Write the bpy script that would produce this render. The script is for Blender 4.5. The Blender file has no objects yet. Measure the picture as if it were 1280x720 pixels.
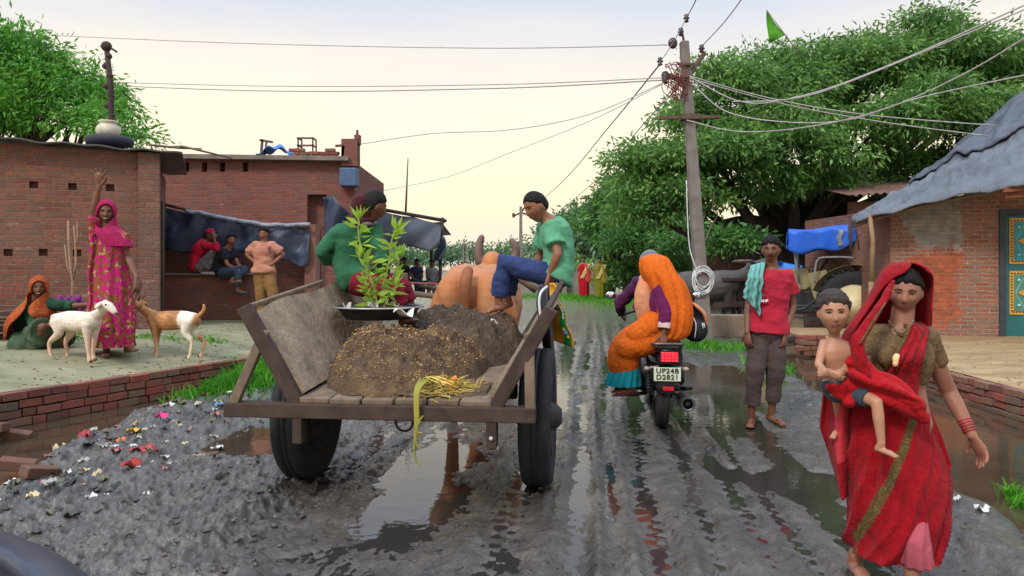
import bpy, math, random
import numpy as np
from mathutils import Vector, Matrix
R = random.Random(7)
rng = np.random.default_rng(5)
scn = bpy.context.scene
COL = scn.collection
F, CZ = 940.0, 1.5
V = Vector
def P(px, py, d): return V(((px-640)/F*d, d, CZ-(py-330)/F*d))
def PZ(px, z, d): return V(((px-640)/F*d, d, z))
def lerp(a, b, t): return a+(b-a)*t
# ---------------------------------------------------------------- noise
def _hash(ix, iy, iz, seed):
    h = (ix*374761393 + iy*668265263 + iz*2147483647 + seed*1274126177) & 0xffffffff
    h = ((h ^ (h >> 13))*1274126177) & 0xffffffff
    h = ((h ^ (h >> 16))*2246822519) & 0xffffffff
    return ((h ^ (h >> 15)) & 0xffff)/65535.0
def vnoise(x, y, z=0.0, seed=0):
    x = np.asarray(x, float); y = np.asarray(y, float); z = np.zeros_like(x)+z
    fx, fy, fz = np.floor(x), np.floor(y), np.floor(z)
    ix, iy, iz = fx.astype(np.int64), fy.astype(np.int64), fz.astype(np.int64)
    u, v, w = x-fx, y-fy, z-fz
    u = u*u*(3-2*u); v = v*v*(3-2*v); w = w*w*(3-2*w)
    def h(a, b, c): return _hash(ix+a, iy+b, iz+c, seed)
    a = lerp(lerp(h(0,0,0), h(1,0,0), u), lerp(h(0,1,0), h(1,1,0), u), v)
    b = lerp(lerp(h(0,0,1), h(1,0,1), u), lerp(h(0,1,1), h(1,1,1), u), v)
    return lerp(a, b, w)*2-1
def fbm(x, y, z=0.0, oct=4, seed=0, gain=.5):
    s = 0; a = 1; t = 0
    for o in range(oct):
        s = s+a*vnoise(np.asarray(x)*2**o+o*17.3, np.asarray(y)*2**o-o*9.1, np.asarray(z)*2**o, seed+o); t += a; a *= gain
    return s/t
def sstep(a, b, x):
    t = np.clip((x-a)/(b-a), 0, 1); return t*t*(3-2*t)
# ---------------------------------------------------------------- mesh builder
def frame(t, ref=None):
    t = V(t).normalized()
    if ref is None: ref = V((0,0,1)) if abs(t.z) < .9 else V((0,1,0))
    s = V(ref).cross(t)
    if s.length < 1e-5: s = V((1,0,0)).cross(t)
    s.normalize(); return s, t.cross(s).normalized(), t
class MB:
    def __init__(s): s.v = []; s.f = []; s.mi = []; s.m = 0
    def add(s, vs, fs):
        o = len(s.v); s.v += [tuple(p) for p in vs]
        for f in fs: s.f.append(tuple(i+o for i in f)); s.mi.append(s.m)
        return s
    def box(s, c, size, rot=None, taper=1.0):
        hx, hy, hz = size[0]/2, size[1]/2, size[2]/2; c = V(c); vs = []
        for z in (-1,1):
            k = taper if z > 0 else 1
            for x, y in ((-1,-1),(1,-1),(1,1),(-1,1)):
                p = V((x*hx*k, y*hy*k, z*hz))
                if rot is not None: p = rot @ p
                vs.append(c+p)
        return s.add(vs, [(3,2,1,0),(4,5,6,7),(0,1,5,4),(1,2,6,5),(2,3,7,6),(3,0,4,7)])
    def bar(s, p0, p1, w, h, ref=None, w1=None, h1=None):
        p0, p1 = V(p0), V(p1); a, b, t = frame(p1-p0, ref); w1 = w1 or w; h1 = h1 or h; vs = []
        for p, ww, hh in ((p0, w, h), (p1, w1, h1)):
            for x, y in ((-1,-1),(1,-1),(1,1),(-1,1)): vs.append(p+a*x*ww/2+b*y*hh/2)
        return s.add(vs, [(3,2,1,0),(4,5,6,7),(0,1,5,4),(1,2,6,5),(2,3,7,6),(3,0,4,7)])
    def tube(s, pts, rad, seg=10, flat=1.0, ref=None, caps=True, sub=1):
        pts = [V(p) for p in pts]
        if not hasattr(rad, '__len__'): rad = [rad]*len(pts)
        rad = list(rad)
        if sub > 1:
            np_, nr = [], []
            n = len(pts)
            for i in range(n-1):
                p0, p1, p2, p3 = pts[max(i-1,0)], pts[i], pts[i+1], pts[min(i+2,n-1)]
                for k in range(sub):
                    t = k/sub
                    q = .5*((2*p1)+(p2-p0)*t+(2*p0-5*p1+4*p2-p3)*t*t+(3*p1-p0-3*p2+p3)*t**3)
                    np_.append(q); nr.append(lerp(rad[i], rad[i+1], t))
            pts = np_+[pts[-1]]; rad = nr+[rad[-1]]
        n = len(pts); a = None; rings = []; 
        if caps == 'round':
            t0 = (pts[1]-pts[0]).normalized(); t1 = (pts[-1]-pts[-2]).normalized()
            r0, r1 = rad[0], rad[-1]
            pre = [(pts[0]-t0*r0*math.cos(q), max(r0*math.sin(q), 1e-4)) for q in (.15, .6, 1.1)]
            post = [(pts[-1]+t1*r1*math.cos(q), max(r1*math.sin(q), 1e-4)) for q in (1.1, .6, .15)]
            pts = [q[0] for q in pre]+pts+[q[0] for q in post]; rad = [q[1] for q in pre]+rad+[q[1] for q in post]; n = len(pts)
        vs = []; fs = []
        for i in range(n):
            t = (pts[min(i+1,n-1)]-pts[max(i-1,0)])
            if t.length < 1e-7: t = V((0,0,1))
            t.normalize()
            if a is None: a, b, _ = frame(t, ref)
            else:
                a = a-t*a.dot(t)
                if a.length < 1e-5: a, _, _ = frame(t, ref)
                a.normalize()
            b = t.cross(a)
            for k in range(seg):
                q = 2*math.pi*k/seg
                vs.append(pts[i]+a*math.cos(q)*rad[i]+b*math.sin(q)*rad[i]*flat)
        for i in range(n-1):
            for k in range(seg):
                k2 = (k+1) % seg
                fs.append((i*seg+k, i*seg+k2, (i+1)*seg+k2, (i+1)*seg+k))
        if caps:
            fs.append(tuple(range(seg-1,-1,-1))); fs.append(tuple((n-1)*seg+k for k in range(seg)))
        return s.add(vs, fs)
    def loft(s, rings, closed=True, caps=True):
        n = len(rings[0]); vs = [p for r in rings for p in r]; fs = []
        for i in range(len(rings)-1):
            for k in range(n if closed else n-1):
                k2 = (k+1) % n
                fs.append((i*n+k, i*n+k2, (i+1)*n+k2, (i+1)*n+k))
        if caps and closed:
            fs.append(tuple(range(n-1,-1,-1))); fs.append(tuple((len(rings)-1)*n+k for k in range(n)))
        return s.add(vs, fs)
    def ell(s, c, r, rot=None, seg=16, rings=10):
        c = V(c); rr = r if hasattr(r, '__len__') else (r,r,r); vs = []; fs = []
        for i in range(rings+1):
            ph = math.pi*i/rings
            for k in range(seg):
                q = 2*math.pi*k/seg
                st = max(math.sin(ph), 1e-3)
                p = V((rr[0]*st*math.cos(q), rr[1]*st*math.sin(q), rr[2]*math.cos(ph)))
                if rot is not None: p = rot @ p
                vs.append(c+p)
        for i in range(rings):
            for k in range(seg):
                k2 = (k+1) % seg
                fs.append((i*seg+k, (i+1)*seg+k, (i+1)*seg+k2, i*seg+k2))
        fs.append(tuple(range(seg))); fs.append(tuple(rings*seg+k for k in range(seg-1,-1,-1)))
        return s.add(vs, fs)
    def lathe(s, c, prof, axis=(0,0,1), seg=24, caps=True):
        a, b, t = frame(axis); c = V(c); rings = []
        for r, h in prof:
            rings.append([c+t*h+(a*math.cos(2*math.pi*k/seg)+b*math.sin(2*math.pi*k/seg))*max(r,1e-4) for k in range(seg)])
        return s.loft(rings, True, caps)
    def prism(s, poly, vec):
        n = len(poly); vec = V(vec); vs = [V(p) for p in poly]+[V(p)+vec for p in poly]
        fs = [tuple(range(n-1,-1,-1)), tuple(range(n, 2*n))]
        for k in range(n): fs.append((k, (k+1)%n, n+(k+1)%n, n+k))
        return s.add(vs, fs)
    def grid(s, fn, nu, nv):
        vs = [fn(i/nu, j/nv) for i in range(nu+1) for j in range(nv+1)]; fs = []
        for i in range(nu):
            for j in range(nv):
                a = i*(nv+1)+j; fs.append((a, a+1, a+nv+2, a+nv+1))
        return s.add(vs, fs)
    def mesh(s, smooth=False, uv=True):
        me = bpy.data.meshes.new('m'); me.from_pydata(s.v, [], s.f); me.update()
        if any(s.mi): me.polygons.foreach_set('material_index', s.mi)
        fix_normals(me)
        if smooth: me.polygons.foreach_set('use_smooth', [True]*len(me.polygons))
        if uv: boxuv(me)
        return me
def fix_normals(me):
    import bmesh
    bm = bmesh.new(); bm.from_mesh(me); bmesh.ops.recalc_face_normals(bm, faces=bm.faces); bm.to_mesh(me); bm.free(); me.update()
def boxuv(me):
    if not len(me.polygons): return
    if not me.uv_layers: me.uv_layers.new(name='UVMap')
    nv = len(me.vertices); nl = len(me.loops); npo = len(me.polygons)
    co = np.empty(nv*3); me.vertices.foreach_get('co', co); co = co.reshape(-1,3)
    li = np.empty(nl, np.int32); me.loops.foreach_get('vertex_index', li)
    no = np.empty(npo*3); me.polygons.foreach_get('normal', no); no = np.abs(no.reshape(-1,3))
    lt = np.empty(npo, np.int32); me.polygons.foreach_get('loop_total', lt)
    ax = np.repeat(np.argmax(no, 1), lt); c = co[li]
    u = np.where(ax == 0, c[:,1], c[:,0]); v = np.where(ax == 2, c[:,1], c[:,2])
    me.uv_layers[0].data.foreach_set('uv', np.stack([u, v], 1).ravel())
def npmesh(verts, faces, smooth=False):
    """verts (n,3) array, faces (m,k) array, fast"""
    me = bpy.data.meshes.new('m'); n = len(verts); m, k = faces.shape
    me.vertices.add(n); me.vertices.foreach_set('co', np.asarray(verts, np.float32).ravel())
    me.loops.add(m*k); me.loops.foreach_set('vertex_index', faces.astype(np.int32).ravel())
    me.polygons.add(m); me.polygons.foreach_set('loop_start', np.arange(0, m*k, k, dtype=np.int32))
    me.polygons.foreach_set('loop_total', np.full(m, k, np.int32))
    if smooth: me.polygons.foreach_set('use_smooth', np.ones(m, bool))
    me.update(calc_edges=True); return me
def getco(me):
    co = np.empty(len(me.vertices)*3); me.vertices.foreach_get('co', co); return co.reshape(-1,3)
def getno(me):
    no = np.empty(len(me.vertices)*3); me.vertices.foreach_get('normal', no); return no.reshape(-1,3)
def setco(me, co): me.vertices.foreach_set('co', np.asarray(co, np.float32).ravel()); me.update()
TMPS = bpy.data.scenes.new('workbench')
def apply_mods(me, mods):
    ob = bpy.data.objects.new('tmp', me); TMPS.collection.objects.link(ob)
    for ty, kw in mods:
        m = ob.modifiers.new('m', ty)
        for k, v in kw.items(): setattr(m, k, v)
    vl = TMPS.view_layers[0]; vl.update(); dg = vl.depsgraph; dg.update()
    out = bpy.data.meshes.new_from_object(ob.evaluated_get(dg))
    bpy.data.objects.remove(ob); return out
def fuse(mb, voxel, smooth=3, disp=None):
    me = mb.mesh(uv=False)
    me = apply_mods(me, [('REMESH', dict(mode='VOXEL', voxel_size=voxel, use_smooth_shade=True)), ('SMOOTH', dict(factor=.5, iterations=smooth))])
    if disp is not None:
        co, no = getco(me), getno(me); setco(me, co+no*disp(co)[:,None])
    me.polygons.foreach_set('use_smooth', [True]*len(me.polygons)); boxuv(me)
    return me
def solid(mb, th, sub=1, smooth=True, disp=None):
    me = mb.mesh(uv=False)
    mods = []
    if sub: mods.append(('SUBSURF', dict(levels=sub, render_levels=sub)))
    if mods: me = apply_mods(me, mods)
    if disp is not None:
        co, no = getco(me), getno(me); setco(me, co+no*disp(co)[:,None])
    me = apply_mods(me, [('SOLIDIFY', dict(thickness=th, offset=0))])
    if smooth: me.polygons.foreach_set('use_smooth', [True]*len(me.polygons))
    boxuv(me); return me
# ---------------------------------------------------------------- objects
ROOTM = {}
def thing(name, label, cat, loc=(0,0,0), rz=0, group=None):
    o = bpy.data.objects.new(name, None); COL.objects.link(o); o.empty_display_size = .1
    o.location = loc; o.rotation_euler = (0,0,rz); o['label'] = label; o['category'] = cat
    if group: o['group'] = group
    ROOTM[o.name] = Matrix.Translation(V(loc)) @ Matrix.Rotation(rz, 4, 'Z'); return o
def part(name, me, mat, root, label=None, world=True):
    """me: mesh or MB. world=True: coordinates given in world space"""
    if isinstance(me, MB): me = me.mesh()
    if world:
        M = ROOTM[root.name] if root.name in ROOTM else Matrix.Identity(4)
        me.transform(M.inverted())
    o = bpy.data.objects.new(name, me); COL.objects.link(o); o.parent = root
    setmat(me, mat)
    if root.name in ROOTM: ROOTM[o.name] = ROOTM[root.name]
    if label: o['label'] = label
    return o
def setmat(me, mat):
    ms = list(mat) if isinstance(mat, (list, tuple)) else [mat]
    while len(me.materials) < len(ms): me.materials.append(None)
    for i, m in enumerate(ms): me.materials[i] = m
def single(name, me, mat, label, cat, group=None, kind=None, org=None):
    if isinstance(me, MB): me = me.mesh()
    o = bpy.data.objects.new(name, me); COL.objects.link(o); setmat(me, mat)
    if org is None:
        co = getco(me); org = V(((co[:,0].min()+co[:,0].max())/2, (co[:,1].min()+co[:,1].max())/2, co[:,2].min()))
    me.transform(Matrix.Translation(-V(org))); o.location = org
    if label: o['label'] = label
    if cat: o['category'] = cat
    if group: o['group'] = group
    if kind: o['kind'] = kind
    ROOTM[o.name] = Matrix.Translation(V(org))
    return o
def struct(name, me, mat):
    if isinstance(me, MB): me = me.mesh()
    o = bpy.data.objects.new(name, me); COL.objects.link(o); setmat(me, mat); o['kind'] = 'structure'; return o
def thick(mb, th, mats, offset=0):
    me = mb.mesh(True); [me.materials.append(m) for m in mats]
    me = apply_mods(me, [('SOLIDIFY', dict(thickness=th, offset=offset))]); return me
def clone(o, loc, rz=0, label=None, group=None, scale=None):
    c = o.copy(); COL.objects.link(c); c.location = loc; c.rotation_euler = (0,0,rz)
    if scale: c.scale = scale
    if label: c['label'] = label
    if group: c['group'] = group
    for ch in list(o.children):
        d = ch.copy(); COL.objects.link(d); d.parent = c
        for g in list(ch.children):
            e = g.copy(); COL.objects.link(e); e.parent = d
    return c
# ---------------------------------------------------------------- materials
def srgb(r, g, b):
    f = lambda c: (c/255/12.92 if c/255 <= .04045 else ((c/255+.055)/1.055)**2.4)
    return (f(r), f(g), f(b), 1)
class NT:
    def __init__(s, name):
        s.m = bpy.data.materials.new(name); s.m.use_nodes = True; s.t = s.m.node_tree; s.n = s.t.nodes
        s.b = s.n['Principled BSDF']
    def new(s, ty, **kw):
        n = s.n.new(ty)
        for k, v in kw.items():
            if hasattr(n, k): setattr(n, k, v)
            else: n.inputs[k].default_value = v
        return n
    def link(s, a, b): s.t.links.new(a, b)
    def coord(s, which='Object', scale=(1,1,1)):
        tc = s.new('ShaderNodeTexCoord'); mp = s.new('ShaderNodeMapping'); mp.inputs['Scale'].default_value = scale
        s.link(tc.outputs[which], mp.inputs['Vector']); return mp.outputs['Vector']
    def noise(s, vec, scale, detail=4, rough=.55, dist=0):
        n = s.new('ShaderNodeTexNoise'); n.inputs['Scale'].default_value = scale; n.inputs['Detail'].default_value = detail
        n.inputs['Roughness'].default_value = rough; n.inputs['Distortion'].default_value = dist
        s.link(vec, n.inputs['Vector']); return n.outputs['Fac']
    def ramp(s, fac, stops, interp='LINEAR'):
        r = s.new('ShaderNodeValToRGB'); cr = r.color_ramp; cr.interpolation = interp
        while len(cr.elements) < len(stops): cr.elements.new(.5)
        for e, (p, c) in zip(cr.elements, stops):
            e.position = p; e.color = c if hasattr(c, '__len__') else (c, c, c, 1)
        s.link(fac, r.inputs['Fac']); return r.outputs['Color']
    def mix(s, fac, a, b, mode='MIX'):
        m = s.new('ShaderNodeMix'); m.data_type = 'RGBA'; m.blend_type = mode
        for k, x in ((0, fac), (6, a), (7, b)):
            if hasattr(x, 'is_linked') or hasattr(x, 'links'): s.link(x, m.inputs[k])
            else: m.inputs[k].default_value = x
        return m.outputs[2]
    def math(s, op, a, b=0.0, c=0.0):
        m = s.new('ShaderNodeMath'); m.operation = op
        for i, x in enumerate((a, b, c)):
            if hasattr(x, 'links'): s.link(x, m.inputs[i])
            else: m.inputs[i].default_value = x
        return m.outputs[0]
    def bump(s, h, strength=.3, dist=.01):
        b = s.new('ShaderNodeBump'); b.inputs['Strength'].default_value = strength; b.inputs['Distance'].default_value = dist
        s.link(h, b.inputs['Height']); s.link(b.outputs['Normal'], s.b.inputs['Normal'])
    def col(s, c): s.link(c, s.b.inputs['Base Color']) if hasattr(c, 'links') else setattr(s.b.inputs['Base Color'], 'default_value', c)
    def set(s, **kw):
        for k, v in kw.items():
            k = k.replace('_', ' ')
            if hasattr(v, 'links'): s.link(v, s.b.inputs[k])
            else: s.b.inputs[k].default_value = v
        return s
_mc = {}
def shade(c, k): return (min(c[0]*k,1), min(c[1]*k,1), min(c[2]*k,1), 1)
def plain(name, c, rough=.7, var=.25, scale=8, bump=.15, metal=0, bscale=60, bdist=.004, spec=.4):
    """base colour with noise variation and fine bump"""
    if name in _mc: return _mc[name]
    t = NT(name); v = t.coord()
    n = t.noise(v, scale, 5, .6)
    t.col(t.ramp(n, [(.3, shade(c, 1-var)), (.7, shade(c, 1+var))]))
    t.set(Roughness=rough, Metallic=metal); t.b.inputs['Specular IOR Level'].default_value = spec
    if bump: t.bump(t.noise(v, bscale, 3), bump, bdist)
    _mc[name] = t.m; return t.m
def cloth(name, c, var=.18, rough=.9, c2=None, fold=14, crease=0, slant=.6):
    if name in _mc: return _mc[name]
    c = shade(c, .70); t = NT(name); v = t.coord()
    n = t.noise(v, 6, 4, .6)
    t.col(t.ramp(n, [(.3, shade(c, 1-var)), (.7, c2 or shade(c, 1+var))]))
    t.set(Roughness=rough); t.b.inputs['Specular IOR Level'].default_value = .2
    t.b.inputs['Sheen Weight'].default_value = .04; t.b.inputs['Sheen Roughness'].default_value = .5
    w = t.noise(v, fold, 3, .5, .6); f = t.noise(v, 220, 2)
    hgt = t.math('ADD', w, t.math('MULTIPLY', f, .12))
    if crease:      # long fine pleats running down the cloth
        tc = t.new('ShaderNodeTexCoord'); mp = t.new('ShaderNodeMapping'); mp.inputs['Rotation'].default_value = (0, slant, 0); mp.inputs['Scale'].default_value = (1, 1, .16); t.link(tc.outputs['Object'], mp.inputs['Vector'])
        q = t.math('ABSOLUTE', t.math('SUBTRACT', t.noise(mp.outputs['Vector'], 22, 3, .5, .3), .5)); hgt = t.math('ADD', t.math('MULTIPLY', hgt, .5), t.math('MULTIPLY', q, crease))
    t.bump(hgt, .7 if crease else .5, .03 if crease else .02)
    _mc[name] = t.m; return t.m
def skin(name, c):
    if name in _mc: return _mc[name]
    t = NT(name); v = t.coord()
    t.col(t.ramp(t.noise(v, 14, 4), [(.3, shade(c, .86)), (.7, shade(c, 1.12))]))
    t.set(Roughness=.5); t.b.inputs['Subsurface Weight'].default_value = .12
    t.b.inputs['Subsurface Radius'].default_value = (.012, .005, .003); t.b.inputs['Subsurface Scale'].default_value = .5
    t.b.inputs['Specular IOR Level'].default_value = .35
    t.bump(t.noise(v, 160, 2), .12, .002); _mc[name] = t.m; return t.m
def brick(name, c1, c2, mortar, w=.24, h=.085, mort=.012, plaster=None, rough=.9, warp=.012, stain=.5, bstr=.8):
    if name in _mc: return _mc[name]
    t = NT(name); uv = t.coord('UV')
    # small warp so that courses are uneven
    nz = t.new('ShaderNodeTexNoise'); nz.inputs['Scale'].default_value = 3.2; nz.inputs['Detail'].default_value = 4; t.link(uv, nz.inputs['Vector'])
    vm = t.new('ShaderNodeVectorMath', operation='MULTIPLY_ADD'); t.link(nz.outputs['Color'], vm.inputs[0])
    vm.inputs[1].default_value = (warp*2.4, warp*2.6, 0); t.link(uv, vm.inputs[2])
    b = t.new('ShaderNodeTexBrick'); t.link(vm.outputs[0], b.inputs['Vector'])
    b.inputs['Scale'].default_value = 1; b.inputs['Brick Width'].default_value = w; b.inputs['Row Height'].default_value = h
    b.inputs['Mortar Size'].default_value = mort; b.inputs['Mortar Smooth'].default_value = .4; b.inputs['Bias'].default_value = -.1
    b.inputs['Color1'].default_value = c1; b.inputs['Color2'].default_value = c2; b.inputs['Mortar'].default_value = mortar
    b.offset = .5
    big = t.noise(uv, .9, 5, .65); fine = t.noise(uv, 22, 5, .65); mid = t.noise(uv, 5, 4, .6)
    col = t.mix(t.ramp(fine, [(.35, 0.0), (.72, .75)]), b.outputs['Color'], shade(c1, .40))
    col = t.mix(t.ramp(mid, [(.45, 0.0), (.62, .55)]), col, shade(mortar, .55))
    col = t.mix(t.ramp(big, [(.42, 0.0), (.7, stain)]), col, shade(mortar, .7))
    # pale bricks and lime smears
    sm = t.noise(t.coord('UV', (1, 3.2, 1)), 2.6, 3, .5)
    col = t.mix(t.ramp(sm, [(.66, 0.0), (.72, .55)]), col, shade(mortar, 1.35))
    hgt = t.math('ADD', t.math('MULTIPLY', b.outputs['Fac'], -1.0), t.math('MULTIPLY', fine, .7))
    hgt = t.math('ADD', hgt, t.math('MULTIPLY', mid, .5))
    if plaster:
        col = plaster(t, uv, col)
    t.col(col); t.set(Roughness=rough); t.b.inputs['Specular IOR Level'].default_value = .2
    t.bump(hgt, bstr, .02); _mc[name] = t.m; return t.m
def wood(name, c, scale=(2, 2, 18), rough=.8, dark=.4, bstr=.4):
    if name in _mc: return _mc[name]
    t = NT(name); v = t.coord('Object', scale)
    n = t.noise(v, 2.5, 6, .65, .5); m = t.noise(t.coord(), 5, 4)
    col = t.ramp(n, [(.25, shade(c, dark)), (.55, c), (.8, shade(c, 1.35))])
    col = t.mix(t.ramp(m, [(.5, 0.0), (.75, .5)]), col, shade(c, .5))
    t.col(col); t.set(Roughness=rough); t.b.inputs['Specular IOR Level'].default_value = .25
    t.bump(n, bstr, .01); _mc[name] = t.m; return t.m
# ================================================================ camera, light, sky
cam = bpy.data.cameras.new('camera'); camo = bpy.data.objects.new('camera', cam); COL.objects.link(camo)
camo.location = (0,0,CZ); camo.rotation_euler = (math.radians(90),0,0)
cam.sensor_width = 36; cam.lens = F/1280*36; cam.shift_y = -30/1280; cam.clip_end = 6000; cam.clip_start = .02
scn.camera = camo
scn.view_settings.view_transform = 'Standard'; scn.view_settings.look = 'None'; scn.view_settings.gamma = 1
scn.view_settings.exposure = 0.60
SUN_EL, SUN_AZ = math.radians(42), math.radians(215)     # azimuth measured from +Y clockwise
sd = bpy.data.lights.new('sun', 'SUN'); sd.energy = 1.5; sd.angle = math.radians(11); sd.color = (1, .93, .82)
so = bpy.data.objects.new('sun', sd); COL.objects.link(so)
dirv = V((math.sin(SUN_AZ)*math.cos(SUN_EL), math.cos(SUN_AZ)*math.cos(SUN_EL), math.sin(SUN_EL)))
so.rotation_euler = (-dirv).to_track_quat('-Z', 'Y').to_euler()
w = bpy.data.worlds.new('World'); scn.world = w; w.use_nodes = True
nt = w.node_tree; nn = nt.nodes; bg = nn['Background']; out = nn['World Output']
sky = nn.new('ShaderNodeTexSky'); sky.sky_type = 'NISHITA'; sky.sun_disc = False
sky.sun_elevation = SUN_EL; sky.sun_rotation = SUN_AZ; sky.dust_density = 3
nt.links.new(sky.outputs[0], bg.inputs[0]); bg.inputs[1].default_value = .06
# thin overcast veil: pale blue grey overhead, warm cream towards the horizon
tc = nn.new('ShaderNodeTexCoord'); sp = nn.new('ShaderNodeSeparateXYZ'); nt.links.new(tc.outputs['Generated'], sp.inputs[0])
mp = nn.new('ShaderNodeMapping'); mp.inputs['Scale'].default_value = (1.2, 1.2, 5); nt.links.new(tc.outputs['Generated'], mp.inputs[0])
ns = nn.new('ShaderNodeTexNoise'); ns.inputs['Scale'].default_value = 1.6; ns.inputs['Detail'].default_value = 5; nt.links.new(mp.outputs[0], ns.inputs[0])
ma = nn.new('ShaderNodeMath'); ma.operation = 'MULTIPLY_ADD'; nt.links.new(ns.outputs[0], ma.inputs[0]); ma.inputs[1].default_value = .20
sb = nn.new('ShaderNodeMath'); sb.operation = 'SUBTRACT'; nt.links.new(sp.outputs[2], sb.inputs[0]); sb.inputs[1].default_value = .10
nt.links.new(sb.outputs[0], ma.inputs[2])
rp = nn.new('ShaderNodeValToRGB'); nt.links.new(ma.outputs[0], rp.inputs[0]); cr = rp.color_ramp
stops = [(0, srgb(240,224,206)), (.08, srgb(252,236,200)), (.17, srgb(250,238,212)), (.25, srgb(232,226,218)), (.34, srgb(204,210,222)), (.7, srgb(176,188,206))]
while len(cr.elements) < len(stops): cr.elements.new(.5)
for e, (p, c) in zip(cr.elements, stops): e.position = p; e.color = c
bg2 = nn.new('ShaderNodeBackground'); nt.links.new(rp.outputs[0], bg2.inputs[0]); bg2.inputs[1].default_value = .86
# an overcast dome is brighter overhead than near the horizon
zr = nn.new('ShaderNodeMapRange'); zr.interpolation_type = 'SMOOTHSTEP'; nt.links.new(sp.outputs[2], zr.inputs[0]); zr.inputs[1].default_value = .38; zr.inputs[2].default_value = .85; zr.inputs[3].default_value = .86; zr.inputs[4].default_value = 2.5
nt.links.new(zr.outputs[0], bg2.inputs[1])
mx = nn.new('ShaderNodeMixShader'); mx.inputs[0].default_value = .9
nt.links.new(bg.outputs[0], mx.inputs[1]); nt.links.new(bg2.outputs[0], mx.inputs[2]); nt.links.new(mx.outputs[0], out.inputs[0])

# ================================================================ ground
TH = math.radians(6.5); ST, CT = math.sin(TH), math.cos(TH)
def uv_road(X, Y): return X*CT-Y*ST, X*ST+Y*CT       # across, along
WL = -.03                                            # water level
def wall_x(Y): return np.interp(Y, [4, 6.7, 10.0, 13], [-5.4, -4.9, -3.25, -3.15])
def H(X, Y):
    X = np.asarray(X, float); Y = np.asarray(Y, float)
    u, s = uv_road(X, Y)
    far = 1-sstep(12, 26, Y)
    wu = u+.12*fbm(X*1.3, Y*1.3, 3, 2); wsx = s+.3*fbm(X*.9, Y*.9, 8, 2)
    # churned mud: clods of several sizes, drawn out along the direction of travel
    n1 = fbm(wu*1.4, wsx*.6, 0, 3, 1); n2 = fbm(wu*5.5, wsx*2.8, 0, 3, 11); n3 = 1-np.abs(fbm(wu*11, wsx*6, 0, 3, 21))*2; n4 = fbm(u*30, s*15, 0, 2, 31)
    left = sstep(-1.3, -2.4, u)*(1-sstep(-4.6,-5.4, u)); side = np.maximum(left, .7*sstep(1.2, 2.2, u))
    rough = .48+.85*left+.5*side
    n5 = 1-2*np.abs(fbm(u*19, s*14, 3, 3, 37))
    n6 = 1-2*np.abs(fbm(u*34, s*24, 5, 2, 39))
    h = -.019+.024*side+.022*n1+(.018*n2+.020*(n3-.5)+.010*n4)*rough+(.018*n5+.009*n6)*(.25+.75*left)
    # wheel ruts along the road
    def rut(uc, w, d, ridge=.7):
        q = (u-uc-.05*np.sin(s*.55+uc*7)-.02*fbm(s*1.2, uc*9, 0, 2, 3))/w
        tread = .007*np.sin(s*48+np.sign(q)*1.2)*np.exp(-q*q)
        return -d*np.exp(-q*q)+d*ridge*np.exp(-((np.abs(q)-1.7)/.55)**2)*(1+.8*n2)+tread
    for uc, wd, d in ((-1.95,.14,.04),(-.48,.13,.030),(-.16,.07,.028),(.10,.055,.024),(.36,.085,.028),(.60,.06,.028),(.86,.07,.024),(1.10,.05,.02),(1.40,.10,.028)):
        h = h+rut(uc, wd, d)*(.6+.4*sstep(-.4, .3, fbm(s*.35+uc*5, uc*3, 0, 2, 5)))
    # smoother, wetter crown of the road
    h = h-.012*np.exp(-((u+1.25)/.45)**2)*(1+.8*vnoise(X*.8, Y*.8, 0, 41))*sstep(9, 7, Y)
    # mud bank with rubbish on the left, drain behind it
    wl = wall_x(Y)
    dl = X-wl                                       # distance right of the retaining wall
    edge = np.interp(Y, [3, 5, 6.5, 7.6, 9], [1.9, 1.75, 1.25, .85, .55])+.2*fbm(Y*.9, X*.5, 0, 2, 51)
    bank = np.exp(-((dl-edge-.50)/.50)**2)*sstep(3.2, 4.6, Y)*sstep(11.5, 9, Y)
    h = h+bank*(.012+.03*n2+.03*n3*.6)
    h = h+.012*sstep(-1.6, -2.6, u)*sstep(5.2, 4.2, Y)*(.8+n2)
    drain = sstep(.05, -.30, dl-edge+.12*fbm(X*2, Y*2, 5, 2, 61))*sstep(9.6, 8.4, Y)
    h = h-(.28)*drain
    # grass mound at the far end of the bank
    h = h+.09*np.exp(-((X+3.15)/.70)**2-((Y-9.1)/1.1)**2)+.08*sstep(1.2,.4,dl)*sstep(8.6,9.8,Y)
    def pool(px, py, rx, ry, d, rot=0.0):
        dx, dy = X-px+.22*fbm(X*2.2, Y*2.2, 2, 2, 71), Y-py+.3*fbm(X*2, Y*2, 4, 2, 72)
        c_, s_ = math.cos(rot), math.sin(rot); a = (dx*c_+dy*s_)/rx; b = (-dx*s_+dy*c_)/ry
        return -d*np.exp(-(a*a+b*b)**1.5)
    h = h+pool(-2.2, 6.5, .5, .6, .13)+pool(2.05, 5.15, .34, .34, .13)+pool(1.72, 5.3, .12, .8, .09, .45)
    h = h+pool(2.35, 9.2, .55, 2.0, .15, -.18)+pool(-.75, 4.4, .38, .8, .022, -.3)+pool(-1.1, 3.3, .40, .5, .014)+pool(-.75, 5.6, .35, .8, .03)+pool(.25, 6.6, .12, 1.1, .03)
    h = h+pool(3.15, 9.5, .4, 1.6, .08)
    # right-hand drain under the terrace
    ed = np.interp(Y, [2, 4.2, 5.1, 6.5, 9, 12, 15], [2.7, 2.75, 2.95, 3.5, 3.7, 4.1, 5.2])
    dr = sstep(-.15, .35, X-ed+.3*fbm(X*1.3, Y*1.3, 1, 2, 81))*sstep(15, 12, Y)
    h = h-.3*dr
    h = h+.05*np.exp(-((X-ed+.35)/.3)**2)*sstep(12, 8, Y)*(1+n2)
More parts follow.
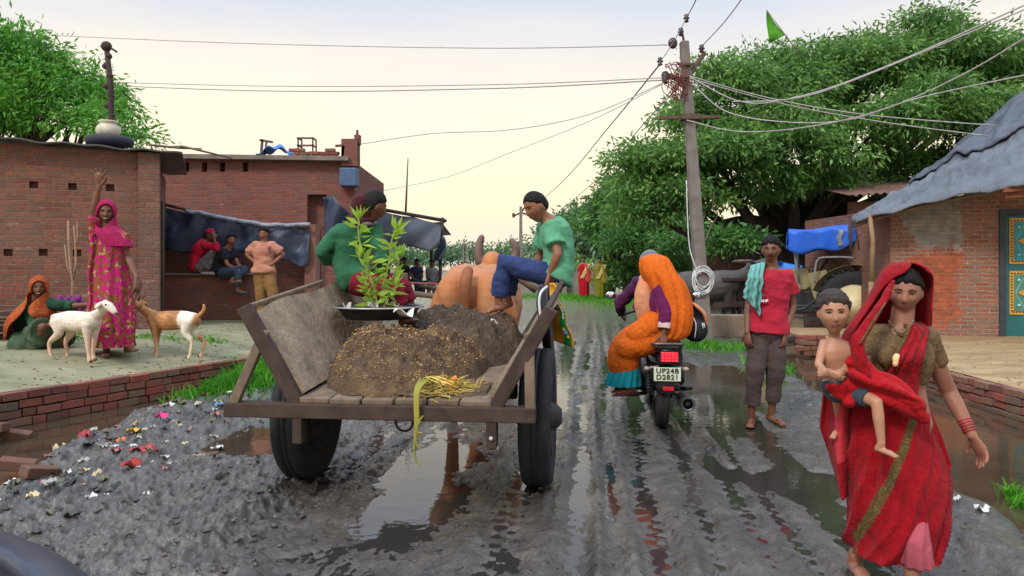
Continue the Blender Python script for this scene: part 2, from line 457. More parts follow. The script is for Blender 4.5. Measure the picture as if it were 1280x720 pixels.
    h = h+.05*sstep(3.0, 4.5, u)*sstep(10, 16, Y)
    flat = .03+.10*fbm(X*.25, Y*.25, 0, 3, 91)*sstep(2.2, 4, np.abs(u))
    return h*far+flat*(1-far)
def gz(X, Y): return float(H(np.array([X]), np.array([Y]))[0])
ys = [2.3]
while ys[-1] < 16: ys.append(ys[-1]*1.0034)
while ys[-1] < 2500: ys.append(ys[-1]*1.035)
ys = np.array(ys)
ts = np.linspace(-1, 1, 860); ts = np.sign(ts)*(.72*np.abs(ts)+.28*np.abs(ts)**3)
YY, TT = np.meshgrid(ys, ts, indexing='ij')
XX = (YY)*TT*.98; YW = YY-.6
HH = H(XX, YW)
gv = np.stack([XX, YW, HH], -1).reshape(-1, 3)
ni, nj = len(ys), len(ts); idx = np.arange(ni*nj).reshape(ni, nj)
gf = np.stack([idx[:-1,:-1], idx[:-1,1:], idx[1:,1:], idx[1:,:-1]], -1).reshape(-1, 4)
gm = npmesh(gv, gf, True)
t = NT('mud'); v = t.coord()
big = t.noise(v, .6, 5, .6); mid = t.noise(v, 4, 5, .65, .4); fine = t.noise(v, 38, 5, .7); grit = t.noise(v, 130, 3, .6)
c = t.ramp(mid, [(.28, srgb(44,40,37)), (.5, srgb(68,63,58)), (.75, srgb(100,94,87))])
c = t.mix(t.ramp(big, [(.45, 0.0), (.7, .35)]), c, srgb(112,102,88))
c = t.mix(t.ramp(fine, [(.55, 0.0), (.72, .5)]), c, srgb(36,34,34))
# dry earth far down the lane
sx = t.new('ShaderNodeSeparateXYZ'); t.link(v, sx.inputs[0])
fy = t.new('ShaderNodeMapRange'); t.link(sx.outputs[1], fy.inputs[0]); fy.inputs[1].default_value = 18; fy.inputs[2].default_value = 34
c = t.mix(t.math('MULTIPLY', fy.outputs[0], .8), c, srgb(128,120,100))
t.col(c)
wet = t.ramp(t.noise(v, 2.6, 4, .6), [(.42, .05), (.60, .10), (.78, .32)])
wet = t.math('ADD', wet, t.math('MULTIPLY', t.ramp(fine, [(.5, 0.0), (.75, .25)]), .5))
t.set(Roughness=wet); t.b.inputs['Specular IOR Level'].default_value = .85
t.bump(t.math('ADD', t.math('ADD', fine, t.math('MULTIPLY', grit, .4)), t.math('MULTIPLY', mid, 1.2)), .5, .03)
struct('ground', gm, t.m)
t = NT('far_earth'); t.col(srgb(120,116,92)); t.set(Roughness=.95)
b = MB(); b.grid(lambda i, j: ((i-.5)*9000, (j-.5)*9000, -.42), 4, 4); struct('terrain', b, t.m)
# ---- standing water: one sheet that the mud rises through
t = NT('ditch_water'); v = t.coord()
sx = t.new('ShaderNodeSeparateXYZ'); t.link(v, sx.inputs[0]); mr = t.new('ShaderNodeMapRange'); t.link(t.math('ABSOLUTE', t.math('ADD', sx.outputs[0], -.2)), mr.inputs[0]); mr.inputs[1].default_value = 1.6; mr.inputs[2].default_value = 2.8
t.col(t.mix(mr.outputs[0], srgb(50,47,44), t.ramp(t.noise(v, 1.2, 4), [(.3, srgb(60,49,38)), (.7, srgb(80,68,52))])))
t.set(Roughness=.04); t.b.inputs['IOR'].default_value = 1.45; t.b.inputs['Specular IOR Level'].default_value = .8
t.bump(t.noise(v, 9, 3, .5, .5), .06, .02)
b = MB(); b.grid(lambda i, j: (lerp(-7, 8, i), lerp(1.2, 15, j), WL), 6, 6); struct('water', b, t.m)

# ================================================================ courtyard (left) and terrace (right)
def court_z(X, Y):
    d = X-wall_x(Y)
    return .282+.02*sstep(8, 7, Y)+.218*sstep(0, -1.8, d)+.012*fbm(X*1.5, Y*1.5, 0, 3, 101)
def court(i, j):
    Y = lerp(5.0, 24, j); d = lerp(-16, -.035, i**.5); X = float(wall_x(Y))+d
    return (X, Y, float(court_z(np.array([X]), np.array([Y]))[0]))
t = NT('trodden_earth'); v = t.coord()
a = t.noise(t.coord('Object', (1, 2.2, 1)), 1.1, 6, .65); f = t.noise(v, 45, 4, .7)
c = t.ramp(a, [(.3, srgb(104,102,76)), (.5, srgb(134,132,102)), (.7, srgb(158,150,120))])
c = t.mix(t.ramp(f, [(.5, 0.0), (.8, .45)]), c, srgb(104,98,78)); t.col(c); t.set(Roughness=.92)
t.bump(f, .35, .008); EARTH = t.m
b = MB(); b.grid(court, 60, 90); struct('courtyard', b.mesh(True), EARTH)
t = NT('terrace_earth'); v = t.coord()
a = t.noise(t.coord('Object', (1, 2.5, 1)), 1.6, 6, .65); f = t.noise(v, 50, 4, .7)
c = t.ramp(a, [(.3, srgb(128,104,70)), (.5, srgb(152,126,88)), (.72, srgb(176,150,110))])
c = t.mix(t.ramp(f, [(.5, 0.0), (.8, .4)]), c, srgb(104,84,58)); t.col(c); t.set(Roughness=.9); t.bump(f, .4, .01)
b = MB(); b.grid(lambda i, j: (lerp(5.16, 14, i), lerp(2.5, 15.0, j), .235+.012*float(vnoise(np.array([i*9]), np.array([j*14]))[0])), 24, 40)
struct('terrace', b.mesh(True), t.m)

# ================================================================ brick materials
RED = brick('red_brick', srgb(152,92,76), srgb(114,70,60), srgb(138,118,104), mort=.010, warp=.024, stain=.42)
DARKRED = brick('old_red_brick', srgb(152,86,76), srgb(116,66,62), srgb(136,114,104), mort=.009, w=.23, h=.075, warp=.024, stain=.4)
t = NT('loose_brick'); v = t.coord(); g_ = t.new('ShaderNodeNewGeometry')
c = t.ramp(g_.outputs['Random Per Island'], [(0, srgb(104,58,46)), (.35, srgb(140,72,56)), (.6, srgb(122,96,76)), (.8, srgb(150,66,50)), (1, srgb(98,84,72))])
n = t.noise(v, 16, 5, .65); c = t.mix(t.ramp(n, [(.42, 0.0), (.7, .65)]), c, srgb(84,76,66))
# damp, mossy foot of the wall
sx = t.new('ShaderNodeSeparateXYZ'); t.link(v, sx.inputs[0])
mr = t.new('ShaderNodeMapRange'); t.link(sx.outputs[2], mr.inputs[0]); mr.inputs[1].default_value = .30; mr.inputs[2].default_value = .0
c = t.mix(t.math('MULTIPLY', mr.outputs[0], .6), c, srgb(74,70,56))
t.col(c); t.set(Roughness=.9); t.bump(n, .6, .012); LOOSE = t.m

def brick_course_wall(mb, path, z0, courses, h=.083, thick=.12, rs=1, top_jit=.0, L=.235):
    """real bricks laid in courses along a polyline (list of (x,y))"""
    rr = random.Random(rs); pts = [V((p[0], p[1], 0)) for p in path]
    seg = [(pts[i+1]-pts[i]).length for i in range(len(pts)-1)]; tot = sum(seg)
    def at(d):
        for i, l in enumerate(seg):
            if d <= l or i == len(seg)-1: return pts[i].lerp(pts[i+1], d/l), (pts[i+1]-pts[i]).normalized()
            d -= l
    for k in range(courses):
        d = -(k % 2)*L/2
        while d < tot:
            l = L*rr.uniform(.55, 1.0) if rr.random() < .35 else L*rr.uniform(.93, 1.02)
            if d+l/2 > 0 and d+l/2 < tot and not (k == courses-1 and rr.random() < top_jit):
                p, dr = at(d+l/2); a = math.atan2(dr.y, dr.x)+rr.uniform(-.05, .05)
                rot = Matrix.Rotation(a, 3, 'Z') @ Matrix.Rotation(rr.uniform(-.03,.03), 3, 'Y') @ Matrix.Rotation(rr.uniform(-.03,.03), 3, 'X')
                nrm = V((-dr.y, dr.x, 0)); p = p+nrm*rr.uniform(-.014, .014)
                mb.box(p+V((0,0,z0+(k+.5)*h+rr.uniform(-.004,.004))), (l-.012, thick, h-.010), rot)
            d += l
def bev(me, w=.006, seg=2):
    return apply_mods(me, [('BEVEL', dict(width=w, segments=seg, limit_method='ANGLE'))])
b = MB(); LW = [(-5.35, 5.2), (-4.9, 6.72), (-4.1, 8.3), (-3.25, 10.0), (-3.17, 12.6)]
brick_course_wall(b, LW, -.20, 6, rs=3, L=.24)
t = NT('wall_core'); t.col(srgb(70,62,52)); t.set(Roughness=.95); CORE = t.m
me = bev(b.mesh()); boxuv(me)
rw = thing('brick_retaining_wall', 'long low retaining wall of uneven red brick courses edging the left courtyard above the ditch', 'brick wall', (-4.1, 8.3, -.2))
part('brick_courses', me, LOOSE, rw)
b = MB()
for i in range(len(LW)-1): b.bar((LW[i][0]-.05, LW[i][1]+.02, .0), (LW[i+1][0]-.05, LW[i+1][1]+.02, .0), .47, .06, (1,0,0))
part('mortar_core', b, CORE, rw)
b = MB(); brick_course_wall(b, [(5.08, 2.6), (5.10, 7), (5.12, 13.4)], -.16, 5, rs=9, top_jit=.12, h=.08)
brick_course_wall(b, [(5.12, 13.42), (7.4, 13.46)], -.16, 5, rs=10, h=.08)
me = bev(b.mesh()); boxuv(me)
tw = thing('brick_retaining_wall', 'crumbling low brick edge of the right-hand terrace standing in the brown ditch', 'brick wall', (5.1, 7, -.16))
part('brick_courses', me, LOOSE, tw)
b = MB(); b.box((5.15, 8, .02), (.06, 10.9, .38)); part('mortar_core', b, CORE, tw)
# loose bricks tumbled at the near end of the left wall
def a_brick(): 
    b = MB(); b.box((0,0,0), (.23,.11,.075)); return bev(b.mesh(), .008)
bm0 = a_brick()
LB = [((-4.72,6.45,.36),.5,.08),((-4.55,6.3,.25),1.3,.12),((-4.62,6.2,.12),.2,.1),((-4.9,6.45,.37),1.2,-.05),((-4.45,6.25,.06),.9,.3),((-4.78,6.3,.23),.1,.06),((-4.4,6.45,.10),1.9,.15),((-4.35,6.6,.0),.3,.2),((-3.55,5.4,.06),.4,.2),((-3.2,5.1,.09),1.1,.25)]
LBL = ['loose brick lying tilted on top of the near left wall end','loose brick slipped from the near end of the left wall','grey red brick fallen low at the wall end by the ditch','loose brick lying flat at the left frame edge on the wall top','brick lying half in the ditch at the near wall end','loose brick wedged in the middle of the tumbled wall end','brick lying nearest the ditch water below the wall end','brick half sunk in the ditch below the wall end','red broken brick lying on the mud bank at the left edge','red brick half sunk in the rubbish bank']
for (p, rz, ry), lb in zip(LB, LBL):
    o = bpy.data.objects.new('loose_brick', bm0); COL.objects.link(o); 
    if not bm0.materials: bm0.materials.append(LOOSE)
    o.location = p; o.rotation_euler = (ry*.5, ry, rz); o['label'] = lb; o['category'] = 'brick'; o['group'] = 'loose bricks at the left ditch'

# ================================================================ walls with real openings
def holed_wall(mb, p0, p1, z0, z1, holes, depth=.12, thick=.24, ztop1=None):
    """upright wall from p0 to p1 (xy), front on the right-hand side seen walking p0->p1; holes=(a0,a1,z0,z1)"""
    p0 = V((p0[0], p0[1], 0)); p1 = V((p1[0], p1[1], 0)); L = (p1-p0).length; d = (p1-p0)/L; n = V((d.y, -d.x, 0))
    A = sorted({0, L} | {h[0] for h in holes} | {h[1] for h in holes}); Z = sorted({z0, z1} | {h[2] for h in holes} | {h[3] for h in holes})
    zt1 = z1 if ztop1 is None else ztop1
    def pt(a, z, back=0): 
        zz = z if z < z1 else lerp(z1, zt1, a/L)
        return p0+d*a-n*back+V((0,0,zz))
    for i in range(len(A)-1):
        for j in range(len(Z)-1):
            ac, zc = (A[i]+A[i+1])/2, (Z[j]+Z[j+1])/2
            if any(h[0] < ac < h[1] and h[2] < zc < h[3] for h in holes): continue
            mb.add([pt(A[i],Z[j]), pt(A[i+1],Z[j]), pt(A[i+1],Z[j+1]), pt(A[i],Z[j+1])], [(0,1,2,3)])
    for h in holes:
        c = [(h[0],h[2]),(h[1],h[2]),(h[1],h[3]),(h[0],h[3])]
        for k in range(4):
            a, b = c[k], c[(k+1)%4]
            mb.add([pt(*a), pt(*b), pt(*b, depth), pt(*a, depth)], [(0,1,2,3)])
        mb.add([pt(*q, depth) for q in c], [(0,1,2,3)])
    # sides, top, back
    mb.add([pt(0,z0), pt(0,z1), pt(0,z1,thick), pt(0,z0,thick)], [(0,1,2,3)])
    mb.add([pt(L,z0), pt(L,z0,thick), pt(L,z1,thick), pt(L,z1)], [(0,1,2,3)])
    mb.add([pt(0,z1), pt(L,z1), pt(L,z1,thick), pt(0,z1,thick)], [(0,1,2,3)])
    mb.add([pt(0,z0,thick), pt(L,z0,thick), pt(L,z1,thick), pt(0,z1,thick)], [(0,1,2,3)])
    return d, n
def mesh_keep(mb):          # no normal fixing (open shells with recesses)
    me = bpy.data.meshes.new('m'); me.from_pydata(mb.v, [], mb.f); me.update(); boxuv_dir(me); return me
def boxuv_dir(me): boxuv(me)
def wall_uv(me, d):
    """UVs along direction d and z, in metres"""
    co = getco(me); nl = len(me.loops); li = np.empty(nl, np.int32); me.loops.foreach_get('vertex_index', li); c = co[li]
    me.uv_layers[0].data.foreach_set('uv', np.stack([c[:,0]*d[0]+c[:,1]*d[1], c[:,2]], 1).ravel())

# ---- left brick house
M_sheet = plain('roof_sheet', srgb(84,82,84), .6, .3, 3, .2)
M_dark = plain('dark_gap', srgb(26,22,22), .95, .2)
house = thing('brick_house', 'left house of dark red brick with square vent holes and an overhanging sheet roof', 'house', (-7.2, 11.0, .45))
b = MB(); holes = []
W0, W1 = (-12.2, 9.0), (-5.62, 11.7)
Lh = math.hypot(W1[0]-W0[0], W1[1]-W0[1])
R.seed(4)
for zc, n0, n1, st in ((2.62, 0, 9, .50), (1.62, 0, 9, .44)):
    for k in range(n0, n1):
        a = Lh-.62-k*st; 
        if zc < 2 and k < 1: continue
        holes.append((a, a+.115, zc+R.uniform(-.01,.01), zc+.11))
holes = [(a0, a1, z_, z_+.105) for a0, a1, z_, _ in holes]
d, n = holed_wall(b, W0, W1, .30, 3.34, holes, .11, .24, ztop1=3.22)
me = mesh_keep(b); wall_uv(me, d); part('wall', me, RED, house)
b = MB(); d2, n2 = holed_wall(b, (-5.62, 11.71), (-7.0, 15.2), .30, 3.2, [(.9, 1.9, .5, 2.45)], .22, .24)
me = mesh_keep(b); wall_uv(me, d2); part('side_wall', me, RED, house)
b = MB(); b.box((-5.66, 11.74, 1.77), (.30, .28, 2.9), Matrix.Rotation(.38, 3, 'Z')); me = b.mesh(); 
PIER = brick('pier_brick', srgb(150,104,88), srgb(120,74,62), srgb(134,114,102), mort=.012, stain=.6)
part('corner_pier', me, PIER, house)
b = MB()
def roofp(i, j):
    a = V((W0[0], W0[1], 0)).lerp(V((W1[0]+.42, W1[1]+.17, 0)), i); z = lerp(3.50, 3.235, i)+.012*math.sin(i*90)
    q = V((-.38, .92, 0)); p = a-q*.22+q*4.2*j
    return (p.x, p.y, z+.1*j-.02*(1-j)*math.sin(i*23)**2)
b.grid(roofp, 120, 3); part('roof', solid(b, .02, 0, False), M_sheet, house)
b = MB(); b.bar((-6.16,13.2,.4),(-6.16,13.2,2.6),.09,.09); part('door_post', b, wood('grey_wood', srgb(96,82,72)), house)

# roof clutter of the left house: tyre, pot, pole
b = MB()
tyre = single('tyre', MB().lathe((0,0,0), [(.19,.0),(.21,-.05),(.27,-.075),(.33,-.06),(.36,-.02),(.36,.03),(.33,.07),(.27,.085),(.21,.06),(.19,.0)], seg=32, caps=False).mesh(True), plain('tyre_rubber', srgb(48,52,62), .8), 'dark old tyre lying flat on the left house roof around the pole', 'tyre', org=(0,0,0))
pb = P(137,170,12.3); tyre.location = (pb.x, pb.y, 3.50)
pot = single('clay_pot', MB().lathe((0,0,0), [(.07,0),(.15,.02),(.19,.10),(.18,.17),(.13,.22),(.12,.24),(.15,.255),(.15,.275),(.10,.275)], seg=28).mesh(True), plain('white_pot', srgb(196,186,168), .7), 'whitewashed round pot sitting in the tyre on the left roof', 'pot', org=(0,0,0))
pot.location = (pb.x-.02, pb.y, 3.56)
b = MB(); q0 = V((pb.x, pb.y+.05, 3.45)); q1 = P(133,58,12.35)
b.tube([q0, q0.lerp(q1,.3)+V((.02,0,0)), q0.lerp(q1,.6)+V((.04,0,0)), q1], [.06,.05,.045,.04], 10)
for k in range(7): b.ell(q0.lerp(q1,.3+.1*k)+V((.03*(-1)**k,0,0)), (.055,.05,.05))
pole = thing('wooden_pole', 'crooked dark wooden pole rising from the left house roof with a knob on top', 'pole', q0)
part('shaft', b.mesh(True), plain('bark_dark', srgb(66,52,50), .9), pole)
b = MB(); b.ell(q1, (.085,.08,.085)); b.bar(q1+V((.03,0,0)), q1+V((.17,0,-.09)), .05,.03); part('knob', b.mesh(True), plain('bark_dark', srgb(66,52,50)), pole)
b = MB(); b.tube([P(186,181,12.2), P(225,185,12.6), P(252,186,12.8)], [.02,.02,.012], 6); b.tube([P(212,184,12.6), P(228,183,12.6), P(254,189,12.6), P(290,198,13)], [.022,.02,.02,.012], 6)
single('dry_branch', b.mesh(True), plain('twig', srgb(110,92,78), .9), 'bare dry branch sticking out over the left roof edge', 'branch')
# dry sapling with forked stems in front of the left house, firewood, purple bundle
b = MB()
def sp(px, py, d=9.9): return P(px, py, d)
base = sp(91,378); base.z = .47
b.tube([base, sp(91,350), sp(88,330), sp(86,300), sp(85,276)], [.022,.02,.02,.018,.012], 7)
b.tube([sp(91,352), sp(95,330), sp(94,300), sp(92,282)], [.016,.015,.013,.008], 6)
b.tube([sp(91,350), sp(84,332), sp(81,306)], [.014,.013,.008], 6); b.tube([sp(94,310), sp(97,296), sp(96,278)], [.012,.01,.006], 6)
single('dry_sapling', b.mesh(True), plain('pale_stem', srgb(150,124,100), .9), 'pale leafless forked sapling standing before the left brick house', 'sapling')
b = MB(); R.seed(12)
for k in range(60):
    c0 = V((-6.95+R.uniform(-.55,.55), 10.0+R.uniform(-.3,.3), .5+R.uniform(0,.42)*(1-abs(R.uniform(-1,1))*.4))); a = R.uniform(-.35,.35); L = R.uniform(.3,.7)
    dv = V((math.cos(a), math.sin(a)*.6, R.uniform(-.12,.12)))*L
    b.tube([c0-dv, c0+dv*.2+V((0,0,.02)), c0+dv], [.014,.016,.009], 5)
single('firewood_pile', b.mesh(True), plain('firewood', srgb(98,78,66), .95), 'pile of thin dry sticks against the left house behind the squatting woman', 'firewood')
b = MB(); c0 = P(92,382,9.75)
for k in range(40):
    q = V((R.gauss(0,.12), R.gauss(0,.06), abs(R.gauss(0,.07)))); b.ell(c0+q+V((0,0,-.05)), (R.uniform(.025,.05),R.uniform(.02,.05),R.uniform(.02,.06)), seg=8, rings=6)
single('cloth_bundle', fuse(b, .011, 1, lambda co: .012*fbm(co[:,0]*26, co[:,1]*26, co[:,2]*26, 3, 3)), cloth('purple_cloth', srgb(150,62,140)), 'crumpled purple cloth bundle on the courtyard between the two women', 'bundle')

# ---- second brick building behind
bld = thing('brick_building', 'larger unfinished red brick building behind the tarpaulin wall with square holes under its flat roof', 'building', (-6, 17.5, .4))
b = MB(); B0, B1 = (-11.5, 17.3), (-3.62, 17.3); hs = []
for px in (204, 226.5, 249, 271.5, 300): a = (px+3-640)/F*17.3+11.5; hs.append((a, a+.13, 3.62, 3.84))
hs.append(((384-640)/F*17.3+11.5, (408-640)/F*17.3+11.5, .5, 3.1))
d, n = holed_wall(b, B0, B1, .3, 3.98, [h for h in hs], .25, .3, ztop1=3.86)
me = mesh_keep(b); wall_uv(me, d); part('wall', me, DARKRED, bld)
b = MB(); d2, n2 = holed_wall(b, (-3.62,17.301), (-3.75,22), .3, 3.85, [], .1, .3); me = mesh_keep(b); wall_uv(me, d2); part('side_wall', me, DARKRED, bld)
b = MB(); b.bar((-11.6,17.27,4.01),(-3.72,17.27,3.90),.10,.40,(0,1,0)); part('roof_slab', b, plain('old_concrete', srgb(118,106,100), .9, .3, 4), bld)
b = MB(); brick_course_wall(b, [((362-640)/F*17.4,17.35),((424-640)/F*17.4,17.35)], 3.94, 3, rs=22, h=.075, top_jit=.5); part('parapet', b, LOOSE, bld)
b = MB(); b.box((-3.72,17.35,4.05),(.36,.36,.62)); b.box((-3.56,17.35,4.36),(.12,.2,.22)); b.box((-3.56,17.3,4.52),(.05,.05,.12)); part('chimney', b, DARKRED, bld)
b = MB(); b.box((-3.72,17.2,3.48),(.40,.3,.42)); part('water_tank', bev(b.mesh(),.03), plain('blue_tank', srgb(70,92,124), .6), bld)
# things standing on its roof
Mrust = plain('rusty_metal', srgb(92,74,64), .8)
b = MB(); c0 = P(384,172,17.6)
for sx in (-.17,.17):
    for sy in (-.15,.15): b.bar((c0.x+sx,c0.y+sy,3.95),(c0.x+sx,c0.y+sy,4.42),.03,.03)
for z in (4.08,4.25,4.42): 
    for sx in (-.17,.17): b.bar((c0.x+sx,c0.y-.15,z),(c0.x+sx,c0.y+.15,z),.03,.03)
    b.bar((c0.x-.2,c0.y-.15,z),(c0.x+.2,c0.y-.15,z),.03,.04)
single('metal_stand', b, Mrust, 'rusty open square metal frame standing on the brick building roof', 'stand')
b = MB(); c0 = P(328,176,17.6); b.bar((c0.x-.04,c0.y,3.95),(c0.x,c0.y,4.42),.05,.05); b.bar((c0.x-.06,c0.y,4.4),(c0.x+.24,c0.y,4.35),.05,.05); b.bar((c0.x+.1,c0.y,4.38),(c0.x+.04,c0.y,3.98),.04,.03)
single('roof_prop', b, Mrust, 'bent wooden prop with a short crossbar beside the blue sheet on the roof', 'prop')
b = MB(); c0 = P(428,184,17.2); b.bar((c0.x,c0.y,3.9),(c0.x+.03,c0.y,4.20),.06,.06); b.bar((c0.x-.16,c0.y,4.2),(c0.x+.12,c0.y,4.22),.05,.05)
single('roof_prop', b, Mrust, 'short upright stub with a crosspiece near the chimney end of the roof', 'prop')
b = MB(); c0 = P(346,190,17.5)
def shp(i, j): 
    x = lerp(-.42,.42,i); y = lerp(-.25,.25,j); return (c0.x+x, c0.y+y, 3.96+.30*max(0,math.cos(x*3.3))*max(.2,math.cos(y*3))+.05*math.sin(x*19+y*9))
b.grid(shp, 16, 8); single('plastic_sheet', solid(b, .01, 1), plain('blue_plastic', srgb(46,112,190), .45, .2), 'bright blue plastic sheet crumpled over a heap on the brick building roof', 'sheet')

# ---- low brick wall with ledge, black tarpaulin
low = thing('brick_wall', 'low brick wall with a sitting ledge under the hanging dark tarpaulin', 'brick wall', (-5.2, 13.9, .4))
b = MB(); d, n = holed_wall(b, (-6.7,14.0), (-3.55,14.0), .3, 2.42, [], .1, .24, ztop1=2.2); me = mesh_keep(b); wall_uv(me, d); part('wall', me, DARKRED, low)
b = MB(); b.box((-5.62,13.68,.85),(2.0,.62,.90)); part('ledge', b, DARKRED, low)
b = MB(); b.box((-5.62,13.66,1.318),(2.06,.68,.03)); part('ledge_slab', b, plain('old_concrete', srgb(118,106,100)), low)
b = MB(); b.box((-3.66,13.78,1.30),(.20,.3,1.85)); part('pillar', b, plain('mud_plaster', srgb(128,92,80), .95, .25, 4), low)
M_tarp = plain('dark_tarp', srgb(52,60,80), .48, .3, 2.5, .35, 0, 26, .03)
b = MB()
def tarp(i, j):
    px = lerp(198, 389, i); top = np.interp(px, [198, 260, 330, 392], [257, 271, 283, 284]); bot = np.interp(px, [198, 255, 300, 340, 380, 390], [310, 318, 317, 316, 334, 330])
    p = P(px, lerp(top, bot, j), 13.70); f = float(fbm(np.array([px*.03]), np.array([j*1.2+px*.008]), 0, 3, 7)[0])
    p.y += -.10-.16*math.sin(j*2.6)*(.4+.6*f)-.05*math.sin(px*.16+j*4+3*f); p.z += .03*f; return p
b.grid(tarp, 90, 22); tp = thing('tarpaulin', 'dark blue grey tarpaulin sagging along the low brick wall behind the three boys', 'tarpaulin', P(295,330,13.6))
part('sheet', solid(b, .008, 0), M_tarp, tp)
b = MB()
def fold(i, j):
    px = lerp(232, 388, i); py = np.interp(px, [232, 330, 388], [263, 281, 281]); p = P(px, py+lerp(-2, 3, j)+.6*math.sin(i*23+2*math.sin(i*9)), 13.5); p.y -= .03*math.sin(j*3.1)+.02*math.sin(i*60); return p
b.grid(fold, 70, 4); part('folded_edge', solid(b, .012, 0), plain('pale_tarp', srgb(122,128,142), .5, .4), tp)
b = MB(); b.tube([P(198,254,13.6), P(260,268,13.6), P(320,279,13.6), P(386,284,13.6)], [.03,.03,.028,.03], 8); part('bamboo', b.mesh(True), plain('twig', srgb(110,92,78)), tp)
b = MB()
def tarp2(i, j):
    px = lerp(404, 446, i); top = np.interp(px, [404, 415, 446], [246, 244, 276]); p = P(px, lerp(top, 300+8*i, j), 15.2); p.y += .12*math.sin(i*9+j*3); return p
b.grid(tarp2, 20, 12); single('tarpaulin', solid(b, .008, 0), M_tarp, 'small dark tarpaulin hanging at the right end of the brick building', 'tarpaulin')

# ---- market stall with awning
st = thing('market_stall', 'open stall under a torn grey tarpaulin awning beyond the cart boy', 'stall', P(500,362,21))
Mpost = plain('bark_dark', srgb(66,52,50)); d_ = 21
b = MB(); 
for p0, p1, r in ((P(549,368,21), P(553,272,21), .05), (P(538,360,24), P(540,282,24), .045), (P(444,366,21), P(440,256,21), .05), (P(500,360,24), P(500,275,24), .04)):
    part('post', MB().tube([p0, p1], r, 8).mesh(True), Mpost, st)
b = MB(); b.tube([P(430,250,21), P(478,262,21), P(557,276,21)], .05, 8); b.tube([P(557,276,21), P(545,282,24.5)], .04, 8); b.tube([P(470,266,24), P(545,282,24.5)], .04, 8); part('roof_beam', b.mesh(True), Mpost, st)
b = MB()
def awn(i, j):
    px = lerp(432, 552, i); top = np.interp(px, [432, 552], [253, 277]); bot = np.interp(px, [432, 470, 500, 540, 552], [300, 308, 306, 312, 306]); p = P(px, lerp(top+1, bot, j), 21)
    p.y -= .35*math.sin(j*1.6)+.07*math.sin(i*17+j*5); p.z -= .05*abs(math.sin(i*9)) ; return p
b.grid(awn, 50, 14); part('awning', solid(b, .01, 0), plain('awning_tarp', srgb(72,78,90), .6, .3, 2), st)
b = MB(); b.grid(lambda i, j: (lerp(P(430,0,21).x, P(552,0,21).x, i), lerp(21, 24.4, j), lerp(3.1-.42*i, 2.9-.45*i, j)-.12*math.sin(i*6)**2), 20, 6); part('roof_sheet', solid(b, .01, 0), plain('awning_tarp', srgb(88,96,108)), st)
b = MB()
def cur(i, j): p = P(lerp(545,555,i), lerp(296,326,j), 20.8); p.y += .06*math.sin(i*7+j*6); p.x += .06*math.sin(j*5); return p
b.grid(cur, 8, 12); part('rolled_flap', solid(b, .02, 0), M_tarp, st)
b = MB(); b.box(P(512,352,22.5), (1.9,.5,.06)); 
for px in (494,530): b.bar(P(px,352,22.5), P(px,366,22.5), .07,.07)
single('bench', b, Mpost, 'dark wooden bench under the stall awning where the small seated figures sit', 'bench')
b = MB(); b.tube([P(507,268,23), P(510,198,23)], [.035,.015], 6)
single('antenna_mast', b.mesh(True), Mrust, 'thin tall mast rising above the stall awning', 'mast')
# ---- rubble and mud wall strips at the far left end of the lane
b = MB(); b.tube([P(525,358,20), P(570,364,19.5)], .06, 8); b.tube([P(505,366,19), P(560,372,18.5)], .07, 8); single('wooden_beam', b.mesh(True), plain('twig', srgb(110,92,78)), 'weathered beams lying on the ground in front of the stall', 'beam')
# ================================================================ right-hand house
def plaster(t, uv, col):
    n = t.noise(uv, 1.4, 5, .6); n2 = t.noise(uv, 7, 4, .6)
    sx = t.new('ShaderNodeSeparateXYZ'); t.link(uv, sx.inputs[0])
    # grey render clings to the upper middle of the wall, orange spalled brick below it
    def band(v_, a, b_, c_, d_):
        m1 = t.new('ShaderNodeMapRange'); t.link(v_, m1.inputs[0]); m1.inputs[1].default_value = a; m1.inputs[2].default_value = b_
        m2 = t.new('ShaderNodeMapRange'); t.link(v_, m2.inputs[0]); m2.inputs[1].default_value = d_; m2.inputs[2].default_value = c_
        return t.math('MULTIPLY', m1.outputs[0], m2.outputs[0])
    xo = t.math('ADD', sx.outputs[0], t.math('MULTIPLY', t.math('SUBTRACT', n, .5), 1.2)); zo = t.math('ADD', sx.outputs[1], t.math('MULTIPLY', t.math('SUBTRACT', n2, .5), .9))
    bx = band(xo, 6.85, 7.2, 7.75, 8.1)
    gz_ = t.math('MULTIPLY', bx, band(zo, 1.55, 1.95, 2.9, 3.2))
    oz_ = t.math('MULTIPLY', bx, band(zo, .2, .6, 1.5, 1.9))
    og = t.ramp(t.math('ADD', oz_, t.math('MULTIPLY', t.math('SUBTRACT', n2, .5), .8)), [(.42, 0.0), (.60, .66)])
    col = t.mix(og, col, t.ramp(n2, [(.3, srgb(118,54,34)), (.6, srgb(186,92,52))]))
    gg = t.ramp(t.math('ADD', gz_, t.math('MULTIPLY', t.math('SUBTRACT', n, .5), 1.5)), [(.45, 0.0), (.55, .95)])
    return t.mix(gg, col, t.ramp(n2, [(.3, srgb(116,112,106)), (.7, srgb(158,152,144))]))
HB = brick('house_brick', srgb(168,108,90), srgb(136,78,68), srgb(164,148,134), mort=.013, w=.22, h=.075, plaster=plaster, stain=.3)
rh = thing('brick_house', 'right-hand brick house with peeling plaster, orange spalled bricks and a tarpaulin roof', 'house', (7.6, 13.4, .23))
b = MB(); d, n = holed_wall(b, (6.82,13.55), (8.50,13.1), .1, 2.54, [], .1, .24, ztop1=2.80); me = mesh_keep(b)
co = getco(me); me.uv_layers[0].data.foreach_set('uv', np.stack([np.array([co[l.vertex_index][0] for l in me.loops]), np.array([co[l.vertex_index][2] for l in me.loops])],1).ravel())
part('wall', me, HB, rh)
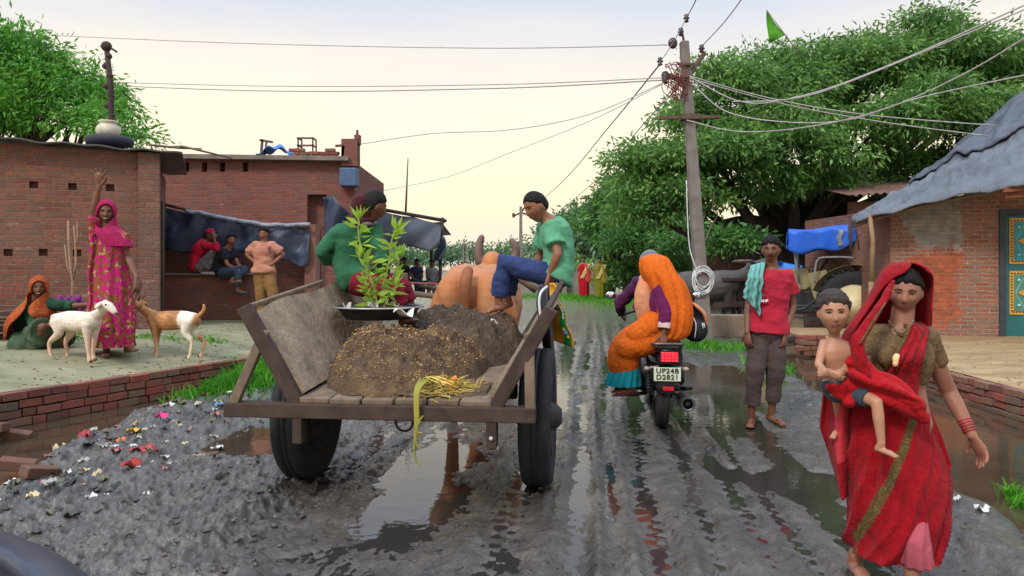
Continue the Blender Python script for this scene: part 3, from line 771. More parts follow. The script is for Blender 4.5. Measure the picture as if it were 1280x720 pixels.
b = MB(); d, n = holed_wall(b, (6.82,17.5), (6.82,13.56), .1, 2.5, [], .1, .24); me = mesh_keep(b); wall_uv(me, (0,1)); part('side_wall', me, RED, rh)
b = MB(); d, n = holed_wall(b, (8.50,13.1), (13,11.9), .1, 2.82, [(.05,1.45,.1,2.42)], .2, .24); me = mesh_keep(b); wall_uv(me, d); part('front_wall', me, HB, rh)
dd = V((4.5,-1.2,0)).normalized(); dn = V((dd.y,-dd.x,0)); ang = math.atan2(dd.y, dd.x); rotd = Matrix.Rotation(ang, 3, 'Z')
D0 = V((8.50,13.1,0))+dd*.05
def dp(a, z, off=0): return D0+dd*a+dn*off+V((0,0,z))
M_teal = plain('teal_paint', srgb(38,98,104), .45, .18, 5, .1); M_gold = plain('gold_paint', srgb(196,146,62), .45, .2, 30, .3, 0, 90); M_teal2 = plain('bright_teal_paint', srgb(42,138,150), .45, .15, 5, .1)
M_green = plain('green_paint', srgb(70,128,110), .45, .15, 5, .1)
b = MB()
b.box(dp(-.02,1.27,-.03), (.09,.14,2.35), rotd); b.box(dp(1.42,1.27,-.03), (.09,.14,2.35), rotd); b.box(dp(.70,2.40,-.03), (1.35,.14,.09), rotd); part('door_frame', b, plain('dark_frame', srgb(52,58,66), .6), rh)
b = MB(); b.box(dp(.7,.17,.02), (1.6,.3,.12), rotd); part('door_step', bev(b.mesh(),.01), plain('old_concrete', srgb(118,106,100)), rh)
for a0 in (.06, .74):
    b = MB(); b.box(dp(a0+.32,1.29,-.09), (.64,.06,2.12), rotd); leaf = part('door', b, M_teal, rh)
    for z0, z1, mt in ((1.50,2.30,M_teal2),(.62,1.38,M_green)):
        zc = (z0+z1)/2; h_ = z1-z0
        b = MB(); b.box(dp(a0+.32,zc,-.052), (.54,.02,h_), rotd); part('panel_border', b, M_gold, leaf)
        b = MB(); b.box(dp(a0+.32,zc,-.04), (.40,.02,h_-.13), rotd); part('panel', b, mt, leaf)
        b = MB(); cc = lambda x, z: dp(a0+.32+x, zc+z, -.026)
        poly = []
        for k in range(4):
            q = math.pi/2*k; tip = (.16*math.cos(q), .27*math.sin(q)); mid = (.052*math.cos(q+math.pi/4)*1.2, .075*math.sin(q+math.pi/4)*1.2); poly += [cc(*tip), cc(*mid)]
        b.prism(poly, dn*.015); part('star_ornament', b, M_gold, leaf)
        b = MB(); 
        for sx in (-1,1):
            for sz in (-1,1): b.ell(cc(sx*.13, sz*(h_/2-.16)), (.028,.028,.028), seg=10, rings=6)
            b.tube([cc(sx*.03,-h_/2+.08), cc(sx*.16,-.05), cc(sx*.16,.05), cc(sx*.03,h_/2-.08)], .006, 5, sub=4)
        part('stud', b.mesh(True), plain('pale_blue_paint', srgb(150,190,200), .4), leaf)
        # raised leaf scrolls round the border
        b = MB(); R.seed(int(a0*10+z0*10))
        for k in range(46):
            e = k/46*2*(.54+h_); 
            if e < .54: x, z = -.27+e, h_/2
            elif e < .54+h_: x, z = .27, h_/2-(e-.54)
            elif e < 1.08+h_: x, z = .27-(e-.54-h_), -h_/2
            else: x, z = -.27, -h_/2+(e-1.08-h_)
            x *= .90; z = z*(1-.07/h_*2*.5)
            b.ell(dp(a0+.32+x*.97, zc+z*.97, -.042), (.020,.006,.012), rotd @ Matrix.Rotation(R.uniform(-1,1), 3, 'Y'), seg=6, rings=4)
        part('border_pattern', b, plain('dark_brown_paint', srgb(60,40,24), .5), leaf)
# roof: thatch core under grey tarpaulin, sloping up to the right, towards the camera at the right edge
M_rt = plain('grey_roof_tarp', srgb(86,90,98), .5, .4, 1.6, .4, .0, 14, .04)
EV = [P(1062,277,13.2), P(1095,268,13.0), P(1140,257,12.8), P(1190,244,12.5), P(1240,236,12.2), P(1300,228,11.7), P(1420,214,11.0)]
RV = [P(1072,268,13.9), P(1110,256,15.0), P(1150,230,16.0), P(1200,186,16.4), P(1250,146,16.4), P(1300,104,16.4), P(1420,40,16.4)]
def pl_(L, i):
    u = i*(len(L)-1); k = min(int(u), len(L)-2); return L[k].lerp(L[k+1], u-k)
def roof_pt(i, j, dz=0):
    p = pl_(EV, i).lerp(pl_(RV, i), j); f = float(fbm(np.array([i*9]), np.array([j*5]), 0, 3, 3)[0]); g = float(fbm(np.array([i*30]), np.array([j*9]), 0, 2, 5)[0])
    k = min(1, i*4+.15); wr = 1-2*abs(float(fbm(np.array([i*16+j*3]), np.array([j*7-i*6]), 4, 3, 9)[0])); p.z += k*(.14*math.sin(j*3.1)+.12*f*math.sin(j*3.1)+.04*g+.07*wr*min(1,j*5+.2))+dz; p.y -= .05*g
    if j < .04: p.z -= .03+.035*g+.02*math.sin(i*31)
    return p
b = MB(); b.grid(lambda i, j: roof_pt(i, j), 110, 44); part('roof_tarp', solid(b, .03, 0), M_rt, rh)
b = MB(); b.grid(lambda i, j: roof_pt(lerp(.30,1,i), lerp(.46+.05*math.sin(i*9)-.05*i,1.03,j), .07+.02*math.sin(i*25)), 60, 20); part('upper_tarp', solid(b, .04, 0), plain('slate_roof_tarp', srgb(66,70,82), .5, .3, 1.6, .4, 0, 14, .04), rh)
b = MB(); b.tube([roof_pt(q_,.02)+V((0,.1,-.07)) for q_ in (0,.2,.4,.6,.8,1)], .035, 8); part('eave_pole', b.mesh(True), plain('twig', srgb(110,92,78)), rh)
b = MB(); q = P(1262,238,12.1); b.bar(q+V((-.12,0,0)), q+V((1.2,-.3,.1)), .12,.07); b.bar(q+V((-.05,0.05,-.1)), q+V((1.2,-.3,-.02)), .1,.05); part('rafter', b, plain('rafter_wood', srgb(128,76,58), .9), rh)
b = MB(); b.tube([P(1089,352,13.0), P(1091,300,13.0), P(1087,268,13.1)], [.045,.04,.04], 8); b.tube([PZ(1089,.2,13.0), P(1089,352,13.0)], [.05,.045], 8)
single('bamboo_post', b.mesh(True), plain('post_wood', srgb(138,112,84), .85), 'rough bamboo post holding up the roof corner in front of the tractor', 'post')
b = MB(); b.tube([P(1063,272,13.0), P(1063,296,13.0), P(1064,318,13.0)], [.03,.035,.02], 6); b.tube([P(1068,274,13.0), P(1074,312,13.1)], [.012,.012], 5)
single('hanging_rope', b.mesh(True), plain('bark_dark', srgb(66,52,50)), 'dark rope scraps hanging from the left roof corner', 'rope')
b = MB(); b.box((6.1,12.75,.27), (.75,.28,.025), Matrix.Rotation(.1,3,'Z')); b.box((6.2,12.6,.26), (.5,.2,.03), Matrix.Rotation(-.2,3,'Z')); single('grey_slate', b, plain('slate', srgb(112,110,108), .7), 'flat grey slate piece lying on the terrace by the brick wall', 'slate')
# brick stack beside the tractor at terrace end
b = MB(); brick_course_wall(b, [(4.75,12.3),(5.1,12.32)], .0, 4, rs=31); brick_course_wall(b, [(4.75,12.45),(5.1,12.47)], .0, 4, rs=32)
single('brick_stack', bev(b.mesh()), LOOSE, 'small square stack of bricks beside the child and the tractor wheel', 'bricks')

# ================================================================ brick shed, walls and sheets behind the lane on the right
sh = thing('brick_shed', 'brick shed with a corrugated roof behind the blue-topped tractor', 'shed', (8.5, 21, .1))
b = MB(); d, n = holed_wall(b, (9.25,20.5), (13.5,20.5), .0, 3.2, [], .1, .24); me = mesh_keep(b); wall_uv(me, d); part('wall', me, RED, sh)
b = MB(); b.grid(lambda i, j: (lerp(8.9,14,i), lerp(19.8,23,j), lerp(3.3,3.9,j)+.03*math.sin(i*150)+.35*i), 180, 2); part('corrugated_roof', solid(b, .012, 0), plain('rust_sheet', srgb(112,86,78), .8, .3), sh)
b = MB(); b.box((8.05,18.2,1.25), (.75,.06,2.3)); bp = single('blue_door_sheet', b, plain('blue_door', srgb(40,98,176), .6, .15, 3), 'upright bright blue metal sheet between the tractor and the brick house', 'metal sheet')
fw = thing('brick_wall', 'far brick wall under a leaning cream sheet behind the man in the red shirt', 'brick wall', (7, 28, 0))
b = MB(); d, n = holed_wall(b, (6.6,26), (13.5,26), .0, 2.0, [], .1, .24); me = mesh_keep(b); wall_uv(me, d); part('wall', me, DARKRED, fw)
b = MB(); d, n = holed_wall(b, (8.0,27.5), (14,27.5), .0, 3.0, [], .1, .24); me = mesh_keep(b); wall_uv(me, d); part('rear_wall', me, DARKRED, fw)
b = MB(); b.grid(lambda i, j: (lerp(P(918,0,25).x, P(1003,0,25).x, i), lerp(24.6,26.3,j), lerp(1.55,2.25,j)-.06*math.sin(i*7)), 20, 6)
single('cream_sheet', solid(b, .03, 0), plain('cream_sheet_m', srgb(198,188,164), .7, .15, 2), 'cream flat awning sheet over the far brick wall behind the man', 'awning')
b = MB()
def bl(i, j): p = P(lerp(975,1000,i), lerp(326,348,j)+6*i, 17.5); p.y += .2*math.sin(i*4+j*5); return p
b.grid(bl, 10, 10); single('plastic_sheet', solid(b, .01, 0), plain('blue_plastic', srgb(46,112,190)), 'small blue plastic sheet hanging behind the shoulder of the man in red', 'sheet')
kb = MB(); kb.box(((885+1010)/2/F*0+4.85, 15.6, .22), (2.3,.35,.46)); single('concrete_trough', bev(kb.mesh(),.02), plain('stained_concrete', srgb(128,112,94), .92, .3, 3), 'long low concrete feeding trough behind the man in the red shirt', 'trough')
bn = thing('wooden_bench', 'rough dark wooden bench standing beside the buffalo', 'bench', P(930,385,17))
b = MB(); b.box(P(935,349,17), (1.25,.35,.07)); part('seat', b, Mpost, bn)
for px in (915,952): b = MB(); b.bar(P(px,350,17), P(px+2,384,17), .09,.09); part('leg', b, Mpost, bn)
b = MB(); b.bar(P(892,381,16.9), P(975,379,16.9), .08,.12); part('stretcher', b, Mpost, bn)
lw_ = thing('boundary_wall', 'low grey plastered wall along the lane behind the two far women', 'wall', PZ(735,.0,36))
b = MB(); b.box((2.2,36,.55), (5.2,.25,1.1)); part('panel', b, plain('grey_plaster', srgb(136,130,120), .95, .2, 2), lw_)
b = MB(); b.box((8.4,35,.95), (6.5,.25,1.9)); part('panel', b, plain('dark_plaster', srgb(74,72,70), .95, .25, 2), lw_)
for px in (694,705): b = MB(); b.box(PZ(px,.65,35.5), (.22,.22,1.3)); part('pillar', b, plain('grey_plaster', srgb(136,130,120)), lw_)
b = MB(); b.tube([P(772,382,27), P(740,384,29), P(700,379,31), P(664,375,33)], [.12,.12,.1,.08], 7); 
single('log', b.mesh(True), plain('pale_log', srgb(150,136,112), .95), 'long pale log lying across the lane edge near the two far women', 'log')

# ================================================================ trees
def leaf_mat(name, cols, trans=.35):
    t = NT(name); g = t.new('ShaderNodeNewGeometry')
    big = t.noise(t.coord(), 1.1, 4, .6)
    f = t.math('ADD', t.math('MULTIPLY', g.outputs['Random Per Island'], .45), t.math('MULTIPLY', t.math('SUBTRACT', big, .18), .95))
    c = t.ramp(f, [(.15, cols[0]), (.5, cols[1]), (.85, cols[2])])
    t.col(c); t.set(Roughness=.45); t.b.inputs['Specular IOR Level'].default_value = .35
    tr = t.new('ShaderNodeBsdfTranslucent'); t.link(t.mix(.4, c, cols[2]), tr.inputs['Color'])
    m = t.new('ShaderNodeMixShader'); m.inputs[0].default_value = trans
    t.link(t.b.outputs[0], m.inputs[1]); t.link(tr.outputs[0], m.inputs[2])
    o = [n for n in t.n if n.type == 'OUTPUT_MATERIAL'][0]; t.link(m.outputs[0], o.inputs['Surface']); return t.m
L_BIG = leaf_mat('leaf_dark', (srgb(46,80,44), srgb(84,128,62), srgb(142,182,90)))
L_MID = leaf_mat('leaf_mid', (srgb(40,76,44), srgb(74,124,58), srgb(112,156,76)))
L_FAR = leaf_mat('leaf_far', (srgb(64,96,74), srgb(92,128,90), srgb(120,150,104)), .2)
L_GRASS = leaf_mat('grass_blade', (srgb(44,104,30), srgb(82,160,38), srgb(126,196,62)), .4)
L_YG = leaf_mat('leaf_yellow_green', (srgb(104,150,44), srgb(150,190,60), srgb(190,212,92)), .4)
BARK = plain('bark', srgb(58,48,42), .95, .35, 6, .5)
def leaf_quads(pos, dirs, L, W, rg):
    """folded diamond leaves; pos (n,3), dirs (n,3) unit"""
    n = len(pos); L = np.asarray(L).reshape(-1,1)*np.ones((n,1)); W = np.asarray(W).reshape(-1,1)*np.ones((n,1))
    r = rg.normal(size=(n,3)); s = np.cross(dirs, r); s /= np.linalg.norm(s, axis=1, keepdims=True)+1e-9
    nn_ = np.cross(s, dirs)
    a = pos; b_ = pos+dirs*L*.45+s*W*.5+nn_*W*.12; c_ = pos+dirs*L-nn_*L*.10; d_ = pos+dirs*L*.45-s*W*.5+nn_*W*.12
    vs = np.stack([a, b_, c_, d_], 1).reshape(-1,3); f = np.arange(n*4).reshape(n,4)
    return vs, f
def foliage(lobes, nclump, nleaf, L, W, rg, cr=.45, inner=.25, droop=.5):
    """lobes: (center, (rx,ry,rz)); clumps are scattered through the outer shell of the lobes"""
    vol = np.array([(r[0]*r[1]*r[2])**.67 for _, r in lobes]); pr = vol/vol.sum()
    P_, D_ = [], []
    ks = rg.choice(len(lobes), nclump, p=pr)
    for k in ks:
        c, r = lobes[k]; q = rg.normal(size=3); q /= np.linalg.norm(q); 
        if q[2] < -.55: q[2] *= -.6
        rad = 1-inner*rg.random()**1.5 if rg.random() < .8 else rg.uniform(.3,.9)
        cc = np.array(c)+q*np.array(r)*(rad*rg.choice([1,1,1,1.07])); s_ = cr*rg.uniform(.5,1.25); m = int(nleaf*rg.uniform(.5,1.4))
        o = rg.normal(size=(m,3))*s_*np.array([.6,.6,.42]); P_.append(cc+o)
        d = o/ (np.linalg.norm(o,axis=1,keepdims=True)+1e-6)*.7+q*.45+rg.normal(size=(m,3))*.45; d[:,2] -= droop; D_.append(d)
    P_ = np.concatenate(P_); D_ = np.concatenate(D_); D_ /= np.linalg.norm(D_,axis=1,keepdims=True)
    n = len(P_); return leaf_quads(P_, D_, L*rg.uniform(.6,1.25,n), W*rg.uniform(.7,1.2,n), rg)
def knobs(lobes, seed, k=7):
    """break each big lobe into smaller boughs of leaves so that the outline is uneven and dark gaps stay between them"""
    rg = np.random.default_rng(seed); out = []
    for c, r in lobes:
        r = np.array(r); out.append((c, tuple(r*.66)))
        for _ in range(k):
            q = rg.normal(size=3); q /= np.linalg.norm(q); q[1] = -abs(q[1]) if rg.random() < .65 else q[1]
            if q[2] < -.4: q[2] *= -.5
            out.append((tuple(np.array(c)+q*r*rg.uniform(.62,.95)), tuple(r*rg.uniform(.24,.46)*np.array([1.15,1.1,.85]))))
    return out
def tree(name, label, base, lobes, limbs, trunk_r, mat, nclump, nleaf, L, W, seed, cat='tree', cr=.45, group=None, inner=.25, droop=.5):
    rg = np.random.default_rng(seed); rr = random.Random(seed)
    root = thing(name, label, cat, base, 0, group); base = V(base); b = MB()
    for lm in limbs: b.tube([V(p) for p in lm[0]], lm[1], 9, sub=3)
    for c, r in lobes:       # boughs reaching into each lobe, forking inside it
        c = V(c); st = base+V((0,0,min(c.z*.35,2.2))); md = st.lerp(c, .5)+V((rr.uniform(-.3,.3),rr.uniform(-.3,.3),-.2))
        b.tube([st, md, c], [trunk_r*.45, trunk_r*.28, trunk_r*.12], 7, sub=3)
        for k in range(4):
            q = V((rr.uniform(-1,1)*r[0], rr.uniform(-1,1)*r[1], rr.uniform(-.4,1)*r[2]))*.75; b.tube([md.lerp(c,.5), c+q*.4, c+q], [trunk_r*.14, trunk_r*.08, .015], 5)
    part('trunk', b.mesh(True), BARK, root)
    v_, f_ = foliage(knobs(lobes, seed), nclump, nleaf, L, W, rg, cr, inner, droop); me = npmesh(v_, f_); part('crown', me, mat, root)
    return root
def lob(px, py, d, r): p = P(px, py, d); return ((p.x, p.y, p.z), r)
# the big spreading tree behind the tractor
bt = PZ(985, .1, 24)
lobes = [lob(935,130,23,(2.4,2.2,1.5)), lob(1010,120,24,(2.6,2.4,1.7)), lob(1085,110,24,(2.4,2.4,2.0)), lob(1165,95,24,(2.4,2.3,1.9)), lob(1230,118,24.5,(2.3,2.2,1.8)), lob(1300,140,24.5,(2.2,2.2,1.8)),
 lob(870,190,23,(2.0,2.0,1.6)), lob(830,220,22.5,(1.7,1.8,1.3)), lob(800,262,22.5,(1.5,1.6,1.0)), lob(905,215,22,(2.0,1.8,1.2)), lob(980,190,21.6,(2.1,1.8,1.4)), lob(1070,165,21.8,(2.0,1.9,1.2)), lob(1150,150,22.2,(2.0,1.9,1.2)), lob(1225,165,22.5,(2,1.9,1.1)), lob(1130,216,23.5,(1.9,1.5,.9)), lob(1205,205,23.5,(1.7,1.5,.8)), lob(1040,228,22.6,(1.6,1.5,.7)),
 lob(855,255,22,(1.4,1.4,.6)), lob(925,245,22.5,(1.6,1.4,.4)), lob(960,82,25,(1.2,1.4,.8)), lob(1090,72,25,(1.4,1.4,.8)), lob(1180,66,25,(1.3,1.4,.9)), lob(1235,82,25,(1.3,1.4,.8))]
limbs = [(([bt, P(985,340,24), P(975,300,24), P(940,280,23.5), P(890,285,23)]), [.55,.5,.42,.3,.16]), ([P(985,345,24), P(990,290,24), P(985,240,24), P(970,190,24)], [.5,.4,.3,.15]),
 ([P(985,350,24), P(1020,300,24), P(1050,240,24), P(1090,180,24)], [.45,.36,.28,.14]), ([P(1010,320,24), P(1060,280,24.5), P(1130,240,24.5), P(1200,190,24.5)], [.38,.32,.26,.12]), ([P(970,300,24), P(955,260,24), P(920,220,23.5)], [.3,.24,.12])]
tree('tree', 'huge spreading dark green tree behind the tractor on the right', bt, lobes, limbs, .5, L_BIG, 3000, 42, .21, .07, 3, cr=.36, inner=.5)
# trees along the right of the lane, further off
b2 = PZ(760,.1,34)
tree('tree', 'rounded green tree right of the lane behind the woman in green', b2, [lob(790,268,33,(2.0,2,1.6)), lob(765,282,33,(1.7,1.6,1.3)), lob(815,295,31,(2.2,1.8,1.2)), lob(845,300,30,(1.6,1.6,.9)), lob(782,300,32,(1.9,1.6,.9)), lob(800,245,34,(1.6,1.6,1.0))], [([b2, P(770,330,34), P(780,290,34)], [.3,.25,.15])], .3, L_MID, 800, 30, .26, .085, 4, cr=.42)
b3 = PZ(716,.1,48)
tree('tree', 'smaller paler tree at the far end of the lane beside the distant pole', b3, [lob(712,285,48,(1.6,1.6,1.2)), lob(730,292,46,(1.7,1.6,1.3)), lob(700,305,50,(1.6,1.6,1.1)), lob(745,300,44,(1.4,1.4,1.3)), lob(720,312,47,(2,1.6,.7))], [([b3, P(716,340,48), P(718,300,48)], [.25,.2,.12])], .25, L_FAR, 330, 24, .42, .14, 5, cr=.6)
# left tree behind the left house
b4 = PZ(30,.3,22)
tree('tree', 'bright green tree rising behind the left brick house', b4, [lob(20,75,21,(1.5,1.6,1.0)), lob(-30,90,21,(1.6,1.6,1.4)), lob(70,105,21,(1.2,1.5,.8)), lob(45,140,20.5,(1.6,1.6,.8)), lob(110,120,21,(1.0,1.3,.55)), lob(-10,150,20.5,(1.8,1.6,.8)), lob(105,160,20,(1.1,1.3,.55)), lob(160,172,20,(.85,1,.32)), lob(-60,130,21,(1.5,1.5,1.4)), lob(140,140,21,(.7,1,.4))],
     [([b4, P(30,200,22), P(40,130,21.5)], [.35,.28,.12]), ([P(32,190,22), P(90,150,21), P(150,168,20.5), P(190,172,20.3)], [.16,.1,.06,.02])], .3, leaf_mat('leaf_left', (srgb(46,96,34), srgb(84,148,50), srgb(128,186,74))), 800, 28, .22, .065, 6, cr=.42)
# hedges / undergrowth
def bush(label, base, lobes, n, mat, seed, L=.2, W=.08, cr=.3, nl=20):
    rg = np.random.default_rng(seed); root = thing('bush', label, 'bush', base); v_, f_ = foliage(lobes, n, nl, L, W, rg, cr, .5)
    part('foliage', npmesh(v_, f_), mat, root)
    b = MB(); rr = random.Random(seed)
    for c, r in lobes:
        for k in range(3): b.tube([V(base)+V((rr.uniform(-.2,.2),rr.uniform(-.2,.2),0)), V(c)+V((rr.uniform(-.5,.5)*r[0],0,rr.uniform(-.3,.5)*r[2]))], [.03,.01], 5)
    part('stem', b.mesh(True), BARK, root)
bush('green bush behind the utility pole beside the far brick wall', PZ(925,.1,20.5), [lob(905,298,20,(.6,.6,.3)), lob(935,302,20,(.6,.6,.3)), lob(898,312,20,(.4,.5,.25))], 60, L_MID, 21)
bush('dark undergrowth under the lane trees right of the far women', PZ(800,.0,33), [lob(775,345,33,(1.2,.8,1.0)), lob(810,340,32,(1.4,.8,1.2)), lob(845,345,31,(1.3,.8,1.2)), lob(745,340,38,(1.4,.8,1.0))], 180, L_BIG, 22, .3, .11)
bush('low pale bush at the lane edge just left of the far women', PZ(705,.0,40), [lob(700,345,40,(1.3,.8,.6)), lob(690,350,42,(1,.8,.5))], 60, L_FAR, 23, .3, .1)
# distant tree line closing the horizon
rg = np.random.default_rng(30); lob_f = [((x, 190+rg.uniform(-12,12), 2.0+rg.uniform(0,2.2)), (5+rg.uniform(0,4), 4, 2.4+rg.uniform(0,1.6))) for x in np.linspace(-170, 120, 60)]
v_, f_ = foliage(lob_f, 2600, 22, .9, .5, rg, 1.5, .4)
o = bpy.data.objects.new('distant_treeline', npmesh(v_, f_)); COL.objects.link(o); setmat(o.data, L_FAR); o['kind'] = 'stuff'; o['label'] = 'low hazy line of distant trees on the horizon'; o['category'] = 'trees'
# ---- grass
def grass(label, spots, n, L, seed, hf):
    rg = np.random.default_rng(seed); k = rg.integers(0, len(spots), n); s_ = np.array(spots)[k]
    x = s_[:,0]+rg.normal(size=n)*s_[:,2]; y = s_[:,1]+rg.normal(size=n)*s_[:,3]; z = hf(x, y)
    ok = z > WL+.005; x, y, z = x[ok], y[ok], z[ok]; n = len(x)
    d = np.stack([rg.normal(size=n)*.38, rg.normal(size=n)*.38-.1, np.ones(n)], 1); d /= np.linalg.norm(d,axis=1,keepdims=True)
    l = L*rg.uniform(.45,1.2,n); s = np.stack([rg.normal(size=n), rg.normal(size=n), np.zeros(n)],1); s /= np.linalg.norm(s,axis=1,keepdims=True); s *= .006
    p = np.stack([x,y,z-.01],1); m = p+d*l[:,None]*.6; tip = p+d*l[:,None]+np.stack([d[:,0]*l*.5, d[:,1]*l*.5-.02, -l*.12],1)
    vs = np.stack([p-s, p+s, m+s*.8, tip, m-s*.8], 1).reshape(-1,3); f = np.arange(n*5).reshape(n,5)
    me = npmesh(vs, f); o = bpy.data.objects.new('grass', me); COL.objects.link(o); setmat(me, L_GRASS); o['kind'] = 'stuff'; o['label'] = label; o['category'] = 'grass'
grass('bright green grass clump between the left ditch and the cart', [(-3.5,8.6,.25,.28),(-3.1,9.2,.35,.45),(-3.15,8.7,.25,.3),(-2.8,9.6,.25,.4)], 6000, .19, 41, H)
grass('patch of grass behind the legs of the man in red', [(3.75,10.6,.22,.35),(3.4,13.6,.3,.25),(4.3,13.2,.4,.3),(3.9,11.2,.15,.3)], 2000, .2, 42, H)
grass('thin grass under the far women and along the lane', [(3.2,31,.9,1.2),(2.2,33,1.2,1.2),(4.6,27,.9,1.5)], 5000, .25, 43, H)
cz_ = lambda x, y: court_z(x, y)
grass('small grass tufts along the foot of the left house', [(-5.5,9.9,.12,.08),(-4.9,10.2,.25,.1),(-6.2,10.6,.3,.1),(-4.35,10.6,.2,.15)], 700, .09, 44, cz_)
grass('grass tuft in the ditch corner at the right frame edge', [(3.22,4.72,.05,.05),(3.3,4.9,.05,.05)], 160, .13, 45, lambda x, y: np.maximum(H(x,y), WL+.006))

# ================================================================ utility poles and cables
up = thing('utility_pole', 'tall concrete utility pole with insulators and a tangle of wires beside the motorcycle', 'utility pole', PZ(881,-.1,14.5))
d_ = 14.5; p0 = PZ(882,-.15,d_); p1 = P(855,52,d_); M_conc = plain('pole_concrete', srgb(118,110,106), .9, .25, 5)
b = MB(); b.bar(p0, p1, .27, .25, (1,0,0), .17, .16); part('shaft', bev(b.mesh(), .02), M_conc, up)
b = MB(); b.bar(P(824,147,d_-.12), P(900,146,d_-.12), .07,.06); b.box(P(862,147,d_-.02), (.36,.3,.10)); part('crossarm', b, Mrust, up)
b = MB(); b.bar(P(856,102,d_), P(881,66,d_-.1), .09,.07); b.bar(P(856,102,d_), P(828,92,d_-.1), .09,.07); b.bar(P(855,52,d_), P(852,38,d_), .035,.035); b.box(P(857,80,d_-.13), (.30,.05,.04)); part('bracket', b, Mrust, up)
M_ins = plain('insulator', srgb(64,48,48), .3)
for px, py in ((851,40), (858,23), (877,61), (825,77), (841,54), (832,97)):
    c = P(px,py,d_-.1); b = MB(); b.lathe(c+V((0,0,-.08)), [(.02,0),(.05,.02),(.03,.05),(.065,.08),(.035,.11),(.05,.14),(.01,.17)], seg=12)
    if (px, py) == (841,54): b.ell(c, (.09,.05,.11))
    if (px, py) == (832,97): b.ell(c, (.08,.05,.13))
    part('insulator', b.mesh(True), M_ins, up)
b = MB(); R.seed(5); 
for k in range(16):
    c = P(R.uniform(838,858), R.uniform(88,112), d_-.15); pts = [c]
    for q in range(5): pts.append(c+V((R.uniform(-.22,.22), R.uniform(-.1,.1), R.uniform(-.3,.22))))
    b.tube(pts, .008, 5, sub=4)
part('wire_tangle', b.mesh(True), plain('wire_rust', srgb(118,66,58), .8), up)
b = MB(); c = P(879,350,d_-.18)
for k in range(9):
    r = .20+.03*R.random(); o_ = V((R.uniform(-.06,.06), R.uniform(-.03,.03), R.uniform(-.08,.08))); b.tube([c+o_+V((math.cos(q)*r*.8, -.03*math.sin(q*2), math.sin(q)*r)) for q in np.linspace(0, 6.5, 20)], .009, 5)
part('cable_coil', b.mesh(True), plain('white_cable', srgb(200,200,200), .5), up)
M_cab = plain('cable_grey', srgb(172,168,168), .6); M_cabd = plain('cable_dark', srgb(128,120,120), .6)
def cable(label, pts, r, mat, sub=8):
    b = MB(); b.tube(pts, r, 5, sub=sub); single('cable', b.mesh(True), mat, label, 'cable', 'overhead cables')
k14 = d_-.15
cable('topmost cable crossing the left sky to the pole', [P(-30,40,26), P(60,44,24), P(300,54,20), P(600,60,16.5), P(836,56,k14)], .011, M_cab)
cable('upper of the two close cables across the left sky', [P(-30,97,26), P(300,107,20), P(600,106,16.5), P(832,97,k14)], .011, M_cab)
cable('lower of the two close cables across the left sky', [P(-30,99,27), P(300,113,20.5), P(600,111,16.8), P(832,100,k14)], .011, M_cabd)
cable('sagging cable dropping from the pole toward the brick building', [P(836,100,k14), P(740,142,15), P(640,162,16), P(540,167,16.8), P(452,180,17.2)], .010, M_cab)
cable('cable running from the pole down to the stall awning', [P(830,104,k14), P(740,150,16), P(640,190,18), P(556,222,20), P(470,240,22)], .008, M_cab)
cable('cable from the pole to the distant pole on the lane', [P(825,80,k14), P(760,160,22), P(700,230,34), P(650,272,54)], .016, M_cabd)
cable('dark cable from the pole toward the bull', [P(845,112,k14), P(800,160,18), P(740,230,30), P(665,290,52)], .012, M_cabd)
cable('cable leaving the pole top toward the upper edge', [P(858,22,k14), P(868,4,12), P(880,-25,10)], .010, M_cabd)
cable('cable leaving the pole bracket toward the upper right', [P(877,58,k14), P(905,28,12), P(935,-12,10)], .010, M_cab)
cable('short thin cable joining the pole tip insulators', [P(822,82,k14), P(841,54,k14), P(858,23,k14-.02)], .008, M_cabd)
cable('thick pale cable sweeping up to the right edge', [P(862,96,k14), P(930,128,14), P(1010,118,13), P(1120,78,12), P(1290,2,10.5)], .013, M_cab)
cable('second pale cable sweeping up to the right edge', [P(915,127,14), P(985,124,13.2), P(1060,103,12.4), P(1290,8,10.6)], .012, M_cab)
cable('slack pale cable drooping low to the right from the crossarm', [P(858,150,k14), P(920,164,14), P(1000,160,13), P(1100,138,12), P(1200,95,11), P(1290,42,10)], .011, M_cab)
cable('pale cable from the pole to the tarpaulin roof', [P(862,95,k14), P(960,122,14.2), P(1080,143,14), P(1245,157,13.8)], .011, M_cab)
cable('lower pale cable from the pole to the tarpaulin roof', [P(862,98,k14), P(980,130,14.2), P(1100,152,14), P(1235,170,13.8)], .011, M_cab)
cable('slack cable looping under the others to the right edge', [P(862,100,k14), P(905,138,14), P(975,152,13.4), P(1060,150,13), P(1150,122,12.5), P(1290,92,11)], .011, M_cab)
cable('white service cable hanging down the side of the pole', [P(858,225,k14), P(861,300,k14), P(868,330,k14-.02), P(876,343,k14-.02)], .012, plain('white_cable', srgb(200,200,200)))
cable('brown dry vine hanging beside the pole above the bush', [P(893,240,16), P(891,262,16), P(897,268,16), P(888,285,16), P(882,300,15.5)], .012, plain('twig', srgb(110,92,78)))
def far_pole(label, px, d, top, arms):
    root = thing('utility_pole', label, 'utility pole', PZ(px,0,d)); b = MB(); b.bar(PZ(px,0,d), P(px,top,d), .30,.30,(1,0,0),.2,.2); part('shaft', b, M_conc, root)
    b = MB()
    for dx, dy in arms: b.bar(P(px,top+8,d), P(px+dx,top+dy,d), .12,.12); b.ell(P(px+dx,top+dy-1,d), (.12,.12,.2), seg=8, rings=6)
    part('crossarm', b.mesh(True), Mrust, root)
far_pole('distant pole with raised arms at the far end of the lane', 651, 55, 258, ((-9,12),(9,10),(6,-0.5)))
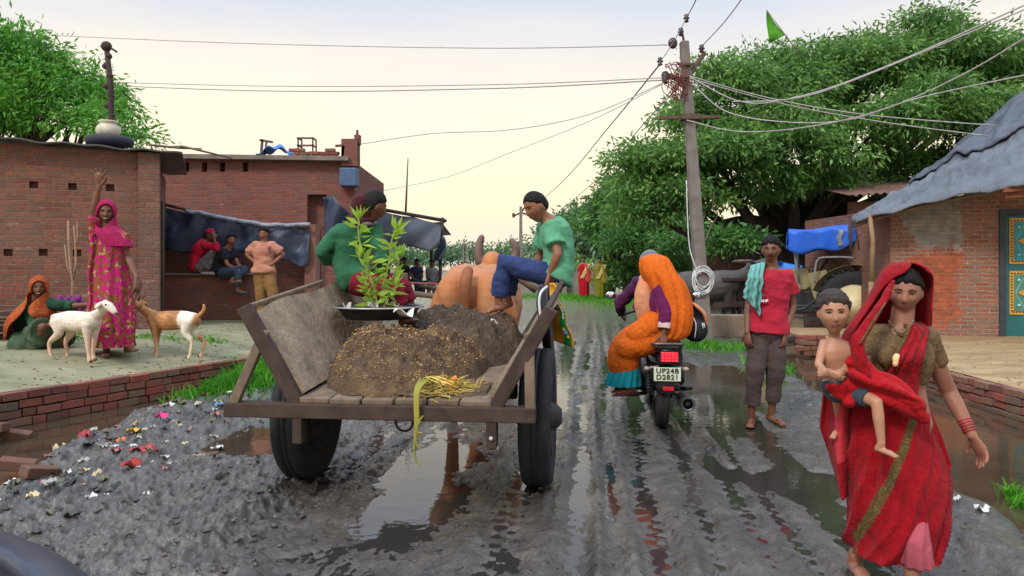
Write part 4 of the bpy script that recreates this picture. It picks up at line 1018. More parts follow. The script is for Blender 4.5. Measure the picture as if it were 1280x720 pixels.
far_pole('first of the tiny far poles above the bull, leftmost', 579, 120, 303, ((-3,4),(3,4)))
far_pole('second tiny far pole close beside the leftmost one', 583.5, 118, 304, ((-3,4),(3,4)))
far_pole('leaning tiny far pole between the bull horns and the pair', 597, 110, 302, ((-6,6),(2,5)))
# green flag on a pole in the big tree
fl = thing('flag', 'green triangular flag on a thin stick above the big tree', 'flag', P(1001,66,22))
b = MB(); b.tube([P(1003,72,22), P(981,43,22), P(958,12,22)], [.022,.018,.012], 6); part('flag_stick', b.mesh(True), plain('flag_stick_m', srgb(150,130,120)), fl)
b = MB()
def fg(i, j):
    a = P(958,12,22).lerp(P(981.5,44,22), i); c = P(960.5,55,22); p = a.lerp(c, j); p.y += .06*math.sin(j*5+i*3); return p
b.grid(fg, 10, 8); part('flag_cloth', solid(b, .004, 1), cloth('flag_green', srgb(88,158,44)), fl)
# dark curved fender of the vehicle the picture was taken from
b = MB()
FE = [P(-60,648,1.05), P(0,668,1.0), P(35,682,.95), P(62,699,.90), P(100,735,.85)]
def fd(i, j): 
    p = pl_(FE, i); q = j*1.6; return (p.x-.01*j, p.y-.05+.16*math.sin(q), p.z-.16*(1-math.cos(q))+.0)
b.grid(fd, 16, 8); single('vehicle_fender', solid(b, .02, 1), plain('fender_paint', srgb(46,52,70), .35), 'dark blue grey curved vehicle part cutting the bottom left corner', 'fender')
# ================================================================ people
def _sphere(seg=56, rings=44):
    d = []; f = []
    for i in range(rings+1):
        ph = math.pi*i/rings
        for k in range(seg):
            q = 2*math.pi*k/seg; d.append((max(math.sin(ph),1e-4)*math.cos(q), max(math.sin(ph),1e-4)*math.sin(q), math.cos(ph)))
    for i in range(rings):
        for k in range(seg): f.append((i*seg+k, (i+1)*seg+k, (i+1)*seg+(k+1)%seg, i*seg+(k+1)%seg))
    return np.array(d), f
def g2(x, a, s): return np.exp(-((x-a)/s)**2)
def head_shape(d, child=False):
    x, y, z = d[:,0], d[:,1], d[:,2]
    X = .335*x; Y = np.where(y < 0, .43*y, .37*y); Z = .5*z
    t = sstep(-.05, -.95, z)
    X = X*(1-(.26 if child else .36)*t); Y = np.where(y < 0, Y*(1-.6*t), Y*(1-.10*t))
    X = X*(1+.06*sstep(.1,.6,z)); fr = sstep(.1, .5, y); ax = np.abs(X)
    k = .7 if child else 1
    D = k*.095*g2(X,0,.055)*g2(Z,-.135,.065)+k*.05*g2(X,0,.04)*g2(Z,-.04,.09)
    D = D-.042*g2(ax,.135,.065)*g2(Z,.02,.05)+.018*g2(ax,.12,.1)*g2(Z,.10,.035)
    D = D+.036*g2(X,0,.085)*g2(Z,-.268,.034)-.014*g2(X,0,.1)*g2(Z,-.335,.03)+.024*g2(X,0,.09)*g2(Z,-.42,.06)+.016*g2(ax,.18,.08)*g2(Z,-.11,.08)
    Y = Y+D*fr
    return np.stack([X,Y,Z],1)
HD, HF = _sphere()
class Fig:
    def __init__(s, label, base, J, S, head, skinm, vox=.009, cat='person', sex='m', group=None, child=False):
        """J: joints in world space; head=(centre, forward, up, height)"""
        s.J = {k: V(v) for k, v in J.items()}; s.S = S; s.vox = vox; s.skin = skinm; s.sex = sex; s.child = child
        s.root = thing('person', label, cat, base, 0, group)
        c, f, u, h = head; f = V(f).normalized(); r = f.cross(V(u)).normalized(); u = r.cross(f).normalized()
        s.HM = Matrix((( r.x, f.x, u.x),(r.y, f.y, u.y),(r.z, f.z, u.z))); s.hc = V(c); s.hh = h
        s.hv = head_shape(HD, child)
        J = s.J
        for q in 'lr': J['sh'+q] = J['sh'+q].lerp(J['nk'], .20)+V((0,0,-.014*S))
        J.setdefault('mid', J['pel'].lerp(J['nk'], .55))
    def hw(s, p): return s.hc+s.HM @ (V(p)*s.hh)
    def side(s, t):
        J = s.J; a = (J['hpr']-J['hpl']).normalized(); b = (J['shr']-J['shl']).normalized()
        return a.lerp(b, min(max(t,0),1)).normalized()
    def spine(s, t):
        J = s.J; a, b, c = J['pel'], J['mid'], J['nk']; m = .55
        return a*((t-m)*(t-1)/(m))+b*(t*(t-1)/(m*(m-1)))+c*(t*(t-m)/(1-m))
    def tframe(s, t):
        tg = (s.spine(t+.03)-s.spine(t-.03)).normalized(); sd = s.side(t); sd = (sd-tg*sd.dot(tg)).normalized(); return sd, tg.cross(sd).normalized(), tg
    MALE = ((-.14,.10,.09),(-.06,.15,.115),(.05,.165,.12),(.25,.15,.108),(.45,.142,.102),(.66,.162,.118),(.80,.155,.110),(.90,.105,.085),(.99,.068,.062))
    FEM = ((-.14,.11,.10),(-.06,.165,.125),(.05,.178,.13),(.25,.148,.108),(.42,.126,.096),(.66,.148,.12),(.79,.142,.102),(.90,.092,.078),(.99,.056,.055))
    def trings(s, t0, t1, ext=0, n=20, k=1.0, hemx=0, seg=28):
        pr = np.array(s.MALE if s.sex == 'm' else s.FEM); rings = []
        for i in range(n):
            t = lerp(t0, t1, i/(n-1)); c = s.spine(t); sd, fw, _ = s.tframe(t)
            w_ = np.interp(t, pr[:,0], pr[:,1])*s.S*k+ext+hemx*max(0,1-(t-t0)/.3); d_ = np.interp(t, pr[:,0], pr[:,2])*s.S*k+ext+hemx*max(0,1-(t-t0)/.3)
            rings.append([c+sd*math.copysign(abs(math.cos(q))**.85, math.cos(q))*w_+fw*math.copysign(abs(math.sin(q))**.85, math.sin(q))*d_ for q in [2*math.pi*j/seg for j in range(seg)]])
        return rings
    def hand(s, b, w, dr, nrm, S, curl=.5, spread=.12, side=1, k=1.0):
        dr = V(dr).normalized(); nrm = V(nrm); nrm = (nrm-dr*nrm.dot(dr)).normalized(); sx = dr.cross(nrm)*side; S = S*k
        pc = w+dr*.045*S
        b.tube([w-dr*.01*S, w+dr*.02*S, w+dr*.06*S, w+dr*.088*S], [.026*S,.032*S,.040*S,.038*S], 12, flat=.5, ref=nrm, caps='round')
        for i, (o, L) in enumerate(((-.030,.068),(-.010,.078),(.011,.073),(.030,.058))):
            p0 = w+dr*.082*S+sx*o*S; d1 = (dr+sx*(o/.03)*spread*1.4).normalized(); a = curl*(.55+.12*i)
            d1 = (d1*math.cos(a*.6)+nrm*math.sin(a*.6)).normalized(); p1 = p0+d1*L*.5*S
            d2 = (d1*math.cos(a)+nrm*math.sin(a)).normalized(); p2 = p1+d2*L*.3*S; d3 = (d2*math.cos(a*.7)+nrm*math.sin(a*.7)).normalized(); p3 = p2+d3*L*.25*S
            b.tube([p0-d1*.02*S, p1, p2, p3], [.0098*S,.0095*S,.0088*S,.0075*S], 8, caps='round')
        t0 = w+dr*.022*S-sx*.028*S; td = (dr*.75-sx*.75+nrm*.25).normalized(); t1 = t0+td*.045*S; t2 = t1+(td*.6+dr*.5+nrm*.2).normalized()*.035*S
        b.tube([t0, t1, t2], [.015*S,.012*S,.0095*S], 8, caps='round')
    def foot(s, b, an, to, S):
        d = V((to.x-an.x, to.y-an.y, to.z-an.z)); L = d.length; d.normalize(); zb = to.z
        heel = an-d*.045*S; heel.z = an.z-.045*S
        mid = an.lerp(to,.5); mid.z = lerp(an.z, to.z, .62)-.005*S
        b.tube([an+V((0,0,.02*S)), heel.lerp(an,.4), heel], [.036*S,.036*S,.032*S], 10, caps='round')
        b.tube([heel, an.lerp(to,.3)-V((0,0,.03*S)), mid, to-d*.02*S], [.033*S,.036*S,.040*S,.030*S], 12, flat=.72, ref=V((0,0,1)), caps='round')
        sx = d.cross(V((0,0,1))).normalized()
        for i, o in enumerate((-.030,-.013,.003,.018,.031)):
            b.ell(to+sx*o*S-d*abs(o)*.25*S, (.010*S,.010*S,.010*S) if i else (.013*S,.013*S,.012*S), seg=8, rings=6)
    def body(s, hands=None, feet=True, arms=True, legs=True, headonly=False, hk=1.0):
        J, S = s.J, s.S; b = MB()
        b.loft(s.trings(-.14, .99, 0, 18))
        nk = J['nk']; hb = s.hw((0,-.06,-.30)); b.tube([nk-(hb-nk)*.25, nk, hb], [.062*S,.055*S,.052*S], 14, caps='round')
        hv = [s.hw(p) for p in s.hv]; b.add(hv, HF)
        for sx in (-1,1):
            rt = s.HM @ Matrix.Rotation(-.35*sx, 3, 'Z'); b.ell(s.hw((sx*.335,-.04,-.03)), (.035*s.hh,.065*s.hh,.105*s.hh), rt, 12, 8)
        for q in 'lr':
            sg = 1 if q == 'r' else -1
            if arms:
                sh, el, wr = J['sh'+q], J['el'+q], J['wr'+q]; ch = s.spine(.84)
                b.tube([ch.lerp(sh,.35), sh, sh.lerp(el,.35), sh.lerp(el,.75), el], [.07*S,.058*S,.048*S,.042*S,.038*S], 12, caps='round')
                b.tube([el, el.lerp(wr,.3), wr], [.038*S,.039*S,.025*S], 12, caps='round')
                hd = (hands or {}).get(q, {}); dr = hd.get('dir', wr-el); nr = hd.get('nrm', s.tframe(.7)[0]*(-sg))
                if hd.get('on', True): s.hand(b, wr, dr, nr, S, hd.get('curl',.5), hd.get('spread',.12), hd.get('side', sg), hk)
            if legs:
                hp, kn, an = J['hp'+q], J['kn'+q], J['an'+q]
                b.tube([hp, hp.lerp(kn,.4), kn], [.085*S,.076*S,.054*S], 12, caps='round'); b.tube([kn, kn.lerp(an,.32), an], [.052*S,.054*S,.034*S], 12, caps='round')
                if feet: s.foot(b, an, J['to'+q], S)
        me = fuse(b, s.vox, 2); s.bodyo = part('body', me, s.skin, s.root); return s
    def fsurf(s, x, z, off=0):
        d = (s.hv[:,0]-x)**2+(s.hv[:,2]-z)**2+np.where(s.hv[:,1] < .05, 9, 0); i = np.argsort(d)[:4]; w_ = 1/(d[i]+1e-5)
        return V((x, float((s.hv[i,1]*w_).sum()/w_.sum())+off, z))
    def face(s, smile=0, down=0, moustache=False, lip=None, bindi=False):
        h = s.hh; R3 = s.HM
        for sx in (-1,1):
            b = MB(); b.ell(s.hw(s.fsurf(sx*.135,.018,-.018)), (.052*h,.030*h,.024*h*(1-.5*down)), R3, 14, 10); e = part('eye', b.mesh(True), EYE, s.root)
            b = MB(); b.ell(s.hw(s.fsurf(sx*.135,.018-.012*down,.006)), (.026*h,.014*h,.024*h*(1-.4*down)), R3, 12, 8); part('iris', b.mesh(True), IRIS, e)
            b = MB(); b.tube([s.hw(s.fsurf(sx*x,z,.010)) for x, z in ((.055,.092),(.12,.118),(.215,.085))], [.014*h,.016*h,.007*h], 8, flat=.6, sub=3); part('eyebrow', b.mesh(True), HAIR, s.root)
            b = MB(); b.tube([s.hw(s.fsurf(sx*x,z,.012)) for x, z in ((.075,.03),(.135,.055-.02*down),(.2,.028))], [.007*h,.010*h,.006*h], 6, sub=3); part('eyelid', b.mesh(True), HAIR, s.root)
        b = MB(); cz = -.262
        b.tube([s.hw(s.fsurf(x, cz+.018+smile*abs(x)*.35-.10*x*x, -.004)) for x in (-.105,-.05,0,.05,.105)], [.006*h,.019*h,.017*h,.019*h,.006*h], 8, sub=3)
        b.tube([s.hw(s.fsurf(x, cz-.022+smile*abs(x)*.42, -.002)) for x in (-.095,-.05,0,.05,.095)], [.006*h,.020*h,.024*h,.020*h,.006*h], 8, sub=3)
        part('mouth', b.mesh(True), lip or LIP, s.root)
        if smile > .3:
            b = MB(); b.tube([s.hw(s.fsurf(x, cz+smile*abs(x)*.38, .012)) for x in (-.075,0,.075)], [.006*h,.014*h,.006*h], 8, sub=3); part('teeth', b.mesh(True), TEETH, s.root)
        b = MB()
        for sx in (-1,1): b.ell(s.hw(s.fsurf(sx*.028,-.185,.004)), (.012*h,.010*h,.008*h), R3, 8, 6)
        part('nostril', b.mesh(True), IRIS, s.root)
        if moustache:
            b = MB(); b.tube([s.hw(s.fsurf(x, -.215-.25*x*x*4, .008)) for x in (-.12,-.06,0,.06,.12)], [.008*h,.020*h,.014*h,.020*h,.008*h], 8, sub=3); part('moustache', b.mesh(True), HAIR, s.root)
        if bindi:
            b = MB(); b.ell(s.hw(s.fsurf(0,.16,.0)), (.018*h,.012*h,.018*h), R3, 10, 6); part('bindi', b.mesh(True), plain('bindi_red', srgb(150,16,24), .5, .05), s.root)
        return s
    def shell(s, name, mask, off, mat, amp=.02, freq=9, th=0, edge=-.03, seed=0, ramp=.12):
        v = s.hv; m = mask(v[:,0], v[:,1], v[:,2]); n_ = v/np.linalg.norm(v,axis=1,keepdims=True)
        o = lerp(edge, off, sstep(0, ramp, m))+amp*fbm(v[:,0]*freq+seed, v[:,1]*freq, v[:,2]*freq, 3, 3)*sstep(0,.1,m)
        w_ = v+n_*o[:,None]; b = MB(); keep = [f for f in HF if all(m[i] > -.03 for i in f)]
        b.add([s.hw(p) for p in w_], keep)
        me = b.mesh(True)
        if th: me = apply_mods(me, [('SOLIDIFY', dict(thickness=th*s.hh, offset=0))])
        import bmesh as _b
        bm = _b.new(); bm.from_mesh(me); _b.ops.delete(bm, geom=[x for x in bm.verts if not x.link_faces], context='VERTS'); bm.to_mesh(me); bm.free()
        boxuv(me); return part(name, me, mat, s.root)
    def hair(s, mat=None, off=.055, amp=.03, front=.235, seed=0):
        line = lambda Y: np.interp(Y, [-.45,-.3,-.1,.02,.12,.25,.40], [-.32,-.30,-.14,.04,.06,.17,front])
        s.shell('hair', lambda X, Y, Z: Z-line(Y)-.06*vnoise(X*14, Y*14, Z*6, seed), off, mat or HAIR, amp, 16, 0, -.03, seed); return s
    def shirt(s, mat, t0=-.12, ext=.016, sleeve=.55, sl_r=(.074,.072), hemx=.012, amp=.010, freq=9, name='shirt', neck=.96, label=None, vox=None, seed=0):
        J, S = s.J, s.S; b = MB(); b.loft(s.trings(t0, neck, ext*S, 20, 1.0, hemx*S))
        for q in 'lr':
            sh, el, wr = J['sh'+q], J['el'+q], J['wr'+q]; ch = s.spine(.84)
            if sleeve <= 1: pts = [ch.lerp(sh,.3), sh, sh.lerp(el, sleeve)]; rr = [.085*S, sl_r[0]*S, sl_r[1]*S]
            else: pts = [ch.lerp(sh,.3), sh, sh.lerp(el,.6), el, el.lerp(wr, sleeve-1)]; rr = [.085*S, sl_r[0]*S, .066*S, .062*S, sl_r[1]*S]
            b.tube(pts, rr, 14)
        def disp(co):
            f = fbm(co[:,0]*freq+seed, co[:,1]*freq, co[:,2]*freq*1.6, 3, 2); r_ = 1-np.abs(fbm(co[:,0]*freq*.7+co[:,2]*freq*.5, co[:,1]*freq*.7, co[:,2]*freq*.8+seed, 2, 9))*2
            w_ = np.sin(co[:,2]*38+6*fbm(co[:,0]*4+seed, co[:,1]*4, co[:,2]*3, 2, 12)+co[:,0]*16); return amp*S*(f*1.1+.6*r_+.32*w_)
        me = fuse(b, vox or s.vox, 2, disp); return part(name, me, mat, s.root, label)
    def trousers(s, mat, leg=1.0, rad=(.105,.085,.068,.062), ext=.014, top=.16, amp=.009, freq=10, name='trousers', seed=0):
        J, S = s.J, s.S; b = MB(); b.loft(s.trings(-.16, top, ext*S, 10))
        for q in 'lr':
            hp, kn, an = J['hp'+q], J['kn'+q], J['an'+q]
            if leg <= .5: pts = [hp, hp.lerp(kn, leg*2)]; rr = [rad[0]*S, rad[1]*S]
            else: pts = [hp, hp.lerp(kn,.5), kn, kn.lerp(an,(leg-.5))  , kn.lerp(an, (leg-.5)*2)]; rr = [rad[0]*S, lerp(rad[0],rad[1],.5)*S, rad[1]*S, rad[2]*S, rad[3]*S]
            b.tube(pts, rr, 16, caps='round' if leg <= .5 else True)
        def disp(co): return amp*S*(fbm(co[:,0]*freq+seed, co[:,1]*freq, co[:,2]*freq*1.8, 3, 6)+.6*(1-2*np.abs(fbm(co[:,0]*freq*.6, co[:,1]*freq*.6+seed, co[:,2]*freq*1.2, 2, 8))))
        me = fuse(b, s.vox, 2, disp); return part(name, me, mat, s.root)
EYE = plain('eye_white', srgb(168,156,146), .25, .05, 8, 0); IRIS = plain('iris_dark', srgb(22,14,12), .2, .1, 8, 0)
TEETH = plain('teeth', srgb(222,214,198), .3, .05, 8, 0); LIP = plain('lip', srgb(104,54,50), .45, .1)
t = NT('black_hair'); v = t.coord(); t.col(t.ramp(t.noise(v, 60, 3), [(.3, srgb(10,8,8)), (.7, srgb(30,24,23))])); t.set(Roughness=.7); t.b.inputs['Specular IOR Level'].default_value = .2; t.bump(t.noise(t.coord('Object',(1,1,.35)), 120, 3), .6, .008); HAIR = t.m
SK1 = skin('skin_brown', srgb(136,90,68)); SK2 = skin('skin_dark', srgb(112,74,56)); SKB = skin('skin_child', srgb(170,122,96)); SKM = skin('skin_mother', srgb(148,100,82))
def ringloft(levels, nseg=96, nlev=60, folds=None):
    """levels: (centre, rx, ry, yaw). Closed cloth tube, folds(theta, t)->relative radius"""
    L = np.linspace(0, len(levels)-1, nlev); rings = []
    for u in L:
        i = min(int(u), len(levels)-2); f = u-i; f2 = f
        def cr(k):
            a = levels[max(i-1,0)][k]; b_ = levels[i][k]; c = levels[i+1][k]; d = levels[min(i+2,len(levels)-1)][k]
            return .5*((b_*2)+(c-a)*f+(a*2-b_*5+c*4-d)*f*f+(b_*3-a-c*3+d)*f**3)
        c, rx, ry, yw = cr(0), cr(1), cr(2), cr(3); t_ = u/(len(levels)-1); ring = []
        for k in range(nseg):
            q = 2*math.pi*k/nseg; r = 1+(folds(q, t_) if folds else 0); x, y = math.cos(q)*rx*r, math.sin(q)*ry*r
            ring.append(c+V((x*math.cos(yw)-y*math.sin(yw), x*math.sin(yw)+y*math.cos(yw), 0)))
        rings.append(ring)
    return rings
def arcveil(levels, n=60, nlev=50, fold=.03, seed=0, th=.008, nf=9):
    """open-front drape: levels of (centre, rx, ry, angle to viewer left, angle to viewer right), angles from the back (deg)"""
    b = MB(); m = len(levels)-1
    def fn(i, j):
        u = i*m; k = min(int(u), m-1); f = u-k
        def cr(e):
            a = levels[max(k-1,0)][e]; b_ = levels[k][e]; c = levels[k+1][e]; d = levels[min(k+2,m)][e]
            return .5*((b_*2)+(c-a)*f+(a*2-b_*5+c*4-d)*f*f+(b_*3-a-c*3+d)*f**3)
        c, rx, ry, al, ar = cr(0), cr(1), cr(2), cr(3), cr(4); q = math.radians(lerp(-al, ar, j))
        w_ = 1+fold*(math.sin(q*nf+seed+i*3)*.6+math.sin(q*nf*1.9+i*5+seed*2)*.4)*min(1,i*3)
        return c+V((math.sin(q)*rx*w_, math.cos(q)*ry*w_, 0))
    b.grid(fn, nlev, n); me = solid(b, th, 0); return me
UPV = V((0,0,1)); TOCAM = V((0,-1,0))
# ---------------------------------------------------------------- man in the red T-shirt
d = 7.1
J = dict(pel=P(959,414,d), nk=P(966,335,d), shr=P(943,341,d), shl=P(986,343,d), elr=P(936,381,d+.04), ell=P(991,382,d+.04), wrr=P(934,415,d-.08), wrl=P(981,417,d-.10),
 hpr=P(951,418,d), hpl=P(968,418,d), knr=P(944,462,d-.06), knl=P(970,460,d-.05), anr=P(939,512,d+.05), anl=P(964,512,d+.05))
gm_ = gz(2.3, 7.1)
for q in 'rl': J['an'+q].z = max(gz(J['an'+q].x, J['an'+q].y), WL)+.075
J['tor'] = V((J['anr'].x-.075, 6.95, 0)); J['tol'] = V((J['anl'].x+.045, 6.94, 0))
for q in 'rl': J['to'+q].z = max(gz(J['to'+q].x, J['to'+q].y), WL)+.022
man = Fig('man in a red T-shirt and rolled brown trousers standing in the mud', V((2.43,7.1,gm_)), J, 1.0, (P(963.5,312.5,d-.03), (-.40,-1,-.04), (0,-.02,1), .242), SK2, .0085)
man.body(hands={'r': dict(curl=.5, nrm=(.6,.5,0), dir=(.02,-.15,-1)), 'l': dict(curl=.6, nrm=(-.6,.5,0), dir=(-.1,-.1,-1))}).face(moustache=True).hair(off=.07, amp=.05)
M_redT = cloth('red_cotton', srgb(196,42,66)); man.shirt(M_redT, -.02, .022, .62, (.078,.082), .02, .012, 8, 't_shirt')
man.trousers(cloth('brown_trouser', srgb(88,74,72)), .86, (.105,.088,.072,.070), top=.18)
b = MB(); R.seed(8)
for k in range(16):
    px, py = 951+R.uniform(-5,11), 362+R.uniform(-9,14); w0 = R.uniform(.008,.03)
    b.box(P(px, py, d-.158+.0012*(px-958)**2*.05), (w0,.004,R.uniform(.004,.012)), Matrix.Rotation(R.uniform(-.9,.9),3,'Y'))
part('shirt_print', b, plain('print_dark', srgb(112,60,78), .8), man.root)
b = MB()
for k, (x, z_) in enumerate(((0,0),(3,0),(6.5,0),(9,.6))): b.box(P(952+x*.8, 376-z_, d-.160), (.014,.004,.022)); 
part('shirt_letter', b, plain('print_white', srgb(214,190,196), .8), man.root)
for q in 'rl':
    b = MB(); a, to = J['an'+q], J['to'+q]; dr = (V((to.x,to.y,0))-V((a.x,a.y,0))).normalized(); c = V(((a.x+to.x)/2-dr.x*.01,(a.y+to.y)/2-dr.y*.01,to.z-.022)); sx = V((dr.y,-dr.x,0)); 
    b.prism([c+dr*x+sx*y for x, y in ((.14,.0),(.12,.035),(.06,.045),(-.05,.034),(-.12,.03),(-.135,0),(-.12,-.03),(-.05,-.034),(.06,-.045),(.12,-.035))], (0,0,-.014))
    t0 = c+dr*.075+V((0,0,.01))
    b.tube([t0, t0+V((0,0,.05))-dr*.02+sx*.02, c-dr*.02+sx*.042], .007, 6, sub=4); b.tube([t0, t0+V((0,0,.05))-dr*.02-sx*.02, c-dr*.02-sx*.042], .007, 6, sub=4)
    part('sandal', b.mesh(True), plain('sandal_brown', srgb(96,44,36), .6), man.root)
# towel over his right shoulder
b = MB()
def tw(i, j):
    # i: across, j: from the front hem over the shoulder to the back
    top = P(lerp(938,956,i), lerp(336,331,i), d-.01)
    if j < .72:
        f = j/.72; bx = lerp(929,949,i); by = lerp(370,395,i**1.3) if i > .3 else lerp(372,377,i/.3); p = P(lerp(bx, top.x/d*F+640, f**1.2), lerp(by, lerp(337,332,i), f), d-.155-.03*math.sin(i*13)*(1-f)+.13*max(0,(f-.72)/.28)**1.5)
    else:
        f = (j-.72)/.28; p = P(lerp(938,956,i), lerp(lerp(336,331,i), 352, f), d-.02+.17*math.sin(f*1.57))
    p.z += .035*max(0, math.sin(min(1,max(0,(j-.58)/.28))*math.pi)); p.y -= .010*math.sin(i*21+j*2); p.x += .006*math.sin(j*30)
    return p
b.grid(tw, 36, 46); single('towel', solid(b, .012, 0), cloth('cyan_towel', srgb(126,190,182), .12, fold=40), 'pale cyan towel hanging over the shoulder of the man in the red T-shirt', 'towel')

# ---------------------------------------------------------------- waving woman in the patterned magenta sari
def cpos(px, py, d): return P(px, py, d)
d = 8.98; cz0 = float(court_z(np.array([-4.8]), np.array([8.95]))[0])
def pattern(name, base, cols, scale=11, crease=0, slant=.0):
    base = shade(base, .72); cols = [shade(q, .75) for q in cols]; t = NT(name); v = t.coord(); 
    dn = t.new('ShaderNodeTexNoise'); dn.inputs['Scale'].default_value = scale*.6; t.link(v, dn.inputs['Vector'])
    vm = t.new('ShaderNodeVectorMath', operation='MULTIPLY_ADD'); t.link(dn.outputs['Color'], vm.inputs[0]); vm.inputs[1].default_value = (.12,.12,.12); t.link(v, vm.inputs[2])
    vo = t.new('ShaderNodeTexVoronoi'); vo.inputs['Scale'].default_value = scale*.62; t.link(vm.outputs[0], vo.inputs['Vector'])
    n1 = t.noise(vm.outputs[0], scale*1.0, 2, .5); n2 = t.noise(vm.outputs[0], scale*2.3, 2, .5)
    c = t.mix(t.ramp(n1, [(.50, 0.0), (.54, 1.0)]), base, cols[0]); c = t.mix(t.ramp(vo.outputs['Distance'], [(.20, 1.0), (.27, 0.0)]), c, cols[1])
    c = t.mix(t.ramp(n2, [(.62, 0.0), (.66, 1.0)]), c, cols[2]); t.col(c); t.set(Roughness=.8); t.b.inputs['Specular IOR Level'].default_value = .2
    hgt = t.noise(v, 16, 3, .5, .6)
    if crease:
        tc = t.new('ShaderNodeTexCoord'); mp = t.new('ShaderNodeMapping'); mp.inputs['Rotation'].default_value = (0, slant, 0); mp.inputs['Scale'].default_value = (1, 1, .16); t.link(tc.outputs['Object'], mp.inputs['Vector'])
        hgt = t.math('ADD', t.math('MULTIPLY', hgt, .5), t.math('MULTIPLY', t.math('ABSOLUTE', t.math('SUBTRACT', t.noise(mp.outputs['Vector'], 20, 3, .5, .3), .5)), crease))
    t.bump(hgt, .7 if crease else .5, .03 if crease else .02); return t.m
M_mag = pattern('floral_magenta', srgb(206,36,116), (srgb(150,96,40), srgb(196,164,110), srgb(64,34,74)), 19, 1.6); M_magv = cloth('magenta_veil', srgb(186,40,96), .22, crease=1.6, slant=.5)
J = dict(pel=P(138,352,d), nk=P(136,290,d), shr=P(121,290,d), shl=P(155,297,d), elr=P(117,263,d-.10), ell=P(160,322,d), wrr=P(124,233,d-.12), wrl=P(171,347,d-.1),
 hpr=P(130,356,d), hpl=P(147,356,d), knr=P(131,400,d-.06), knl=P(152,398,d-.03), anr=P(133,436,d), anl=P(160,433,d), tor=P(131,445,d-.2), tol=P(169,438,d-.18))
wv = Fig('woman in a flowered magenta sari and veil waving one raised hand beside the tan goat', V((-4.75,8.98,cz0)), J, 1.1, (P(132.5,265.5,d-.03), (.50,-1,-.06), (.03,0,1), .275), SK2, .0072, sex='f')
wv.body(hands={'r': dict(dir=(.05,-.1,1), nrm=(0,-1,0), curl=.08, spread=.42, side=-1), 'l': dict(dir=(.15,-.2,-.8), curl=.5, nrm=(-1,.2,0))}, hk=1.2).face(smile=.5)
def fd1(q, t_): return .045*math.sin(q*11+t_*5)*min(1,t_*2+.2)+.03*math.sin(q*19-t_*9)*t_+.05*math.sin(q*5+t_*3)*t_
rg_ = ringloft([(P(138,284,d),.07,.07,0),(P(138,292,d),.17,.12,0),(P(138,305,d),.20,.16,0),(P(136,325,d),.21,.17,0),(P(137,345,d),.23,.18,0),(P(139,370,d),.25,.20,0),(P(140,400,d),.255,.22,0),(P(141,425,d),.25,.22,0),(P(142,433,d),.25,.22,0)], 110, 80, fd1)
b = MB(); b.loft(rg_, True, True); part('sari', b.mesh(True), M_mag, wv.root)
b = MB()
for q, e0 in (('r',.75),('l',.55)): b.tube([J['sh'+q].lerp(P(138,300,d),.3), J['sh'+q], J['sh'+q].lerp(J['el'+q], e0)], [.11,.085,.075], 14)
part('sleeve', fuse(b, .01, 2), M_mag, wv.root)
# end of the sari hanging from the raised arm on the viewer's left
b = MB()
def hng(i, j): p = P(lerp(111,124,i)+1.5*math.sin(j*9), lerp(292,lerp(385,405,i),j), d-.13-.05*math.sin(i*6+j*2)); return p
b.grid(hng, 20, 50); part('sari_end', solid(b, .01, 0), M_mag, wv.root)
fmask = lambda a, zc, b_: (lambda X, Y, Z: np.where(Y < .02, .3, (X/a)**2+((Z-zc)/b_)**2-1))
wv.shell('veil', fmask(.255,-.10,.40), .075, M_magv, .03, 7, .05, .06, 1)
lv = [(P(132.5,273,d), .12, .12, 118, 118), (P(133,282,d), .13,.125,150,150), (P(135,287.5,d), .15,.145,180,180), (P(138,293,d), .175,.16,180,180), (P(143,301,d), .185,.165,181,181), (P(147,308,d), .18,.16,182,182)]
part('veil_drape', arcveil(lv, fold=.05), M_magv, wv.root)

# ---------------------------------------------------------------- squatting woman in the orange headscarf
d = 9.05; cz1 = float(court_z(np.array([-5.6]), np.array([9.0]))[0])
M_orv = pattern('orange_print', srgb(190,92,44), (srgb(168,76,36), srgb(206,120,66), srgb(140,60,30)), 26); M_olive = cloth('olive_green', srgb(78,98,74), .3); M_dgr = cloth('dark_green', srgb(44,84,64), .2)
J = dict(pel=P(36,428,d+.22), nk=P(45,375,d+.02), mid=P(36,402,d+.18), shr=P(31,383,d+.05), shl=P(63,380,d+.02), elr=P(44,405,d-.15), ell=P(84,383,d+.12), wrr=P(80,406,d-.28), wrl=P(108,381,d+.05),
 hpr=P(29,430,d+.18), hpl=P(45,430,d+.18), knr=P(53,409,d-.28), knl=P(82,424,d-.05), anr=P(42,442,d-.12), anl=P(55,444,d+.05), tor=P(46,452,d-.28), tol=P(62,449,d-.12))
sq = Fig('squatting woman in an orange headscarf and green clothes holding the white goat', V((-5.75,9.05,cz1)), J, 1.02, (P(48.5,359.5,d-.02), (.62,-1,-.05), (.02,0,1), .245), SK2, .0095, sex='f')
sq.body(hands={'r': dict(dir=(1,-.1,0), nrm=(0,.4,1), curl=.5), 'l': dict(dir=(1,-.1,-.25), nrm=(0,-.2,-1), curl=.3, side=-1)}).face(smile=.5)
sq.shirt(M_dgr, -.1, .03, 1.35, (.085,.062), .03, .012, 9, 'tunic'); sq.trousers(M_olive, .95, (.13,.115,.10,.075), top=.2, amp=.014)
b = MB(); b.loft(ringloft([(P(38,414,d+.05),.20,.18,0),(P(38,428,d),.22,.24,0),(P(37,441,d-.02),.20,.22,0),(P(38,446,d-.02),.12,.14,0)], 60, 20, lambda q, t_: .05*math.sin(q*9+t_*6))); part('skirt', b.mesh(True), M_olive, sq.root)
sq.shell('headscarf', fmask(.25,-.09,.39), .075, M_orv, .03, 7, .05, .06, 2)
